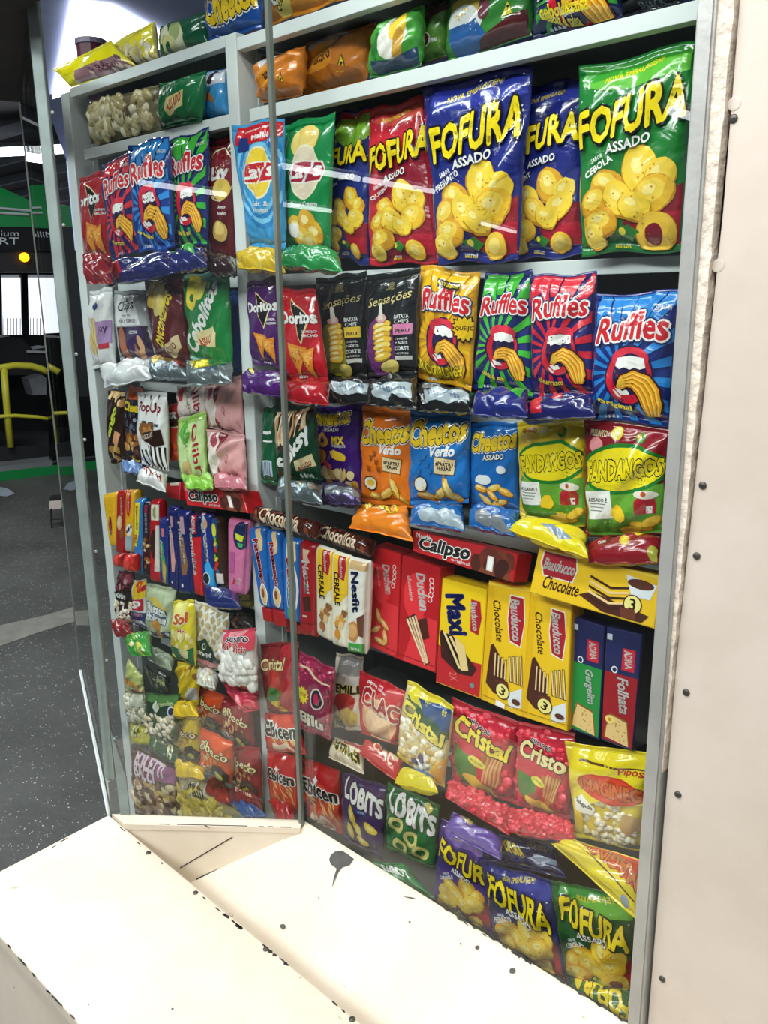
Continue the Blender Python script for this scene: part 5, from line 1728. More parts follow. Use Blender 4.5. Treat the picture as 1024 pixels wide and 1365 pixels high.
bag('white popcorn bag with black stripes and dark red script', quad('e5', 452, 190, 792, 198, 812, 1104, 500, 1012), popup, '#e2e4e4', dep=.03, name='popcorn_bag', cat=POPB)
bag('small red and brown crispbread pack beside the white popcorn bag', quad('c4', 453, 790, 547, 770, 547, 907, 448, 902), lambda d: (d.rect(0, .45, .98, .98, '#4a2418'), d.t('BASSIR', .55, .5, .8, .2, WHT, wt=.04)), '#b8202c', dep=.06, T=.015, seal=.0, cat=BIS, name='biscuit_pack')
bag('small cream and red biscuit pack below the crispbread pack', quad('c4', 448, 910, 542, 895, 547, 1084, 455, 1078), lambda d: (d.rect(0, .05, .98, .25, '#b8242c'), d.t('NIKI', .5, .15, .6, .15, WHT, wt=.04), d.ell(.75, .6, .3, .6, '#a8341c').blobs(.6, .4, .95, .8, 10, .1, ['#c84a24', '#8c2414'], 2)), '#d8c49a', dep=.06, T=.015, seal=0, cat=BIS, name='biscuit_pack')
bag('white and pink rice cake bag with a strawberry above the lime green one', quad('c4', 535, 690, 690, 688, 692, 842, 545, 862), lambda d: (d.ell(.15, .2, .14, .16, '#c8202c'), d.t('Qlibri', .75, .5, .9, .26, '#a8243c', rot=75, wt=.02), d.t('MORANGO', .45, .5, .7, .1, '#3a7a2c', rot=78, wt=.01)), '#ecdcd8', dep=.055, T=.02, cat=BIS, name='biscuit_pack')
bag('lime green rice cake bag with turned red script', quad('c4', 540, 862, 690, 820, 697, 1184, 555, 1174), lambda d: (d.rect(.0, .12, .98, .98, '#cfe6a4'), d.ell(.28, .25, .22, .24, '#5cae3c', 0, 12, .1), d.t('Qlibri', .72, .55, 1.1, .3, '#b0203c', rot=80, wt=.02), d.t('SABOR COCO', .35, .5, .8, .08, '#5a7a3c', rot=80, wt=.01), d.ell(.3, .82, .2, .18, '#d8bc7c', 0, 12, .15)), '#a8d46a', dep=.045, T=.022, cat=BIS, name='biscuit_pack')
for lab, qq, dd in (('plain pink cookie bag with a white side strip, upper of two', quad('c4', 684, 690, 872, 633, 892, 957, 700, 907), .05), ('plain pink cookie bag with a white side strip, lower of two', quad('c4', 690, 910, 892, 950, 902, 1184, 720, 1164), .035)):
    bag(lab, qq, lambda d: (d.rect(.0, .05, .3, .95, '#ecdfda'), d.poly([(.3, .0), (.5, .05), (.4, .3), (.3, .4)], '#8c3038'), d.poly([(.3, .7), (.42, .8), (.36, .98), (.3, .98)], '#8c3038'), d.ell(.18, .2, .08, .12, '#b05060'), d.t('Q', .58, .55, .1, .16, '#b04a58', wt=.01)), '#dfa6a6', dep=dd, T=.024, cat='cookie bag', name='cookie_bag', wrk=1.8)
lie('blue printed snack bag lying under the dark puff bag', quad('e5', 270, 1002, 522, 1032, 522, 1115, 278, 1092), '#5f7fb4', lambda d: (d.ell(.55, .15, .28, .1, '#e86a1c'), d.rect(.05, .35, .6, .6, '#a9bfe0')), T=.014)
lie('white popcorn bag with red script lying upside down', quad('e5', 540, 1060, 792, 1132, 772, 1332, 440, 1202), '#d8dada', lambda d: d.t('PopUp', .5, .45, .8, .24, '#8c1420', rot=185, wt=.03), name='popcorn_bag', cat=POPB, dep=(.02, -.02))
lie('lime green bag end lying above the red carton', quad('c4', 560, 1170, 727, 1163, 727, 1228, 580, 1222), '#8cc84c', T=.014)
lie('pink bag end lying above the red carton', quad('c4', 725, 1177, 906, 1175, 906, 1228, 735, 1217), '#c87a88', T=.014)

# fifth tier, wide bay
bag('green bag side with a barcode next to the middle post in the fifth tier', quad('c5', 130, 662, 187, 658, 187, 985, 118, 972), lambda d: (d.rect(.1, .68, .8, .88, '#b8cbe0'), [d.rect(.12 + .1 * k, .7, .16 + .1 * k, .87, '#4a5a78') for k in range(6)], d.rect(.1, .3, .8, .34, WHT), d.rect(.1, .42, .8, .44, WHT)), '#1d5c3c', dep=.07, T=.014)


def stiksy(d):
    d.poly([(0, 0), (1, 0), (1, .12), (.45, .4), (.05, .62), (0, .62)], '#2a1c12')
    g = random.Random(8)
    for k in range(26):
        x = g.uniform(.02, .85)
        y = .02 + g.uniform(0, .1)
        d.rel(x, .25 - x * .12 + g.uniform(-.04, .04), [(-.018, -.26), (.018, -.26), (.018, .3), (-.018, .3)], g.choice(('#d8a878', '#ecc8a0', '#b87c4c', '#f0d8b8')), 14 + g.uniform(-16, 16))
    d.poly([(1, .2), (.7, .3), (.35, .47), (.05, .66), (.05, 1), (1, 1)], '#123f28')
    d.t('Stiksy', .5, .57, .95, .3, WHT, rot=-38, wt=.05)
    d.rel(.72, .8, [(-.24, .06), (-.22, -.1), (.18, -.2), (.24, -.02)], '#e8d4a4').t('ASSADO', .7, .785, .36, .08, '#8c3418', rot=-17, wt=.03).t('NOVO & MAIS', .7, .815, .3, .05, '#5a3418', rot=-17, wt=.02)
    for k in range(4): d.ell(.55 + .08 * k, .93, .03, .04, '#c8d0c8')


bag('dark green pretzel stick bag with white slanting lettering', quad('c5', 165, 682, 342, 648, 372, 968, 192, 962), stiksy, '#123f28', dep=.05, T=.022)
bag('purple mixed puff bag beside the pretzel stick bag', quad('c5', 345, 655, 532, 653, 537, 1012, 358, 982), lambda d: (d.t('heetos', .4, .13, .85, .22, '#f6cf2e', out=BLK, ow=.09, wt=.05, rise=-.05, out2=WHT, ow2=.12), d.t('ASSADO', .4, .27, .4, .06, WHT, wt=.03), d.t('MIX', .55, .4, .3, .12, '#f2d42e', wt=.05), d.t('DE QUEIJOS', .55, .47, .35, .05, WHT, wt=.02), d.ell(.18, .4, .14, .12, '#e8a83c').ell(.18, .4, .06, .05, '#4a1c6c'), d.ell(.55, .58, .2, .07, '#f0c83c', 15, 12, .1), d.ell(.12, .6, .12, .12, '#e0902c'), d.blobs(.15, .78, .9, .95, 14, .11, ['#e8c070', '#c8943c', '#f4e0a8'], 4), d.ell(.3, .7, .12, .06, '#d84a5c', 20)), '#3d1a72', dep=.055)
bag('orange summer puff bag with a little sign beside the blue one', quad('c5', 537, 648, 747, 678, 752, 1078, 535, 1054), cheetos('Cheetos', '', sign=True, script='Verão', tv=.24, tw=.95), '#e8781c', dep=.045)
bag('blue summer puff bag with a little sign beside the orange one', quad('c5', 735, 673, 987, 688, 978, 1063, 733, 1064), cheetos('Cheetos', '', 'b', sign=True, script='Verão', tv=.2), '#1d74c4', dep=.035, T=.03)
bag('blue baked puff bag beside the yellow corn snack bag', quad('c6', 90, 715, 292, 708, 297, 1113, 90, 1082), lambda d: (cheetos('Cheetos', 'ASSADO', tv=.2, tw=1.0)(d), d.ell(.3, .62, .2, .1, '#e8ecee', 0, 12, .2), d.ell(.72, .5, .1, .07, '#dfe6ea')), '#1a69b8', dep=.05)
bag('yellow corn snack bag with green oval beside the maroon topped one', quad('c6', 288, 708, 577, 707, 587, 1168, 298, 1122), fandangos(None), '#e8cc24', dep=.04)
bag('maroon topped corn snack bag with green oval at the right end of the fifth tier', quad('c6', 570, 703, 942, 738, 917, 1198, 575, 1198), fandangos('#8c1824'), '#7a1a24', dep=.03, T=.03)
lie('silver and green pretzel bag lying under the dark green one', quad('c5', 200, 960, 372, 980, 372, 1063, 178, 1032), '#8c9aa0', lambda d: (d.rect(.05, .0, .95, .35, '#2c4a3a'), d.blobs(.1, .4, .95, .6, 12, .03, ['#d8b890', '#b88c5c'], 3)), fin='foil')
lie('purple puff bag end lying under the purple mixed bag', quad('c5', 368, 972, 532, 1000, 532, 1063, 368, 1063), '#6a5a8c', lambda d: d.rect(0, .4, .98, .8, '#b0b8c4'), fin='foil', dep=(.025, -.02))
lie('orange puff bag lying upside down above the wafer cartons', quad('d3', 540, 52, 752, 52, 778, 217, 478, 152), '#e8841c', lambda d: d.t('Cheetos', .45, .25, .75, .17, '#f2d42e', rot=183, out=BLK, ow=.09, wt=.05), dep=(.02, -.03))
lie('blue puff bag lying upside down above the red biscuit carton', quad('d3', 788, 55, 1012, 45, 1026, 168, 758, 132), '#1d68b0', lambda d: (d.t('Cheetos', .35, .1, .6, .14, '#f2d42e', rot=178, out=BLK, ow=.09, wt=.05), d.poly([(0, .55), (.98, .6), (.98, .95), (.1, .9)], '#a8b8c4')))
lie('blue baked puff bag lying under the standing blue baked one', quad('c6', 88, 1078, 297, 1092, 282, 1202, 78, 1152), '#1c64b0', lambda d: (d.poly([(0, .45), (.6, .65), (.95, .95), (0, .9)], '#7a8088'), d.t('Chee', .3, .15, .4, .1, '#f2d42e', rot=185, wt=.04, out=BLK, ow=.08)), dep=(.025, -.025))
lie('bright yellow corn snack bag lying across above the flat wafer carton', quad('c6', 310, 1120, 582, 1190, 588, 1293, 252, 1172), '#e8d41c', lambda d: (d.ell(.5, .7, .25, .05, '#8c9cb4', 5), d.rect(.1, .1, .9, .2, '#f4e65c')), dep=(.015, -.04))
lie('dark red corn snack bag with yellow spots lying at the right end', quad('c6', 588, 1235, 912, 1192, 892, 1312, 588, 1312), '#8c1422', lambda d: (d.ell(.5, .5, .09, .09, '#d8b82c').ell(.5, .49, .06, .05, '#f0dc5c'), d.ell(.7, .15, .08, .07, '#e8cc3c'), d.ell(.92, .8, .07, .1, '#a8a83c'), d.t('CHIPS', .12, .45, .14, .06, WHT, wt=.02)))

# ------------------------------------------------------------------ sixth tier: biscuits
PEND, ROWL = [], set()


def tube(label, q, base, fn=None, dep=.05, T=.016, **kw):
    kw.setdefault('kind', 'slab')
    PEND.append([label, q, base, fn, dep, T, kw])


def edge_x(p, q_, y):
    return p[0] + (q_[0] - p[0]) * (y - p[1]) / (q_[1] - p[1])


def flush_tubes():
    """upright packs of one row stand side by side at one depth, edges just touching"""
    odd = ('round pack end', 'plain brown', 'lying', 'olive', 'red end strip')
    row = [r for r in PEND if not any(k in r[0] for k in odd)]
    for _ in range(2):
        for A, B in zip(row, row[1:]):
            qa, qb = A[1], B[1]
            if abs(qb[0][0] - qa[1][0]) > 20: continue
            y0_, y1_ = max(qa[1][1], qb[0][1]), min(qa[2][1], qb[3][1])
            for y_, ia, ib in ((y0_, 1, 0), (y1_, 2, 3)):
                ov = edge_x(qa[1], qa[2], y_) - edge_x(qb[0], qb[3], y_)
                if ov > 0:
                    qa[ia] = (qa[ia][0] - ov / 2, qa[ia][1])
                    qb[ib] = (qb[ib][0] + ov / 2, qb[ib][1])
    for label, q, base, fn, dep, T, kw in PEND:
        if any(r[0] == label for r in row):
            dep, T = -.018, min(T, .015)
            kw['shift'] = False
        elif 'red end strip' in label:
            dep, T = -.018, .011
            kw['shift'] = False
        elif 'plain brown' in label or 'olive' in label:
            dep, T = .03, .01
            kw['shift'] = False
        pack('biscuit_pack', label, BIS, q, dep, T, base, fn, wrk=.4, **kw)
    ROWL.update(r[0] for r in row)
    PEND.clear()


carton('biscuit_carton', 'red chocolate biscuit carton lying on edge in the narrow bay', BIS, quad('e2', 115, 45, 600, 85, 652, 272, 150, 207), (.02, .01), .05, '#c81e26', calipso)
carton('biscuit_carton', 'small plain red carton beside the lying red chocolate carton', BIS, quad('e1', 500, 25, 622, 15, 612, 162, 510, 142), (.03, .02), .05, '#c01c28', lambda d: d.rect(.3, .0, .95, .2, '#e6dfd8'))
tube('plain yellow biscuit pack by the end post', quad('e1', 10, 110, 132, 88, 127, 547, 75, 542), '#e8b41c', lambda d: (d.ell(.4, .6, .2, .5, '#8c1c24'), d.t('Bauducco', .4, .6, .8, .15, WHT, rot=80, wt=.02)), dep=.06)
tube('dark red almond biscuit pack between two yellow packs', quad('e1', 133, 75, 207, 75, 192, 612, 120, 602), '#a8161e', lambda d: (d.t('amêndoa', .65, .28, 1.6, .3, '#e8d8b0', rot=85, wt=.02), d.ell(.4, .5, .36, .5, '#d9b884').ell(.35, .48, .2, .3, '#ecd4a8'), d.ell(.7, .66, .2, .4, '#8c5a2c')), dep=.05)
tube('yellow biscuit pack with a football on it', quad('e1', 205, 75, 292, 75, 262, 602, 195, 592), '#e2ac1c', lambda d: (d.ell(.35, .2, .28, .9, '#c01c28'), d.t('Bauducco', .35, .2, 1.3, .25, WHT, rot=85, wt=.02), d.ell(.5, .62, .38, .42, '#e9ebec').ell(.5, .61, .14, .15, '#20222c').ell(.25, .65, .1, .12, '#20222c').ell(.75, .57, .1, .12, '#20222c'), d.rect(.1, .72, .9, .96, '#9cb4c4')), dep=.04)
for lab, qq in (('dark red round pack end under the almond biscuit pack', quad('e1', 105, 602, 172, 602, 172, 718, 108, 712)), ('bright red round pack end under the football biscuit pack', quad('e1', 183, 608, 268, 608, 265, 755, 187, 748))):
    tube(lab, qq, '#b8141e' if 'dark' in lab else '#d8201e', lambda d: d.ell(.5, .5, .3, .42, '#e0483c'), dep=.025, T=.02, kind='bag', seal=0, pinch=.1)
tube('blue and yellow striped biscuit pack', quad('e1', 273, 145, 347, 143, 347, 788, 268, 772), '#2a7cc4', lambda d: (d.poly([(.0, .05), (.7, .05), (.6, .45), (.3, .62), (.0, .6)], '#e8d42c'), d.t('biscoito', .35, .25, 1.6, .3, '#b81c2c', rot=86, wt=.03), d.ell(.35, .86, .3, .35, '#d8b068'), d.t('MILK', .2, .52, .6, .3, '#c81c3c', rot=86, wt=.04)), dep=.045)
tube('dark chocolate chip cookie pack', quad('e1', 345, 165, 412, 168, 402, 802, 345, 792), '#2a1c2c', lambda d: (d.t('COOKIES', .5, .25, 2.0, .35, '#c8d4e4', rot=87, wt=.02), d.rect(.25, .05, .75, .15, '#8c2c4c'), d.blobs(.2, .45, .85, .85, 14, .22, ['#e0c890', '#c8a868', '#8c5c2c', '#5a3018'], 4)), dep=.055)
tube('red and white chocolate biscuit pack', quad('e1', 405, 150, 482, 153, 497, 848, 403, 832), '#b81620', lambda d: (d.rect(.1, .06, .95, .24, '#e4e2d2'), d.ell(.5, .15, .25, .4, '#8c9a5c', 0, 10, .3), d.ell(.5, .53, .5, .9, '#3a1a12', 0, 12, .1), d.poly([(.7, .3), (.95, .3), (.95, .85), (.5, .85)], '#d8d4cc')), dep=.05)
tube('blue and green oat biscuit pack', quad('e1', 480, 300, 562, 298, 557, 873, 480, 832), '#1c2f80', lambda d: (d.poly([(.0, .4), (.4, .36), (.9, .75), (.75, .98), (.4, .95)], '#4c9c64'), d.poly([(.4, .62), (.8, .7), (.75, .95), (.45, .92)], '#d89a5c'), d.t('Aveia', .3, .45, 1.2, .3, WHT, rot=78, wt=.03), d.rel(.4, .22, [(-.15, -.3), (.2, -.3), (.25, .3), (-.1, .3)], '#c87888')), dep=.04)
for lab, qq, c, dd in (('navy biscuit pack with a pink bar picture', quad('e2', 15, 200, 102, 213, 117, 933, 50, 903), '#d8a09c', .05), ('navy biscuit pack with a brown bar picture', quad('e2', 85, 235, 192, 248, 232, 953, 108, 933), '#8c6444', .045)):
    tube(lab, qq, '#1a2468', lambda d, c=c: (d.poly([(.15, .3), (.55, .3), (.85, .62), (.7, .74), (.3, .76)], c), d.t('Maizena', .4, .38, 2.0, .34, WHT, rot=80, wt=.03, shear=.15), d.rel(.45, .17, [(-.15, -.4), (.2, -.4), (.28, .4), (-.05, .4)], '#c898a4'), d.ell(.3, .88, .08, .1, WHT)), dep=dd)
tube('red and navy cracker pack with white turned script', quad('e2', 190, 270, 297, 278, 313, 963, 230, 943), '#1a2050', lambda d: (d.poly([(.1, .28), (.98, .26), (.98, .98), (.3, .98)], '#d02028'), d.rel(.4, .12, [(-.2, -.5), (.25, -.5), (.25, .5), (-.15, .5)], '#c82034').t('ADRIA', .42, .12, .9, .28, WHT, rot=85, wt=.04), d.t('Forminhas', .3, .45, 2.6, .4, WHT, rot=82, wt=.04, shear=.2)), dep=.04)
tube('navy and bright blue sandwich cookie pack', quad('e2', 290, 250, 387, 268, 422, 893, 315, 882), '#1a2f86', lambda d: (d.poly([(.2, .7), (.6, .6), (.98, .75), (.98, .98), (.5, .98)], '#3cacec'), d.ell(.35, .86, .35, .35, '#eceef0').ell(.32, .86, .3, .3, '#20202c'), d.t('negresco', .3, .3, 2.8, .42, WHT, rot=84, wt=.05), d.ell(.5, .14, .2, .26, '#d8b090')), dep=.05)
tube('green and red fruit biscuit pack', quad('e2', 380, 290, 452, 308, 492, 873, 410, 862), '#3a2a1c', lambda d: (d.ell(.3, .15, .5, .9, '#1f4a86').ell(.3, .18, .3, .5, '#d8dc3c'), d.blobs(.2, .3, .6, .8, 12, .25, ['#c8302c', '#6ab43c', '#e8d43c', '#2c6ab4'], 5), d.rect(.3, .8, .95, .95, '#e4dcd8')), dep=.06)
tube('plain brown biscuit pack behind the pink one', quad('e2', 430, 370, 532, 380, 527, 873, 440, 852), '#5c2c24', None, dep=.08)
tube('pink biscuit pack with a navy round badge by the middle post', quad('e2', 520, 300, 682, 330, 642, 945, 525, 943), '#d878a8', lambda d: (d.ell(.75, .2, .48, .55, '#1c2a58', 0, 20), d.poly([(.4, .17), (.9, .2), (.85, .28), (.45, .25)], '#d8e03c'), d.poly([(.55, .29), (.9, .3), (.85, .36), (.6, .34)], '#4cac6c'), d.rect(.05, .42, .4, .7, '#b85c98'), d.rel(.4, .8, [(-.12, .12), (.0, -.16), (.14, .12)], '#c82030'), d.t('ZERO', .66, .78, .4, .12, '#f4e4ec', wt=.04), d.t('LACTOSE', .66, .83, .4, .1, '#f4e4ec', wt=.03)), dep=.05, T=.02)
tube('navy biscuit pack lying at the foot of the row', quad('e2', 310, 900, 562, 940, 592, 1043, 320, 1022), '#1a2868', lambda d: d.blobs(.2, .2, .9, .9, 10, .02, ['#8ca0d0'], 2), dep=(.02, -.01), T=.02)
tube('olive brown boxed biscuit bars beside the middle post', quad('e2', 618, 880, 692, 870, 692, 1053, 613, 1042), '#8a7c44', lambda d: (d.rect(0, .3, .98, .36, '#4a3c24'), d.rect(0, .62, .98, .68, '#4a3c24')), dep=.05)

# wide bay
for lab, qq, dd in (('chocolate biscuit roll pack lying next to the middle post', quad('d3', 55, 52, 345, 128, 322, 208, 28, 118), (.02, .0)), ('chocolate biscuit roll pack lying beside the red wafer cartons', quad('d3', 345, 132, 605, 213, 580, 293, 318, 203), (.015, -.005))):
    tube(lab, qq, '#4a1c12', lambda d: (d.blobs(.05, .1, .95, .95, 26, .04, ['#6b2c1c', '#8c4028', '#3a140c'], 4), d.t('Chocolícia', .5, .55, .62, .14, '#f0dcc0', wt=.03, shear=.25)), dep=dd, T=.022, kind='roll')


def passa(word, pc, sc='#c81c2c'):
    def f(d):
        d.rel(.55, .14, [(-.2, -.5), (.1, -.6), (.3, .0), (.25, .5), (0, .6)], '#e0c08c')
        d.t(word, .42, .42, 2.2, .46, sc, rot=82, out=WHT, ow=.1, wt=.05)
        d.ell(.55, .82, .34, .55, '#f0eee8').ell(.55, .82, .28, .48, pc).ell(.5, .8, .14, .24, '#8c4c24')
    return f


for lab, qq, dd in (('blue stuffed biscuit pack with red lettering by the middle post', quad('d3', 20, 150, 102, 143, 127, 533, 80, 520), .05), ('blue stuffed biscuit pack with red lettering, second from the middle post', quad('d3', 105, 158, 172, 163, 192, 545, 130, 525), .045)):
    tube(lab, qq, '#1f66b8', passa('Passatempo', '#e4bc84'), dep=dd)
tube('blue biscuit pack with cream wafers and white oval', quad('d3', 185, 188, 263, 206, 263, 602, 190, 582), '#1f6cbc', lambda d: (d.rel(.5, .16, [(-.3, -.5), (.3, -.5), (.36, .3), (0, .6), (-.36, .3)], '#e6d4ac').ell(.4, .14, .2, .3, '#f0e4c8'), d.ell(.55, .6, .4, 1.3, '#e8eef4').ell(.52, .6, .34, 1.2, '#1f6cbc'), d.t('Danesa', .5, .48, 1.9, .46, '#c81c2c', rot=84, out=WHT, ow=.1, wt=.05), d.ell(.4, .88, .2, .3, '#3c9c5c')), dep=.045)
for lab, qq in (('red end strip pack under the first blue biscuit pack', quad('d3', 80, 520, 127, 533, 130, 597, 88, 585)), ('red end strip pack under the second blue biscuit pack', quad('d3', 130, 527, 192, 545, 195, 620, 135, 605)), ('red end strip pack under the white oval biscuit pack', quad('d3', 193, 582, 263, 602, 263, 652, 195, 640))):
    tube(lab, qq, '#a8161e', None, dep=.04, T=.012)
tube('dark red chocolate biscuit pack beside the cereal biscuits', quad('d3', 265, 206, 337, 223, 337, 668, 265, 655), '#a8101c', lambda d: (d.rel(.4, .14, [(-.25, -.3), (.3, -.3), (.1, .0), (.35, .3), (-.2, .3)], '#d8b8a0'), d.t('Nescau', .45, .36, 1.5, .42, WHT, rot=80, wt=.05, shear=.15), d.rel(.45, .64, [(-.3, -.3), (.25, -.4), (.36, .3), (-.2, .36)], '#4a2014'), d.rect(.15, .76, .5, .78, '#e8c8c0'), d.rect(.0, .84, .98, .85, '#6c0810')), dep=.045)
for lab, qq, c in (('white and yellow cereal biscuit pack with oat picture', quad('d3', 340, 230, 416, 256, 416, 692, 345, 655), '#b07844'), ('yellow and white cereal biscuit pack with honey picture', quad('d3', 416, 260, 492, 283, 487, 722, 413, 702), '#d89a3c')):
    tube(lab, qq, '#ece6d2', lambda d, c=c: (d.poly([(0, 0), (1, 0), (1, .4), (.5, .52), (0, .5)], '#edc42a'), d.rel(.62, .13, [(-.25, -.6), (.25, -.6), (.3, .0), (.22, .6), (-.2, .5)], '#b01c2c').t('Bauducco', .62, .13, .9, .2, WHT, rot=84, wt=.03), d.t('CEREALE', .32, .36, 1.6, .36, '#4a2c14', rot=86, wt=.04), d.blobs(.2, .6, .85, .75, 12, .2, [c, '#8c5a2c', '#e4c48c'], 3), d.ell(.4, .84, .22, .26, '#d8902c' if c != '#b07844' else '#a86c3c'), d.rect(.1, .88, .4, .95, '#d0ccc0')), dep=.045)
tube('white cereal biscuit pack with green foot beside the red wafer cartons', quad('d3', 490, 288, 582, 308, 562, 748, 485, 737), '#e4e2da', lambda d: (d.rect(0, 0, .98, .1, '#c8a878'), d.t('Nesfit', .42, .33, 1.7, .44, '#1f3468', rot=84, wt=.05), d.ell(.35, .75, .42, .45, '#c88c4c', 0, 14, .1).ell(.3, .74, .3, .3, '#dcab70'), d.poly([(.55, .6), (.95, .55), (.95, .8), (.7, .78)], '#6a3c28'), d.rect(0, .87, .98, .98, '#3c9c3c').t('SAÚDE', .5, .93, .6, .14, WHT, wt=.03)), dep=.04, T=.02)
flush_tubes()
carton('wafer_carton', 'red cheese biscuit carton with white turned lettering', BIS, quad('d3', 590, 238, 722, 278, 703, 770, 562, 705), (.03, .015), .045, '#c41620', duchen('queijinho'))
carton('wafer_carton', 'red chocolate wafer carton with white turned lettering', BIS, quad('d3', 727, 283, 908, 345, 883, 838, 704, 772), (.025, .01), .045, '#b8121e', duchen('chocolate', True))
carton('biscuit_carton', 'red chocolate biscuit carton lying on edge above the wafer cartons', BIS, quad('d4', -30, 20, 392, 115, 372, 230, -30, 105), (.01, .0), .05, '#c81e26', calipso)


def maxi(d):
    d.poly([(0, .62), (.3, .7), (1, .68), (1, 1), (0, 1)], '#c02028')
    d.t('Maxi', .38, .3, .72, .38, '#1f2f88', rot=78, wt=.06)
    d.rel(.78, .27, [(-.1, -.3), (.1, -.3), (.15, 0), (.1, .32), (-.08, .28)], '#b01c2c').t('Bauducco', .78, .27, .5, .13, WHT, rot=80, wt=.03)
    d.poly([(.02, .5), (.32, .5), (.9, .74), (.8, .82), (.5, .84), (.1, .74)], '#3a140c')
    for k in range(4):
        d.poly([(.04 + .07 * k, .49 + .01 * k), (.09 + .07 * k, .48 + .01 * k), (.5 + .06 * k, .8 - .012 * k), (.44 + .06 * k, .8 - .012 * k)], '#efd69c' if k % 2 else '#1c0c08')
    d.poly([(.36, .5), (.6, .56), (.72, .78), (.56, .8)], '#e8cc8c')
    d.t('2X', .4, .88, .16, .16, '#e87878', rot=78, wt=.01)
    d.ell(.82, .9, .05, .05, '#6a8c8c')


carton('wafer_carton', 'yellow and red double wafer carton between red and yellow cartons', BIS, quad('d4', 88, 212, 268, 260, 240, 698, 62, 632), (.03, .01), .045, '#f0cc14', maxi)
carton('wafer_carton', 'upright yellow chocolate wafer carton with a white price sticker', BIS, quad('d4', 275, 222, 448, 255, 408, 772, 243, 700), (.03, .005), .045, '#f0c41c', lambda d: (wafer(d), d.rel(.5, .965, [(-.12, -.06), (.1, -.04), (.1, .08), (-.12, .06)], '#f4f4f2')))
carton('wafer_carton', 'upright yellow chocolate wafer carton beside the green cracker pack', BIS, quad('d4', 447, 258, 608, 313, 588, 828, 402, 768), (.02, -.005), .045, '#f0c41c', wafer, side='#c8960c')
carton('wafer_carton', 'yellow chocolate wafer carton lying flat over the navy cracker packs', BIS, quad('d4', 478, 88, 970, 205, 942, 418, 438, 270), (.0, -.015), .05, '#f0c41c', wafer_flat, side='#d8a010')


def cracker(c2, word):
    def f(d):
        d.rect(0, .38, .98, .98, c2)
        d.rel(.66, .24, [(-.16, -.3), (.2, -.3), (.2, .32), (-.16, .32)], '#c82034').t('ADRIA', .68, .24, .5, .2, WHT, rot=84, wt=.04)
        d.ell(.3, .35, .09, .1, '#e8ecf0').ell(.3, .35, .06, .07, '#20285c')
        d.rel(.48, .8, [(-.36, .2), (-.25, -.22), (.3, -.12), (.42, .6), (-.4, .5)], '#8c5c24').rel(.48, .81, [(-.33, .2), (-.22, -.2), (.28, -.1), (.38, .56), (-.36, .48)], '#e6c484')
        g = random.Random(2)
        for k in range(14): d.ell(g.uniform(.2, .75), g.uniform(.76, .95), .025, .02, '#b88a48')
        d.t(word, .62, .56, 1.0, .3, WHT, rot=82, wt=.03, shear=.2)
        d.rect(.05, .05, .2, .1, '#c8d0e0')
    return f


carton('cracker_pack', 'green and navy sesame cracker pack beside the upright wafer carton', BIS, quad('d4', 613, 368, 742, 408, 717, 863, 597, 817), (.03, .01), .045, '#1c2458', cracker('#1f8a3c', 'Gergelim'))
carton('cracker_pack', 'dark red and navy cracker pack at the right end of the biscuit tier', BIS, quad('d4', 748, 408, 893, 440, 852, 908, 727, 862), (.02, .0), .05, '#1c2458', lambda d: (cracker('#9c1420', 'Folhata')(d), d.ell(.25, .79, .14, .12, '#f0d878').ell(.25, .79, .06, .05, '#c8901c')), side='#2c2028')

# ------------------------------------------------------------------ seventh tier, narrow bay
bag('small maroon topped bag of white popcorn by the end post', quad('e1', 112, 745, 242, 758, 232, 1163, 88, 1152), lambda d: (d.rect(0, .0, .98, .3, '#5c1c28'), d.blobs(.1, .05, .9, .35, 10, .14, ['#8c3444', '#c8a0a8', '#3a141c'], 5), d.rect(0, .38, .98, .56, '#221a18'), d.t('NUVOS', .4, .47, .7, .16, WHT, wt=.04, rise=.1), d.lump('popcorn', .05, .6, .95, .97, 45, .09, POP, 5, .6)), '#3c2422', dep=.06, T=.02, cat=POPB, name='popcorn_bag')
bag('small snack bag with yellow top and red and blue lettering', quad('e1', 235, 830, 342, 820, 357, 1235, 230, 1192), lambda d: (d.poly([(0, 0), (1, 0), (1, .35), (0, .4)], '#e8c41c'), d.blobs(.2, .02, .95, .2, 9, .14, ['#b8202c', '#d84a2c'], 4), d.rel(.45, .5, [(-.42, -.2), (.45, -.25), (.45, .2), (-.4, .25)], '#b81c34').t('SP', .45, .5, .6, .3, WHT, wt=.06), d.rect(0, .65, .98, .98, '#1f3a6c'), d.t('CHIPS', .5, .7, .6, .12, '#d8a0a8', wt=.03).t('CHURRAS', .5, .87, .85, .14, WHT, wt=.04)), '#d8dadc', dep=.05, T=.02)
lie('small shiny dark red bag at the end post', quad('e1', 58, 1172, 202, 1160, 242, 1292, 88, 1294), '#8c1018', lambda d: d.blobs(.2, .2, .9, .9, 8, .08, ['#c83c34', '#5c0810'], 3), wrk=2.5)
lie('small green and yellow candy bag beside the shiny red one', quad('d2', 140, 92, 242, 75, 252, 192, 158, 192), '#3c9c3c', lambda d: d.blobs(.1, .1, .9, .95, 26, .09, ['#e8dc5c', '#f0ecc0', '#2c8a34', '#8ccc5c'], 6), wrk=2)
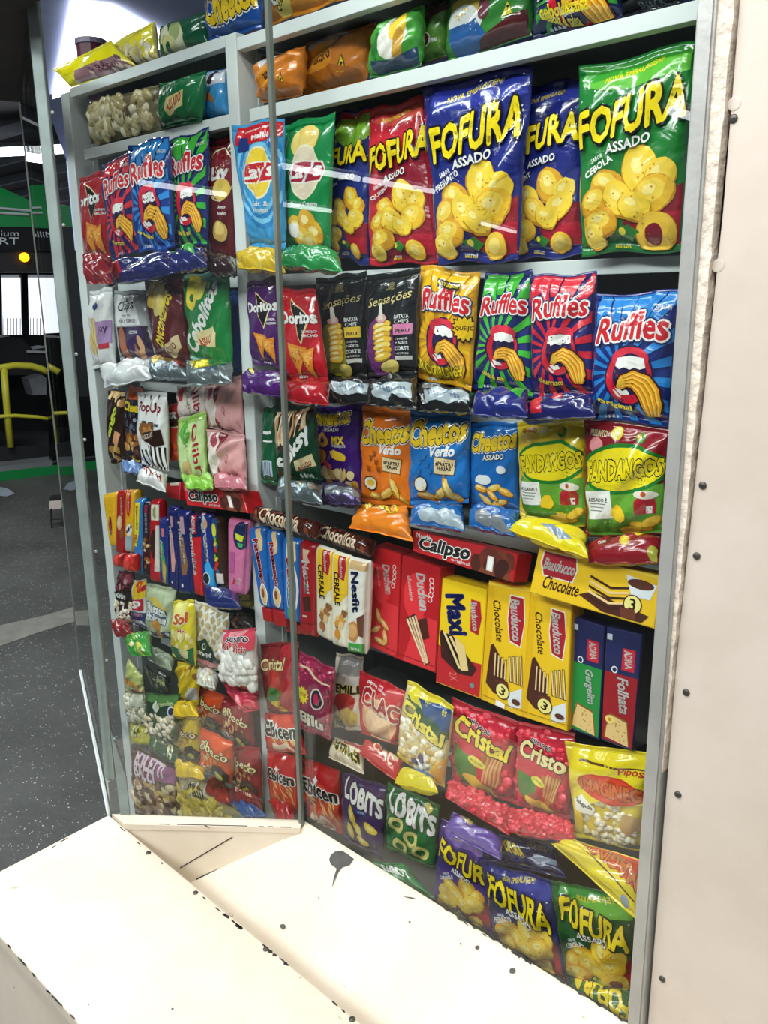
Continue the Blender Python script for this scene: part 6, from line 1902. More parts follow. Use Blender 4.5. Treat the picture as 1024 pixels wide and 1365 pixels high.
bag('pale straw potato bag with white lettering on navy and orange pieces', quad('e1', 345, 852, 592, 888, 547, 1335, 363, 1275), lambda d: (d.poly([(.1, .22), (.4, .2), (.9, .4), (.8, .45), (.2, .32)], '#d8c45c'), d.t('Batata', .42, .42, .82, .2, '#eef0ea', wt=.05, out='#23508c', ow=.13, rise=.1), d.t('Ebicen', .42, .58, .82, .2, '#eef0ea', wt=.05, out='#23508c', ow=.13, rise=.1), d.ell(.45, .72, .22, .14, '#d89a4c', 20, 10, .25), d.poly([(0, .85), (.3, .88), (.98, .8), (.98, 1), (0, 1)], '#23407c'), d.ell(.5, .9, .2, .14, '#c88c2c', 0, 10, .2), d.ell(.88, .88, .08, .08, WHT)), '#bccaa8', dep=.04)
bag('yellow snack bag with orange lettering and green foot', quad('e2', 38, 998, 212, 988, 227, 1545, 28, 1455), lambda d: (d.ell(.4, .18, .4, .4, '#f0ea8c'), d.t('Sol', .5, .27, .62, .28, '#d8641c', wt=.05, shear=.15, rise=-.1, out=WHT, ow=.08), d.t('Hits', .58, .47, .42, .14, '#c83c28', wt=.03, out=WHT, ow=.08), d.blobs(.05, .5, .95, .75, 18, .13, ['#e8d880', '#c8b050', '#f4ecb0'], 4), d.poly([(0, .72), (.5, .78), (.98, .7), (.98, 1), (0, 1)], '#1c6a38'), d.ell(.6, .8, .22, .14, '#d8cf9c', 0, 12, .2)), '#e0d02c', dep=.03)


def lattice(d):
    for i in range(-2, 9):
        for j in range(-1, 9):
            x, y = .08 + i * .2 + (j % 2) * .1, .05 + j * .105
            d.rel(x, y, [(0, -.08), (.07, 0), (0, .08), (-.07, 0)], '#b9a26c' if (i + j) % 2 else '#c9b684')
    d.rel(.4, .72, [(-.42, .12), (-.3, -.22), (.0, -.34), (.2, -.2), (.44, .02), (.44, .12), (.1, .14)], '#18382c')
    d.rel(.38, .82, [(-.4, -.02), (.4, 0), (.3, .1), (0, .18), (-.26, .12)], '#d8848c')
    d.t('piraquê', .36, .72, .56, .12, WHT, wt=.03)
    d.ell(.36, .6, .07, .07, WHT).ell(.36, .6, .05, .05, '#18382c')


bag('white and tan lattice biscuit bag with dark green crest', quad('e2', 213, 982, 502, 1108, 482, 1605, 235, 1535), lattice, '#dfe0da', dep=.035, cat=BIS, name='biscuit_bag')
lie('dark clear bag with brown sweets beside the middle post', quad('e2', 500, 1130, 682, 1098, 692, 1235, 500, 1222), '#3a3430', lambda d: d.blobs(.1, .2, .6, .9, 10, .1, ['#6a4c38', '#a88468', '#2a2420'], 3), dep=(.06, .03))
bag('clear bag of white meringues with pink top and foot', quad('d2', 592, 68, 750, 63, 756, 372, 588, 312), lambda d: (d.lump('meringue', .06, .34, .94, .9, 48, .13, ['#ecebe6', '#f4f3ef', '#dedcd6'], 7, .55, 1.1), d.poly([(0, 0), (1, 0), (1, .3), (.5, .34), (0, .3)], '#d8485c'), d.poly([(.1, .02), (.8, .0), (.7, .1), (.2, .12)], '#f09aa4'), d.t('suspiro', .5, .15, .7, .14, '#1c1c3c', wt=.03, out=WHT, ow=.07), d.t('Ki-Delícia', .45, .27, .74, .13, '#b0182c', wt=.04, out=WHT, ow=.08, rise=.08)), '#d4cfcc', dep=.02, T=.03, cat='meringue bag', name='meringue_bag', sealcol='#c83c54')
lie('hot pink bag foot folded under the white meringue bag', quad('d2', 588, 318, 752, 368, 757, 445, 690, 462), '#c82c48', lambda d: d.t('suspiro', .3, .35, .4, .1, '#3a2c6c', wt=.02, rise=.1), dep=(.02, -.01))

# eighth tier, narrow bay
lie('pale green potato bag lying face down with small print', quad('e3', 310, 8, 502, 112, 462, 203, 273, 112), '#b4c4ac', lambda d: [d.rect(.2, .3 + .09 * k, .75, .33 + .09 * k, '#8ca48c') for k in range(5)], dep=(.04, .0))
lie('dark olive snack bag lying under the pale green one', quad('e3', 255, 178, 455, 248, 435, 372, 315, 345), '#2c3424', lambda d: d.blobs(.3, .5, .9, .95, 10, .09, ['#8c9468', '#5c6444'], 3))
bag('clear lime topped snack bag with orange pieces by the end post', quad('e3', 120, 100, 235, 238, 255, 385, 98, 362), lambda d: (d.rect(0, .0, .98, .5, '#bcc874'), d.blobs(.05, .55, .95, .85, 14, .1, ['#e0a83c', '#ecd9a0', '#d88c2c'], 4), d.rect(.2, .88, .98, .95, '#a83020')), '#c4c88c', dep=.05, T=.02, name='snack_bag', cat='snack bag')
bag('clear bag of white popcorn with a plain label by the end post', quad('e3', 100, 372, 257, 388, 287, 645, 128, 602), lambda d: (d.lump('popcorn', .05, .1, .95, .95, 60, .1, ['#d8d8c0', '#ecebd8', '#b8b898'], 8, .6), d.rect(.35, .05, .95, .35, '#cfd2c0')), '#a8a88c', dep=.05, T=.022, cat=POPB, name='popcorn_bag')
bag('yellow footed clear snack bag by the end post', quad('e3', 143, 608, 292, 640, 312, 795, 143, 785), lambda d: (d.blobs(.05, .05, .95, .5, 22, .08, ['#d8cc5c', '#ecebb0', '#6a6a2c'], 5), d.rect(0, .6, .98, .98, '#d8d41c')), '#c4bc3c', dep=.05, T=.02, name='snack_bag', cat='snack bag')
bag('green topped clear bag of round white peanuts', quad('e3', 263, 378, 542, 388, 507, 765, 292, 722), lambda d: (d.lump('coated_peanut', .08, .42, .92, .95, 42, .075, ['#e6dcc4', '#d8cbac', '#f0e8d6'], 9, .75), d.rect(0, 0, .98, .2, '#4c7a3c'), d.poly([(0, .14), (.98, .2), (.98, .4), (.5, .42), (0, .34)], '#1d3c24'), d.ell(.38, .25, .14, .1, '#dfe4d4', 0, 10, .2), d.t('amendoim', .65, .17, .5, .08, '#c8d8a0', wt=.02), d.ell(.88, .32, .09, .1, '#dfe0ea').ell(.88, .32, .06, .07, '#2c3a6c')), '#3a5a30', dep=.035, T=.026, name='peanut_bag', cat='peanut bag')
lie('dark green peanut bag lying under the white peanut bag', quad('e3', 298, 718, 545, 858, 525, 945, 278, 792), '#2a4a2c', lambda d: (d.blobs(.3, .5, .7, .9, 6, .06, ['#c8c4a0', '#a8a480'], 2), d.t('amendoim', .5, .25, .4, .1, '#c8d4c0', wt=.02, rise=.02)), dep=(.025, -.02))
bag('knotted yellow sweet bag above the yellow noodle pack', quad('d2', 375, 220, 482, 228, 475, 422, 390, 412), lambda d: (d.blobs(.1, .02, .95, .3, 14, .12, ['#e8b81c', '#b8881c', '#f4dc5c', '#8c5c1c'], 5), d.rect(.6, .55, .98, .85, '#b8bcc0')), '#dcc022', dep=.04, T=.022, wrk=2.2, name='sweet_bag', cat='sweet bag')
lie('flat yellow noodle pack fold with small dark print', quad('d2', 363, 432, 472, 420, 478, 478, 353, 472), '#e4c01e', lambda d: d.t('NOODLES', .5, .6, .25, .07, '#5a4a10', wt=.02))


def gib(label, q, base, sub, dep):
    return pack('noodle_pack', label, 'noodle pack', q, dep, .022, base, gibeco(None, sub))


gib('yellow instant noodle pack with pale script and dark hat', quad('d2', 358, 480, 477, 474, 502, 695, 393, 695), '#dcbc1e', 'MILHO', .04)
lie('white and tan lattice bag fold above the orange noodle pack', quad('d2', 478, 264, 577, 274, 552, 348, 468, 322), '#d6d8d2', lambda d: [d.rel(.15 + .2 * i + .1 * (j % 2), .2 + .22 * j, [(0, -.07), (.06, 0), (0, .07), (-.06, 0)], '#b9a26c') for i in range(4) for j in range(4)])
gib('orange instant noodle pack with pale script, upper of two', quad('d2', 472, 333, 603, 374, 593, 560, 473, 503), '#d8501c', 'FRANGO', .045)
gib('maroon instant noodle pack with pale script, upper of two', quad('d2', 603, 372, 727, 432, 738, 645, 593, 568), '#8c1c28', 'TOMATE', .03)
gib('orange instant noodle pack with pale script, lower of two', quad('d2', 487, 523, 637, 600, 633, 795, 498, 735), '#d8501c', 'FRANGO', .03)
gib('maroon instant noodle pack with pale script, lower of two', quad('d2', 637, 618, 764, 620, 774, 885, 628, 795), '#8c1c28', 'TOMATE', .02)
lie('red noodle pack end lying under the orange noodle packs', quad('d2', 520, 775, 630, 830, 620, 885, 507, 822), '#b82420', lambda d: d.t('gibeco', .5, .4, .7, .2, '#e4ccb0', wt=.02, rise=.2))
lie('maroon noodle pack lying at the foot of the middle post', quad('d2', 620, 818, 772, 862, 778, 925, 622, 885), '#6c1420', lambda d: d.t('turma', .4, .45, .6, .18, '#e0c8b0', wt=.02, rise=.15), dep=(.015, -.03))
lie('dark blue bag end at the foot of the middle post', quad('d2', 618, 880, 722, 893, 808, 945, 690, 953), '#1c4f92', dep=(.0, -.04), T=.016)
bag('clear bag of dark pasta under a purple header with white capitals', quad('d2', 158, 613, 377, 720, 392, 935, 178, 935), lambda d: (d.lump('pasta', .05, .4, .95, .95, 90, .06, ['#6a4a38', '#9a7c5c', '#c8b48c', '#4a3028', '#d8c49c'], 3, .6, 1.5), d.poly([(0, 0), (1, 0), (1, .32), (0, .34)], '#9a5c88'), d.poly([(0, .05), (.6, .1), (.6, .36), (0, .36)], '#6c2c4c'), d.t('FOLETTI', .42, .12, .7, .15, '#ecdce4', wt=.05, rise=.05).t('BACCI', .33, .27, .5, .15, '#ecdce4', wt=.05, rise=.05), d.poly([(.3, .4), (.5, .4), (.98, .62), (.98, .7), (.6, .58)], '#d8b85c'), d.poly([(.05, .75), (.3, .95), (.05, .97)], '#c8b82c')), '#5a4638', dep=.03, T=.03, name='pasta_bag', cat='pasta bag', fin='clear')
lie('crumpled yellow pack end above the clear noodle bag', quad('d2', 363, 698, 512, 714, 502, 772, 368, 757), '#d8b41c', lambda d: d.poly([(.4, .1), (.95, .3), (.9, .5), (.5, .4)], '#4a3c14'), dep=(.02, -.03))
bag('clear bag of curly yellow noodles at the bottom of the narrow bay', quad('d2', 385, 768, 562, 788, 685, 948, 398, 943), lambda d: (d.lump('noodles', .05, .35, .8, .95, 110, .05, ['#d8c24c', '#e8d878', '#c0a834'], 4, .5, 2.4), d.blobs(.05, .02, .95, .35, 20, .06, ['#cfc8ac', '#a89c80', '#e4dfc8'], 5), d.t('massa', .5, .25, .4, .12, '#4a4434', wt=.02, rise=.1)), '#a89c6c', dep=.025, T=.03, name='pasta_bag', cat='pasta bag', fin='clear')

# ------------------------------------------------------------------ seventh tier, wide bay
bag('brown and red popcorn bag with cream lettering by the middle post', quad('d5', 25, 68, 217, 58, 212, 402, 60, 392), lambda d: (d.poly([(.55, .05), (.98, .0), (.98, 1), (.6, .95)], '#a8202c'), d.rel(.35, .5, [(-.3, -.4), (.2, -.36), (.34, .3), (.0, .7), (-.2, .3)], '#8c4428'), d.t('Cristal', .36, .28, .66, .22, '#e6cf9a', wt=.03, out='#3a1c10', ow=.08, shear=.15), d.ell(.35, .55, .24, .28, '#b8302c', 0, 14, .1), d.ell(.3, .72, .2, .18, '#2c7a34', 30), d.ell(.42, .9, .24, .1, '#e0cc3c', 20)), '#7a1c20', dep=.05, cat=POPB, name='popcorn_bag')
bag('magenta sweet popcorn bag with a yellow starburst', quad('d5', 218, 100, 392, 190, 368, 535, 198, 472), lambda d: (d.lump('popcorn', .04, .08, .96, .92, 80, .075, ['#a8184c', '#c0245c', '#8c1040', '#d84478'], 5, .5), d.rel(.5, .5, [(-.42, -.5), (.44, -.4), (.4, .62), (-.4, .6)], '#8c1444'), d.rel(.5, .16, [(-.45, -.1), (0, -.02), (.46, .1), (.46, .13), (0, .03), (-.45, -.06)], '#e6d4b0'), d.star(.22, .46, .2, '#ecdc2c', 12, .72).t('DOCE', .22, .46, .22, .08, '#8c2c10', wt=.03), d.ell(.66, .44, .2, .24, '#f0e4e8').ell(.66, .44, .17, .2, '#1c1418').ell(.66, .44, .1, .12, '#c8205c'), d.t('Bilu', .5, .76, .7, .26, '#e4dccc', out=BLK, ow=.1, wt=.04, rise=.1)), '#9c1848', dep=.04, cat=POPB, name='popcorn_bag')
bag('cream and red corn snack bag with black capitals', quad('d5', 398, 108, 528, 128, 524, 498, 385, 472), lambda d: (d.rect(0, .0, .98, .24, '#8a8684'), d.t('DELICIOSA', .5, .1, .6, .09, '#d8d4d0', wt=.02), d.rect(0, .24, .98, .36, '#d8cfc8'), d.t('EMILI', .5, .42, .92, .22, BLK, wt=.05, out='#e8d85c', ow=.09), d.ell(.45, .62, .42, .34, '#c0302c', 0, 12, .1), d.ell(.55, .8, .36, .3, '#d8b83c', 0, 12, .1), d.poly([(0, .75), (.3, .85), (.3, 1), (0, 1)], '#2c6a34')), '#e2d4c0', dep=.045)
bag('red and peach cookie bag with curly maroon lettering', quad('d5', 508, 190, 737, 298, 693, 563, 518, 505), lambda d: (d.ell(.5, .68, .46, .5, '#eab68c'), d.ell(.5, .72, .36, .36, '#f2cda4', 0, 16, .04), d.t('CLAC', .52, .36, .88, .32, '#a81c28', out='#f4e4d4', ow=.1, wt=.05, rise=.22), d.t('pipoca sabor', .4, .12, .5, .07, WHT, wt=.02, rise=.2), d.t('amanteigado', .5, .5, .5, .07, '#7a2c14', wt=.02, rise=.2, out='#f4e4d4', ow=.1)), '#c8202c', dep=.03)
bag('yellow and blue clear bag of salted popcorn', quad('d5', 743, 238, 972, 370, 924, 775, 688, 612), lambda d: (d.lump('popcorn', .08, .42, .92, .93, 80, .07, POP + ['#e0c070', '#c8a860'], 6, .6), d.poly([(0, 0), (1, 0), (1, .18), (.3, .2), (0, .12)], '#e4d428'), d.poly([(.25, .1), (.98, .05), (.98, .3), (.5, .24)], '#1d4c86'), d.poly([(0, .12), (.2, .2), (.5, .36), (.98, .38), (.98, .28), (.6, .22)], '#13502c'), d.t('Cristal', .45, .32, .92, .24, '#f0e04c', out='#173c24', ow=.1, wt=.05, rise=.28, shear=.15), d.poly([(0, .9), (.2, .98), (.0, .98)], '#e8c01c'), d.poly([(.98, .6), (.8, .75), (.75, .98), (.98, .98)], '#e8a81c'), d.ell(.55, .74, .08, .09, '#4a2c7c', 0, 10, .2), d.ell(.4, .82, .09, .06, '#2c2a6c', 0, 10, .2)), '#d8c88c', dep=.02, T=.03, cat=POPB, name='popcorn_bag', sealcol='#e0cc20')
bag('bright red popcorn bag with yellow script beside the salted popcorn', quad('d6', 128, 88, 393, 188, 368, 505, 123, 425), popcorn_window('#c62036', 'Cristal', '#f0d83c'), '#c4203a', dep=.03, T=.03, cat=POPB, name='popcorn_bag')
bag('bright red popcorn bag with cream script beside the yellow peanut bag', quad('d6', 393, 178, 613, 233, 593, 568, 368, 515), popcorn_window('#c62036', 'Cristo', '#f0dfa0'), '#c4203a', dep=.025, T=.03, cat=POPB, name='popcorn_bag')
bag('big yellow bag of white corn nuggets with a red oval', quad('d6', 573, 258, 908, 312, 884, 698, 618, 645), lambda d: (d.lump('corn_nugget', .14, .5, .94, .97, 85, .045, ['#e8dfc4', '#f2ecd8', '#d4c8a4'], 5, .7, 1.25, True), d.poly([(0, 0), (1, 0), (1, .5), (.5, .48), (.15, .58), (.12, .98), (0, .98)], '#e8d41e'), d.poly([(.15, .12), (.98, .16), (.98, .175), (.15, .14)], '#5a3414'), d.t('Pipos', .82, .2, .3, .11, '#b8341c', wt=.03, rise=.05), d.ell(.56, .37, .46, .17, '#c8301c', 8, 24).ell(.56, .37, .44, .15, '#dc4420', 8, 24), d.t('IMAGINEG', .56, .37, .8, .16, '#d86c2c', out='#6c1c10', ow=.09, wt=.05, rise=.1), d.rel(.2, .56, [(-.16, -.02), (-.02, -.12), (.17, .02), (.12, .12), (-.14, .1)], '#f2f0ea').t('Salgada', .2, .56, .24, .07, BLK, wt=.03, rise=.25), d.ell(.85, .68, .14, .12, '#b8945c', 0, 14, .1), d.rect(.7, .9, .95, .96, '#2c2c2c')), '#d8c03c', dep=.01, T=.03, cat=POPB, name='popcorn_bag', sealcol='#e4cc1c')
lie('cream corn snack bag lying upside down with black capitals', quad('d5', 390, 520, 533, 568, 533, 703, 358, 622), '#dccfba', lambda d: (d.t('EMILIA', .5, .5, .85, .22, BLK, rot=188, wt=.05, out='#e8d85c', ow=.09), d.poly([(.2, 0), (.98, 0), (.98, .25), (.4, .25)], '#b83030')), dep=(.02, -.02))
lie('red and peach cookie bag lying under the standing one', quad('d5', 540, 528, 728, 640, 692, 742, 508, 602), '#b81c26', lambda d: (d.t('CLAC', .5, .4, .6, .2, '#ecd0b8', rot=10, wt=.04), d.poly([(.2, .0), (.9, .2), (.9, .35), (.2, .2)], '#e4b898')), dep=(.01, -.03))
lie('yellow and blue popcorn bag end lying under the salted popcorn', quad('d5', 718, 678, 885, 738, 893, 795, 678, 745), '#dccc20', lambda d: d.poly([(.1, 0), (.9, 0), (.95, .45), (.2, .4)], '#1d5c9c'), dep=(.0, -.04))
for lab, qq, sd in (('bright red popcorn bag lying flat, next to the salted popcorn', quad('d6', 110, 418, 365, 528, 353, 635, 98, 482), 3), ('bright red popcorn bag lying flat, next to the yellow peanut bag', quad('d6', 358, 528, 612, 592, 622, 665, 343, 622), 4)):
    lie(lab, qq, '#c01c34', lambda d, sd=sd: d.lump('popcorn', .04, .08, .96, .92, 90, .045, ['#e2304a', '#d6203c', '#ee5468', '#c81a34'], sd, .7), name='popcorn_bag', cat=POPB, dep=(.01, -.03))
lie('big yellow bag with a red oval lying upside down', quad('d6', 600, 648, 884, 735, 868, 980, 518, 665), '#e4d01e', lambda d: (d.poly([(.3, .0), (.98, .0), (.98, .6), (.3, .2)], '#dc4a20'), d.t('IMAGIN', .72, .3, .6, .16, '#d87c34', rot=190, out='#7c2010', ow=.08, wt=.04), d.t('Pipos', .3, .25, .26, .1, '#b0341c', rot=195, wt=.03), d.poly([(.1, .32), (.5, .5), (.95, .75), (.95, .78), (.5, .54)], '#5a2414'), d.ell(.85, .86, .05, .04, '#8c9cb0')), dep=(.0, -.04), T=.026, name='popcorn_bag', cat=POPB)

# ------------------------------------------------------------------ eighth tier, wide bay
bag('red shrimp snack bag by the middle post, upper of two', quad('d5', 50, 403, 202, 413, 252, 608, 60, 588), ebicen, '#c01a24', dep=.05)
bag('red shrimp snack bag by the middle post, lower of two', quad('d5', 60, 585, 202, 610, 217, 905, 80, 845), ebicen, '#c01a24', dep=.035)
lie('red snack bag end lying at the foot of the middle post', quad('d5', 65, 828, 192, 888, 192, 925, 105, 918), '#b01822', dep=(.01, -.03))
bag('larger red shrimp snack bag beside the purple snack bag', quad('d5', 213, 618, 412, 680, 433, 1005, 250, 905), ebicen, '#b81820', dep=.03)
bag('purple snack bag with fat white capitals', quad('d5', 428, 690, 642, 760, 622, 1115, 430, 1015), lobits(False), '#3c2460', dep=.025)
bag('green ring snack bag with fat white capitals', quad('d5', 643, 740, 903, 850, 873, 1165, 640, 1065), lobits(True), '#146c38', dep=.02)
lie('green snack bag end lying behind the sill below the green ring bag', [(494, 1148), (540, 1152), (580, 1198), (520, 1176)], '#1c7a40', lambda d: d.t('LOBITS', .5, .4, .7, .25, WHT, rot=185, wt=.05), dep=(.0, -.03))
bag('purple puff snack bag beside the green ring snack bag', quad('d6', 83, 568, 272, 658, 288, 1026, 53, 893), fofura('#7c62b8', '#6a52a8', 'CARAMELO', 'FOFUR', .48, 1.0, rise=.14), '#4a3488', dep=.02)
lie('lilac puff snack bag lying folded over the purple one', quad('d6', 128, 538, 332, 648, 322, 733, 98, 622), '#6c54a8', lambda d: (d.t('FOFURA', .25, .2, .3, .12, '#c8b84c', wt=.04, rise=.2), d.rel(.3, .55, [(-.2, -.06), (.2, .04), (.2, .1), (-.2, .02)], '#a898d0')), dep=(.03, -.01))
lie('dark navy puff snack bag lying folded between purple and green bags', quad('d6', 240, 608, 522, 678, 582, 805, 248, 733), '#1c2252', lambda d: (d.t('FOFURA', .45, .45, .24, .12, '#e0c83c', wt=.05, rise=.15), d.t('FOFURA', .8, .2, .25, .1, '#6a6450', wt=.04, rise=.1), d.rect(.75, .5, .98, .7, '#8c98b0'), d.blobs(.0, .1, .3, .5, 5, .04, ['#7c8cc0'], 3)), dep=(.03, -.005))
bag('navy puff snack bag in the bottom tier between purple and green ones', quad('d6', 238, 733, 518, 808, 583, 1222, 300, 1048), fofura('#2c3a9c', '#25308a', 'PRESUNTO', 'FOFURA', .5, .95, rise=.2), '#1f2868', dep=.005, T=.03)
bag('green puff snack bag in the bottom tier at the right frame', quad('d6', 513, 803, 858, 895, 848, 1258, 578, 1195), fofura('#6fb83c', '#2f8a34', 'CEBOLA', 'FOFURA', .5, .95, rise=.22, ring=True), '#1b5c2e', dep=.0, T=.03)
lie('green puff snack bag lying upside down at the very bottom', quad('d6', 593, 1198, 842, 1255, 832, 1400, 600, 1270), '#1f6a34', lambda d: d.t('FOFURA', .5, .45, 1.0, .34, YEL, rot=190, out=BLK, ow=.08, wt=.05), dep=(.0, -.04))

# ------------------------------------------------------------------ background: terminal hall and bus
M['hall_ceiling'] = mat('dark_hall_ceiling', '#1d2126', 0.7, 0, 0.2, 2)
M['purlin'] = mat('grey_steel_purlin', '#70767e', 0.5, 0.3, 0.1, 4)
M['soffit'] = mat('dark_brown_soffit', '#2a2623', 0.7, 0, 0.25, 14, 0.2, 90)
M['bus_green'] = mat('glossy_bus_green', '#12803f', 0.2, 0, 0.06, 2, coat=0.6)
M['bus_black'] = mat('bus_black_glass', '#0b0e10', 0.12, 0, 0.2, 3)
M['bus_dark'] = mat('dark_bus_interior', '#15181b', 0.6, 0, 0.3, 3)
M['bus_grey'] = mat('grey_step_rubber', '#6e7276', 0.6, 0, 0.15, 6)
M['rail_yellow'] = mat('yellow_handrail', '#c8c43a', 0.4, 0, 0.08, 6)
M['amber'] = mat('lit_amber_lamp', '#ff9a10', 0.4, 0, 0, 3, emit='#ffa010', estr=3.0)
M['day'] = mat('daylit_window', '#f2f6ff', 0.4, 0, 0.02, 3, emit='#eef4ff', estr=1.5)
M['lettering'] = mat('silver_lettering', '#c4ccd2', 0.35, 0.2, 0.05, 5)
M['tube'] = mat('lit_fluorescent_tube', '#ffffff', 0.4, 0, 0.0, 3, emit='#f6faff', estr=9.0)
M['strip'] = mat('worn_concrete_strip', '#77776f', 0.75, 0, 0.2, 9, 0.2, 40)
M['paper'] = mat('pale_wet_patch', '#aab6c4', 0.2, 0, 0.15, 20)

put('ceiling_hall', [(-24, -16, 4.6), (8, -16, 4.6), (8, 24, 4.6), (-24, 24, 4.6)], [[0, 3, 2, 1]], M['hall_ceiling'], kind='structure')
hall = [(-22.0, 12.5), (-22.0, 13.6)]
for i in range(9):                                       # purlins under the hall roof, seen above the bus
    y_ = 2.2 + i * 1.25
    MB().box(-24, -4.6, y_, y_ + 0.09, 4.44, 4.6).build('ceiling_purlin', M['purlin'], kind='structure')

# ground patches
zf = 0.004
st_px = [(-20, 838), (60, 820), (128, 800), (135, 818), (60, 840), (-20, 868)]
MB().slab([on_z(p, zf) for p in st_px][::-1], (0, 0, -0.004)).build('floor_strip', M['strip'], kind='structure')
for pts in ([(-6, 648), (10, 651), (20, 658), (8, 662), (-6, 660)], [(82, 640), (96, 636), (108, 640), (104, 650), (88, 654)]):
    put('floor_patch', [on_z(p, 0.005) for p in pts], [list(range(len(pts)))[::-1]], M['paper'], kind='structure')

# bus
b0 = on_z((0, 641), 0.0)
bd_ = RW @ np.array([(1965 - CX) / F, 0, 1.0]); bd_[2] = 0; bd_ = nrm(bd_)
bn = np.array([-bd_[1], bd_[0], 0.0])
if bn @ (CAM - b0) < 0: bn = -bn
bus = empty('city_bus', 'green articulated city bus standing at the platform with its door open', 'bus', loc=tuple(b0))


def bpl(p, off=0.0):
    return on_pl(p, b0 - bn * off, bn)


def bpiece(name, pxs, m, th=0.06, off=0.0):
    return child(MB().slab([bpl(p, off) for p in pxs], -bn * th), name, M[m], bus)


roofp = bpiece('roof', [(-140, 240), (-60, 240), (0, 249), (42, 268), (150, 282), (150, 302), (-140, 302)], 'bus_green', 2.4, -0.02)
for a_, b_ in (((-40, 274), (42, 281)), ((-40, 281), (38, 286))):
    child(MB().tube([bpl(a_, -.03), bpl(b_, -.03)], 0.012, 6), 'roof_trim', M['lettering'], roofp)
hdr = bpiece('destination_header', [(-140, 302), (150, 302), (150, 334), (-140, 334)], 'bus_black', 0.08)
bpiece('header_band', [(-140, 334), (150, 334), (150, 362), (-140, 362)], 'bus_dark', 0.3, 0.03)
child(MB().disc(bpl((32, 343), -0.0), bn, 0.045, 0.04, 14), 'amber_lamp', M['amber'], bus, smooth=True)


def letters3d(txt, ctr_px, w_px, h_px, m, par, off=-0.015):
    T = text_tris(txt)
    mn, mx_ = T.reshape(-1, 2).min(0), T.reshape(-1, 2).max(0)
    vs = []
    for t_ in T:
        for x, y in t_:
            vs.append(bpl((ctr_px[0] + ((x - mn[0]) / (mx_[0] - mn[0]) - .5) * w_px, ctr_px[1] - ((y - mn[1]) / (mx_[1] - mn[1]) - .5) * h_px), off))
    o = put('lettering', vs, [[3 * i, 3 * i + 1, 3 * i + 2] for i in range(len(T))], M[m])
    o.parent = par
    o.matrix_parent_inverse = Matrix.Translation(-par.location)


letters3d('Millennium', (-12, 311), 74, 8, 'lettering', hdr)
letters3d('BRT', (6, 321), 38, 9, 'lettering', hdr)
bpiece('door_post', [(64, 334), (82, 334), (84, 622), (70, 622)], 'bus_black', 0.12)
bpiece('door_post', [(-140, 334), (-60, 334), (-55, 622), (-140, 622)], 'bus_black', 0.12)
bpiece('step_edge', [(-140, 627), (0, 622), (150, 605), (150, 611), (0, 630), (-140, 636)], 'bus_grey', 0.9, 0.0)
bpiece('sill_panel', [(-140, 636), (0, 629), (150, 611), (150, 628), (0, 641), (-140, 655)], 'bus_green', 0.06, -0.01)
bpiece('side_panel', [(82, 334), (150, 334), (150, 612), (84, 622)], 'bus_black', 0.08)
# inside of the bus
bpiece('far_wall', [(-120, 446), (150, 446), (150, 640), (-120, 640)], 'bus_dark', 0.05, 2.3)
bpiece('inner_ceiling', [(-120, 330), (150, 330), (150, 366), (-120, 366)], 'bus_dark', 0.05, 2.3)
for x0_, x1_ in ((-46, -8), (3, 28), (37, 60), (68, 96)):
    w_ = bpiece('window_pane', [(x0_, 370), (x1_, 370), (x1_ + 2, 446), (x0_ + 2, 446)], 'day', 0.03, 2.3)
for x0_ in (-8, 28, 60):
    bpiece('window_pillar', [(x0_, 362), (x0_ + 9, 362), (x0_ + 11, 448), (x0_ + 2, 448)], 'bus_dark', 0.08, 2.26)
for k in range(16):
    x0_ = -4 + k * 4.4
    bpiece('fence_bar', [(x0_, 424), (x0_ + .8, 424), (x0_ + .8, 447), (x0_, 447)], 'bus_dark', 0.01, 2.27).parent = w_
bpiece('dash_seat', [(-60, 458), (14, 448), (30, 452), (44, 466), (66, 462), (66, 500), (-60, 500)], 'bus_dark', 0.5, 1.2)
bpiece('dash_ledge', [(36, 467), (64, 468), (64, 471), (36, 470)], 'lettering', 0.1, 1.15)
bpiece('fare_box', [(38, 505), (56, 500), (62, 504), (62, 526), (44, 527)], 'bus_grey', 0.3, 0.9)
child(MB().tube([bpl(p, .25) for p in ((-14, 500), (0, 490), (20, 487), (42, 488), (56, 492), (66, 497))], 0.035, 8), 'handrail', M['rail_yellow'], bus, smooth=True)
child(MB().tube([bpl(p, .25) for p in ((5, 491), (8, 530), (14, 596))], 0.035, 8), 'handrail', M['rail_yellow'], bus, smooth=True)
child(MB().tube([bpl(p, .22) for p in ((-30, 557), (20, 554), (50, 556), (74, 560))], 0.02, 8), 'lower_rail', M['rail_yellow'], bus, smooth=True)
bpiece('bus_floor', [(-120, 598), (150, 592), (150, 612), (-120, 634)], 'bus_dark', 1.5, 0.3)

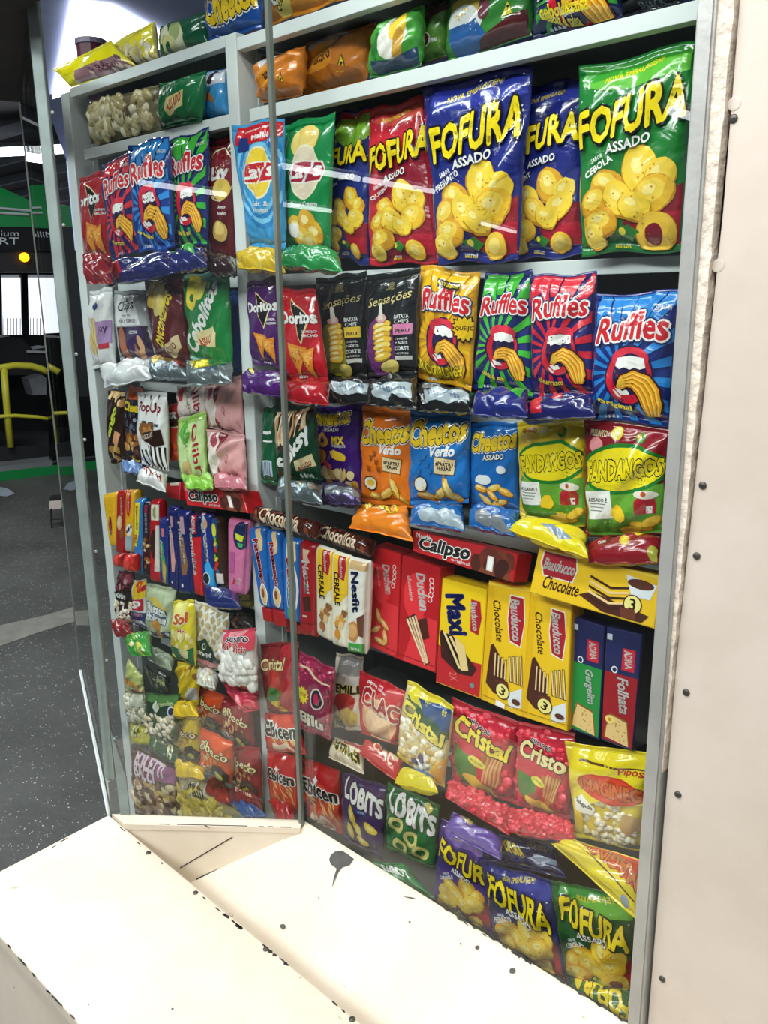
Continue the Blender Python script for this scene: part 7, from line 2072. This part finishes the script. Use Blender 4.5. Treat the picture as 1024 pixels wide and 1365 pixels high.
# small folding stand on the ground near the bus
g0 = on_z((78, 703), 0.0)
stand = empty('folding_stand', 'small dark folding stand with a beige top on the asphalt', 'stand', loc=tuple(g0))
ex = nrm(np.cross(UP, CAM - g0))
ey = nrm((g0 - CAM) * (1, 1, 0))
child(MB().slab([g0 + ex * -.055 + UP * .15, g0 + ex * .06 + UP * .15, g0 + ex * .05 + UP * .22, g0 + ex * -.045 + UP * .22], ey * .1), 'top_panel', M['cream_wall'], stand)
child(MB().slab([g0 + ex * -.045 + UP * .22, g0 + ex * .05 + UP * .22, g0 + ex * .045 + UP * .245, g0 + ex * -.03 + UP * .245], ey * .1), 'cap', M['bus_dark'], stand)
for sx in (-.05, .05):
    for sy in (0.0, .09):
        child(MB().tube([g0 + ex * sx + ey * sy, g0 + ex * sx * .8 + ey * sy + UP * .16], .008, 6), 'leg', M['bus_dark'], stand)
child(MB().tube([g0 + ex * -.05 + UP * .07, g0 + ex * .05 + UP * .07], .006, 6), 'stretcher', M['bus_dark'], stand)

# roof edge (soffit) hanging over the platform
sp = [(-70, -40), (46, -14), (28, 136), (-70, 128)]
MB().slab([on_z(p, 2.2) for p in sp], (0, 0, 0.08)).build('ceiling_soffit', M['soffit'], kind='structure')

# lit panel in the ceiling of the stall, seen over the top row
lp = [(96, 2), (70, 128), (118, 112), (200, 62), (240, 58), (150, 8)]
MB().slab([on_z(p, 2.445) for p in lp], (0, 0, -0.01)).build('ceiling_light_panel', M['lamp'], kind='structure')

# fluorescent tubes of the hall; the streaks in the glass are their reflections
TL_ = [((-6.85, -4.2), (-7.06, -5.5), 3.0), ((-7.08, -5.6), (-7.30, -6.9), 3.0), ((-9.44, -6.24), (-9.70, -7.29), 3.0), ((1.02, -8.22), (2.21, -8.77), 3.0),
       ((-3.22, -5.05), (-3.23, -5.5), 3.0), ((-9.7, -10.6), (-10.5, -12.5), 3.0), ((-15.5, 4.6), (-12.2, 6.6), 4.1)]
for i, (a_, b_, z_) in enumerate(TL_):
    a3, b3 = np.array([*a_, z_]), np.array([*b_, z_])
    t_ = empty('tube_lamp', ['fluorescent tube lamp hanging over the platform, seen mirrored in the glass', 'bright fluorescent tube lamp hanging under the hall roof above the bus'][i == 6], 'lamp',
               'fluorescent tubes over the platform' if i < 6 else None, loc=tuple((a3 + b3) / 2))
    child(MB().tube([a3, b3], 0.03 if i < 6 else 0.07, 10), 'tube', M['tube'], t_, smooth=True)
    dv = nrm(b3 - a3); sv = nrm(np.cross(dv, UP))
    child(MB().slab([a3 + UP * .05 - sv * .08, a3 + UP * .05 + sv * .08, b3 + UP * .05 + sv * .08, b3 + UP * .05 - sv * .08], UP * .06), 'housing', M['purlin'], t_)
    for e_ in (a3 + dv * .15, b3 - dv * .15):
        child(MB().tube([e_ + UP * .1, np.array([e_[0], e_[1], 4.6])], 0.008, 6), 'hanger', M['purlin'], t_)

# maroon tubs standing behind the pasta bags on top of the unit
for lab, px_, r_ in (('maroon tub with pale lid behind the yellow pasta header', (122, 66), .035),):
    c_ = on_y(px_, .09)
    root = empty('plastic_tub', lab, 'tub', loc=(c_[0], c_[1], 2.206))
    hgt = c_[2] + .02 - 2.206
    child(MB().tube([(c_[0], c_[1], 2.206), (c_[0], c_[1], 2.206 + hgt - .012)], r_, 16), 'tub_body', mat('maroon_plastic', '#5a2038', .4), root, smooth=False)
    child(MB().tube([(c_[0], c_[1], 2.206 + hgt - .012), (c_[0], c_[1], 2.206 + hgt)], r_ * 1.08, 16), 'lid', mat('pale_plastic_lid', '#8c7c96', .4), root, smooth=False)
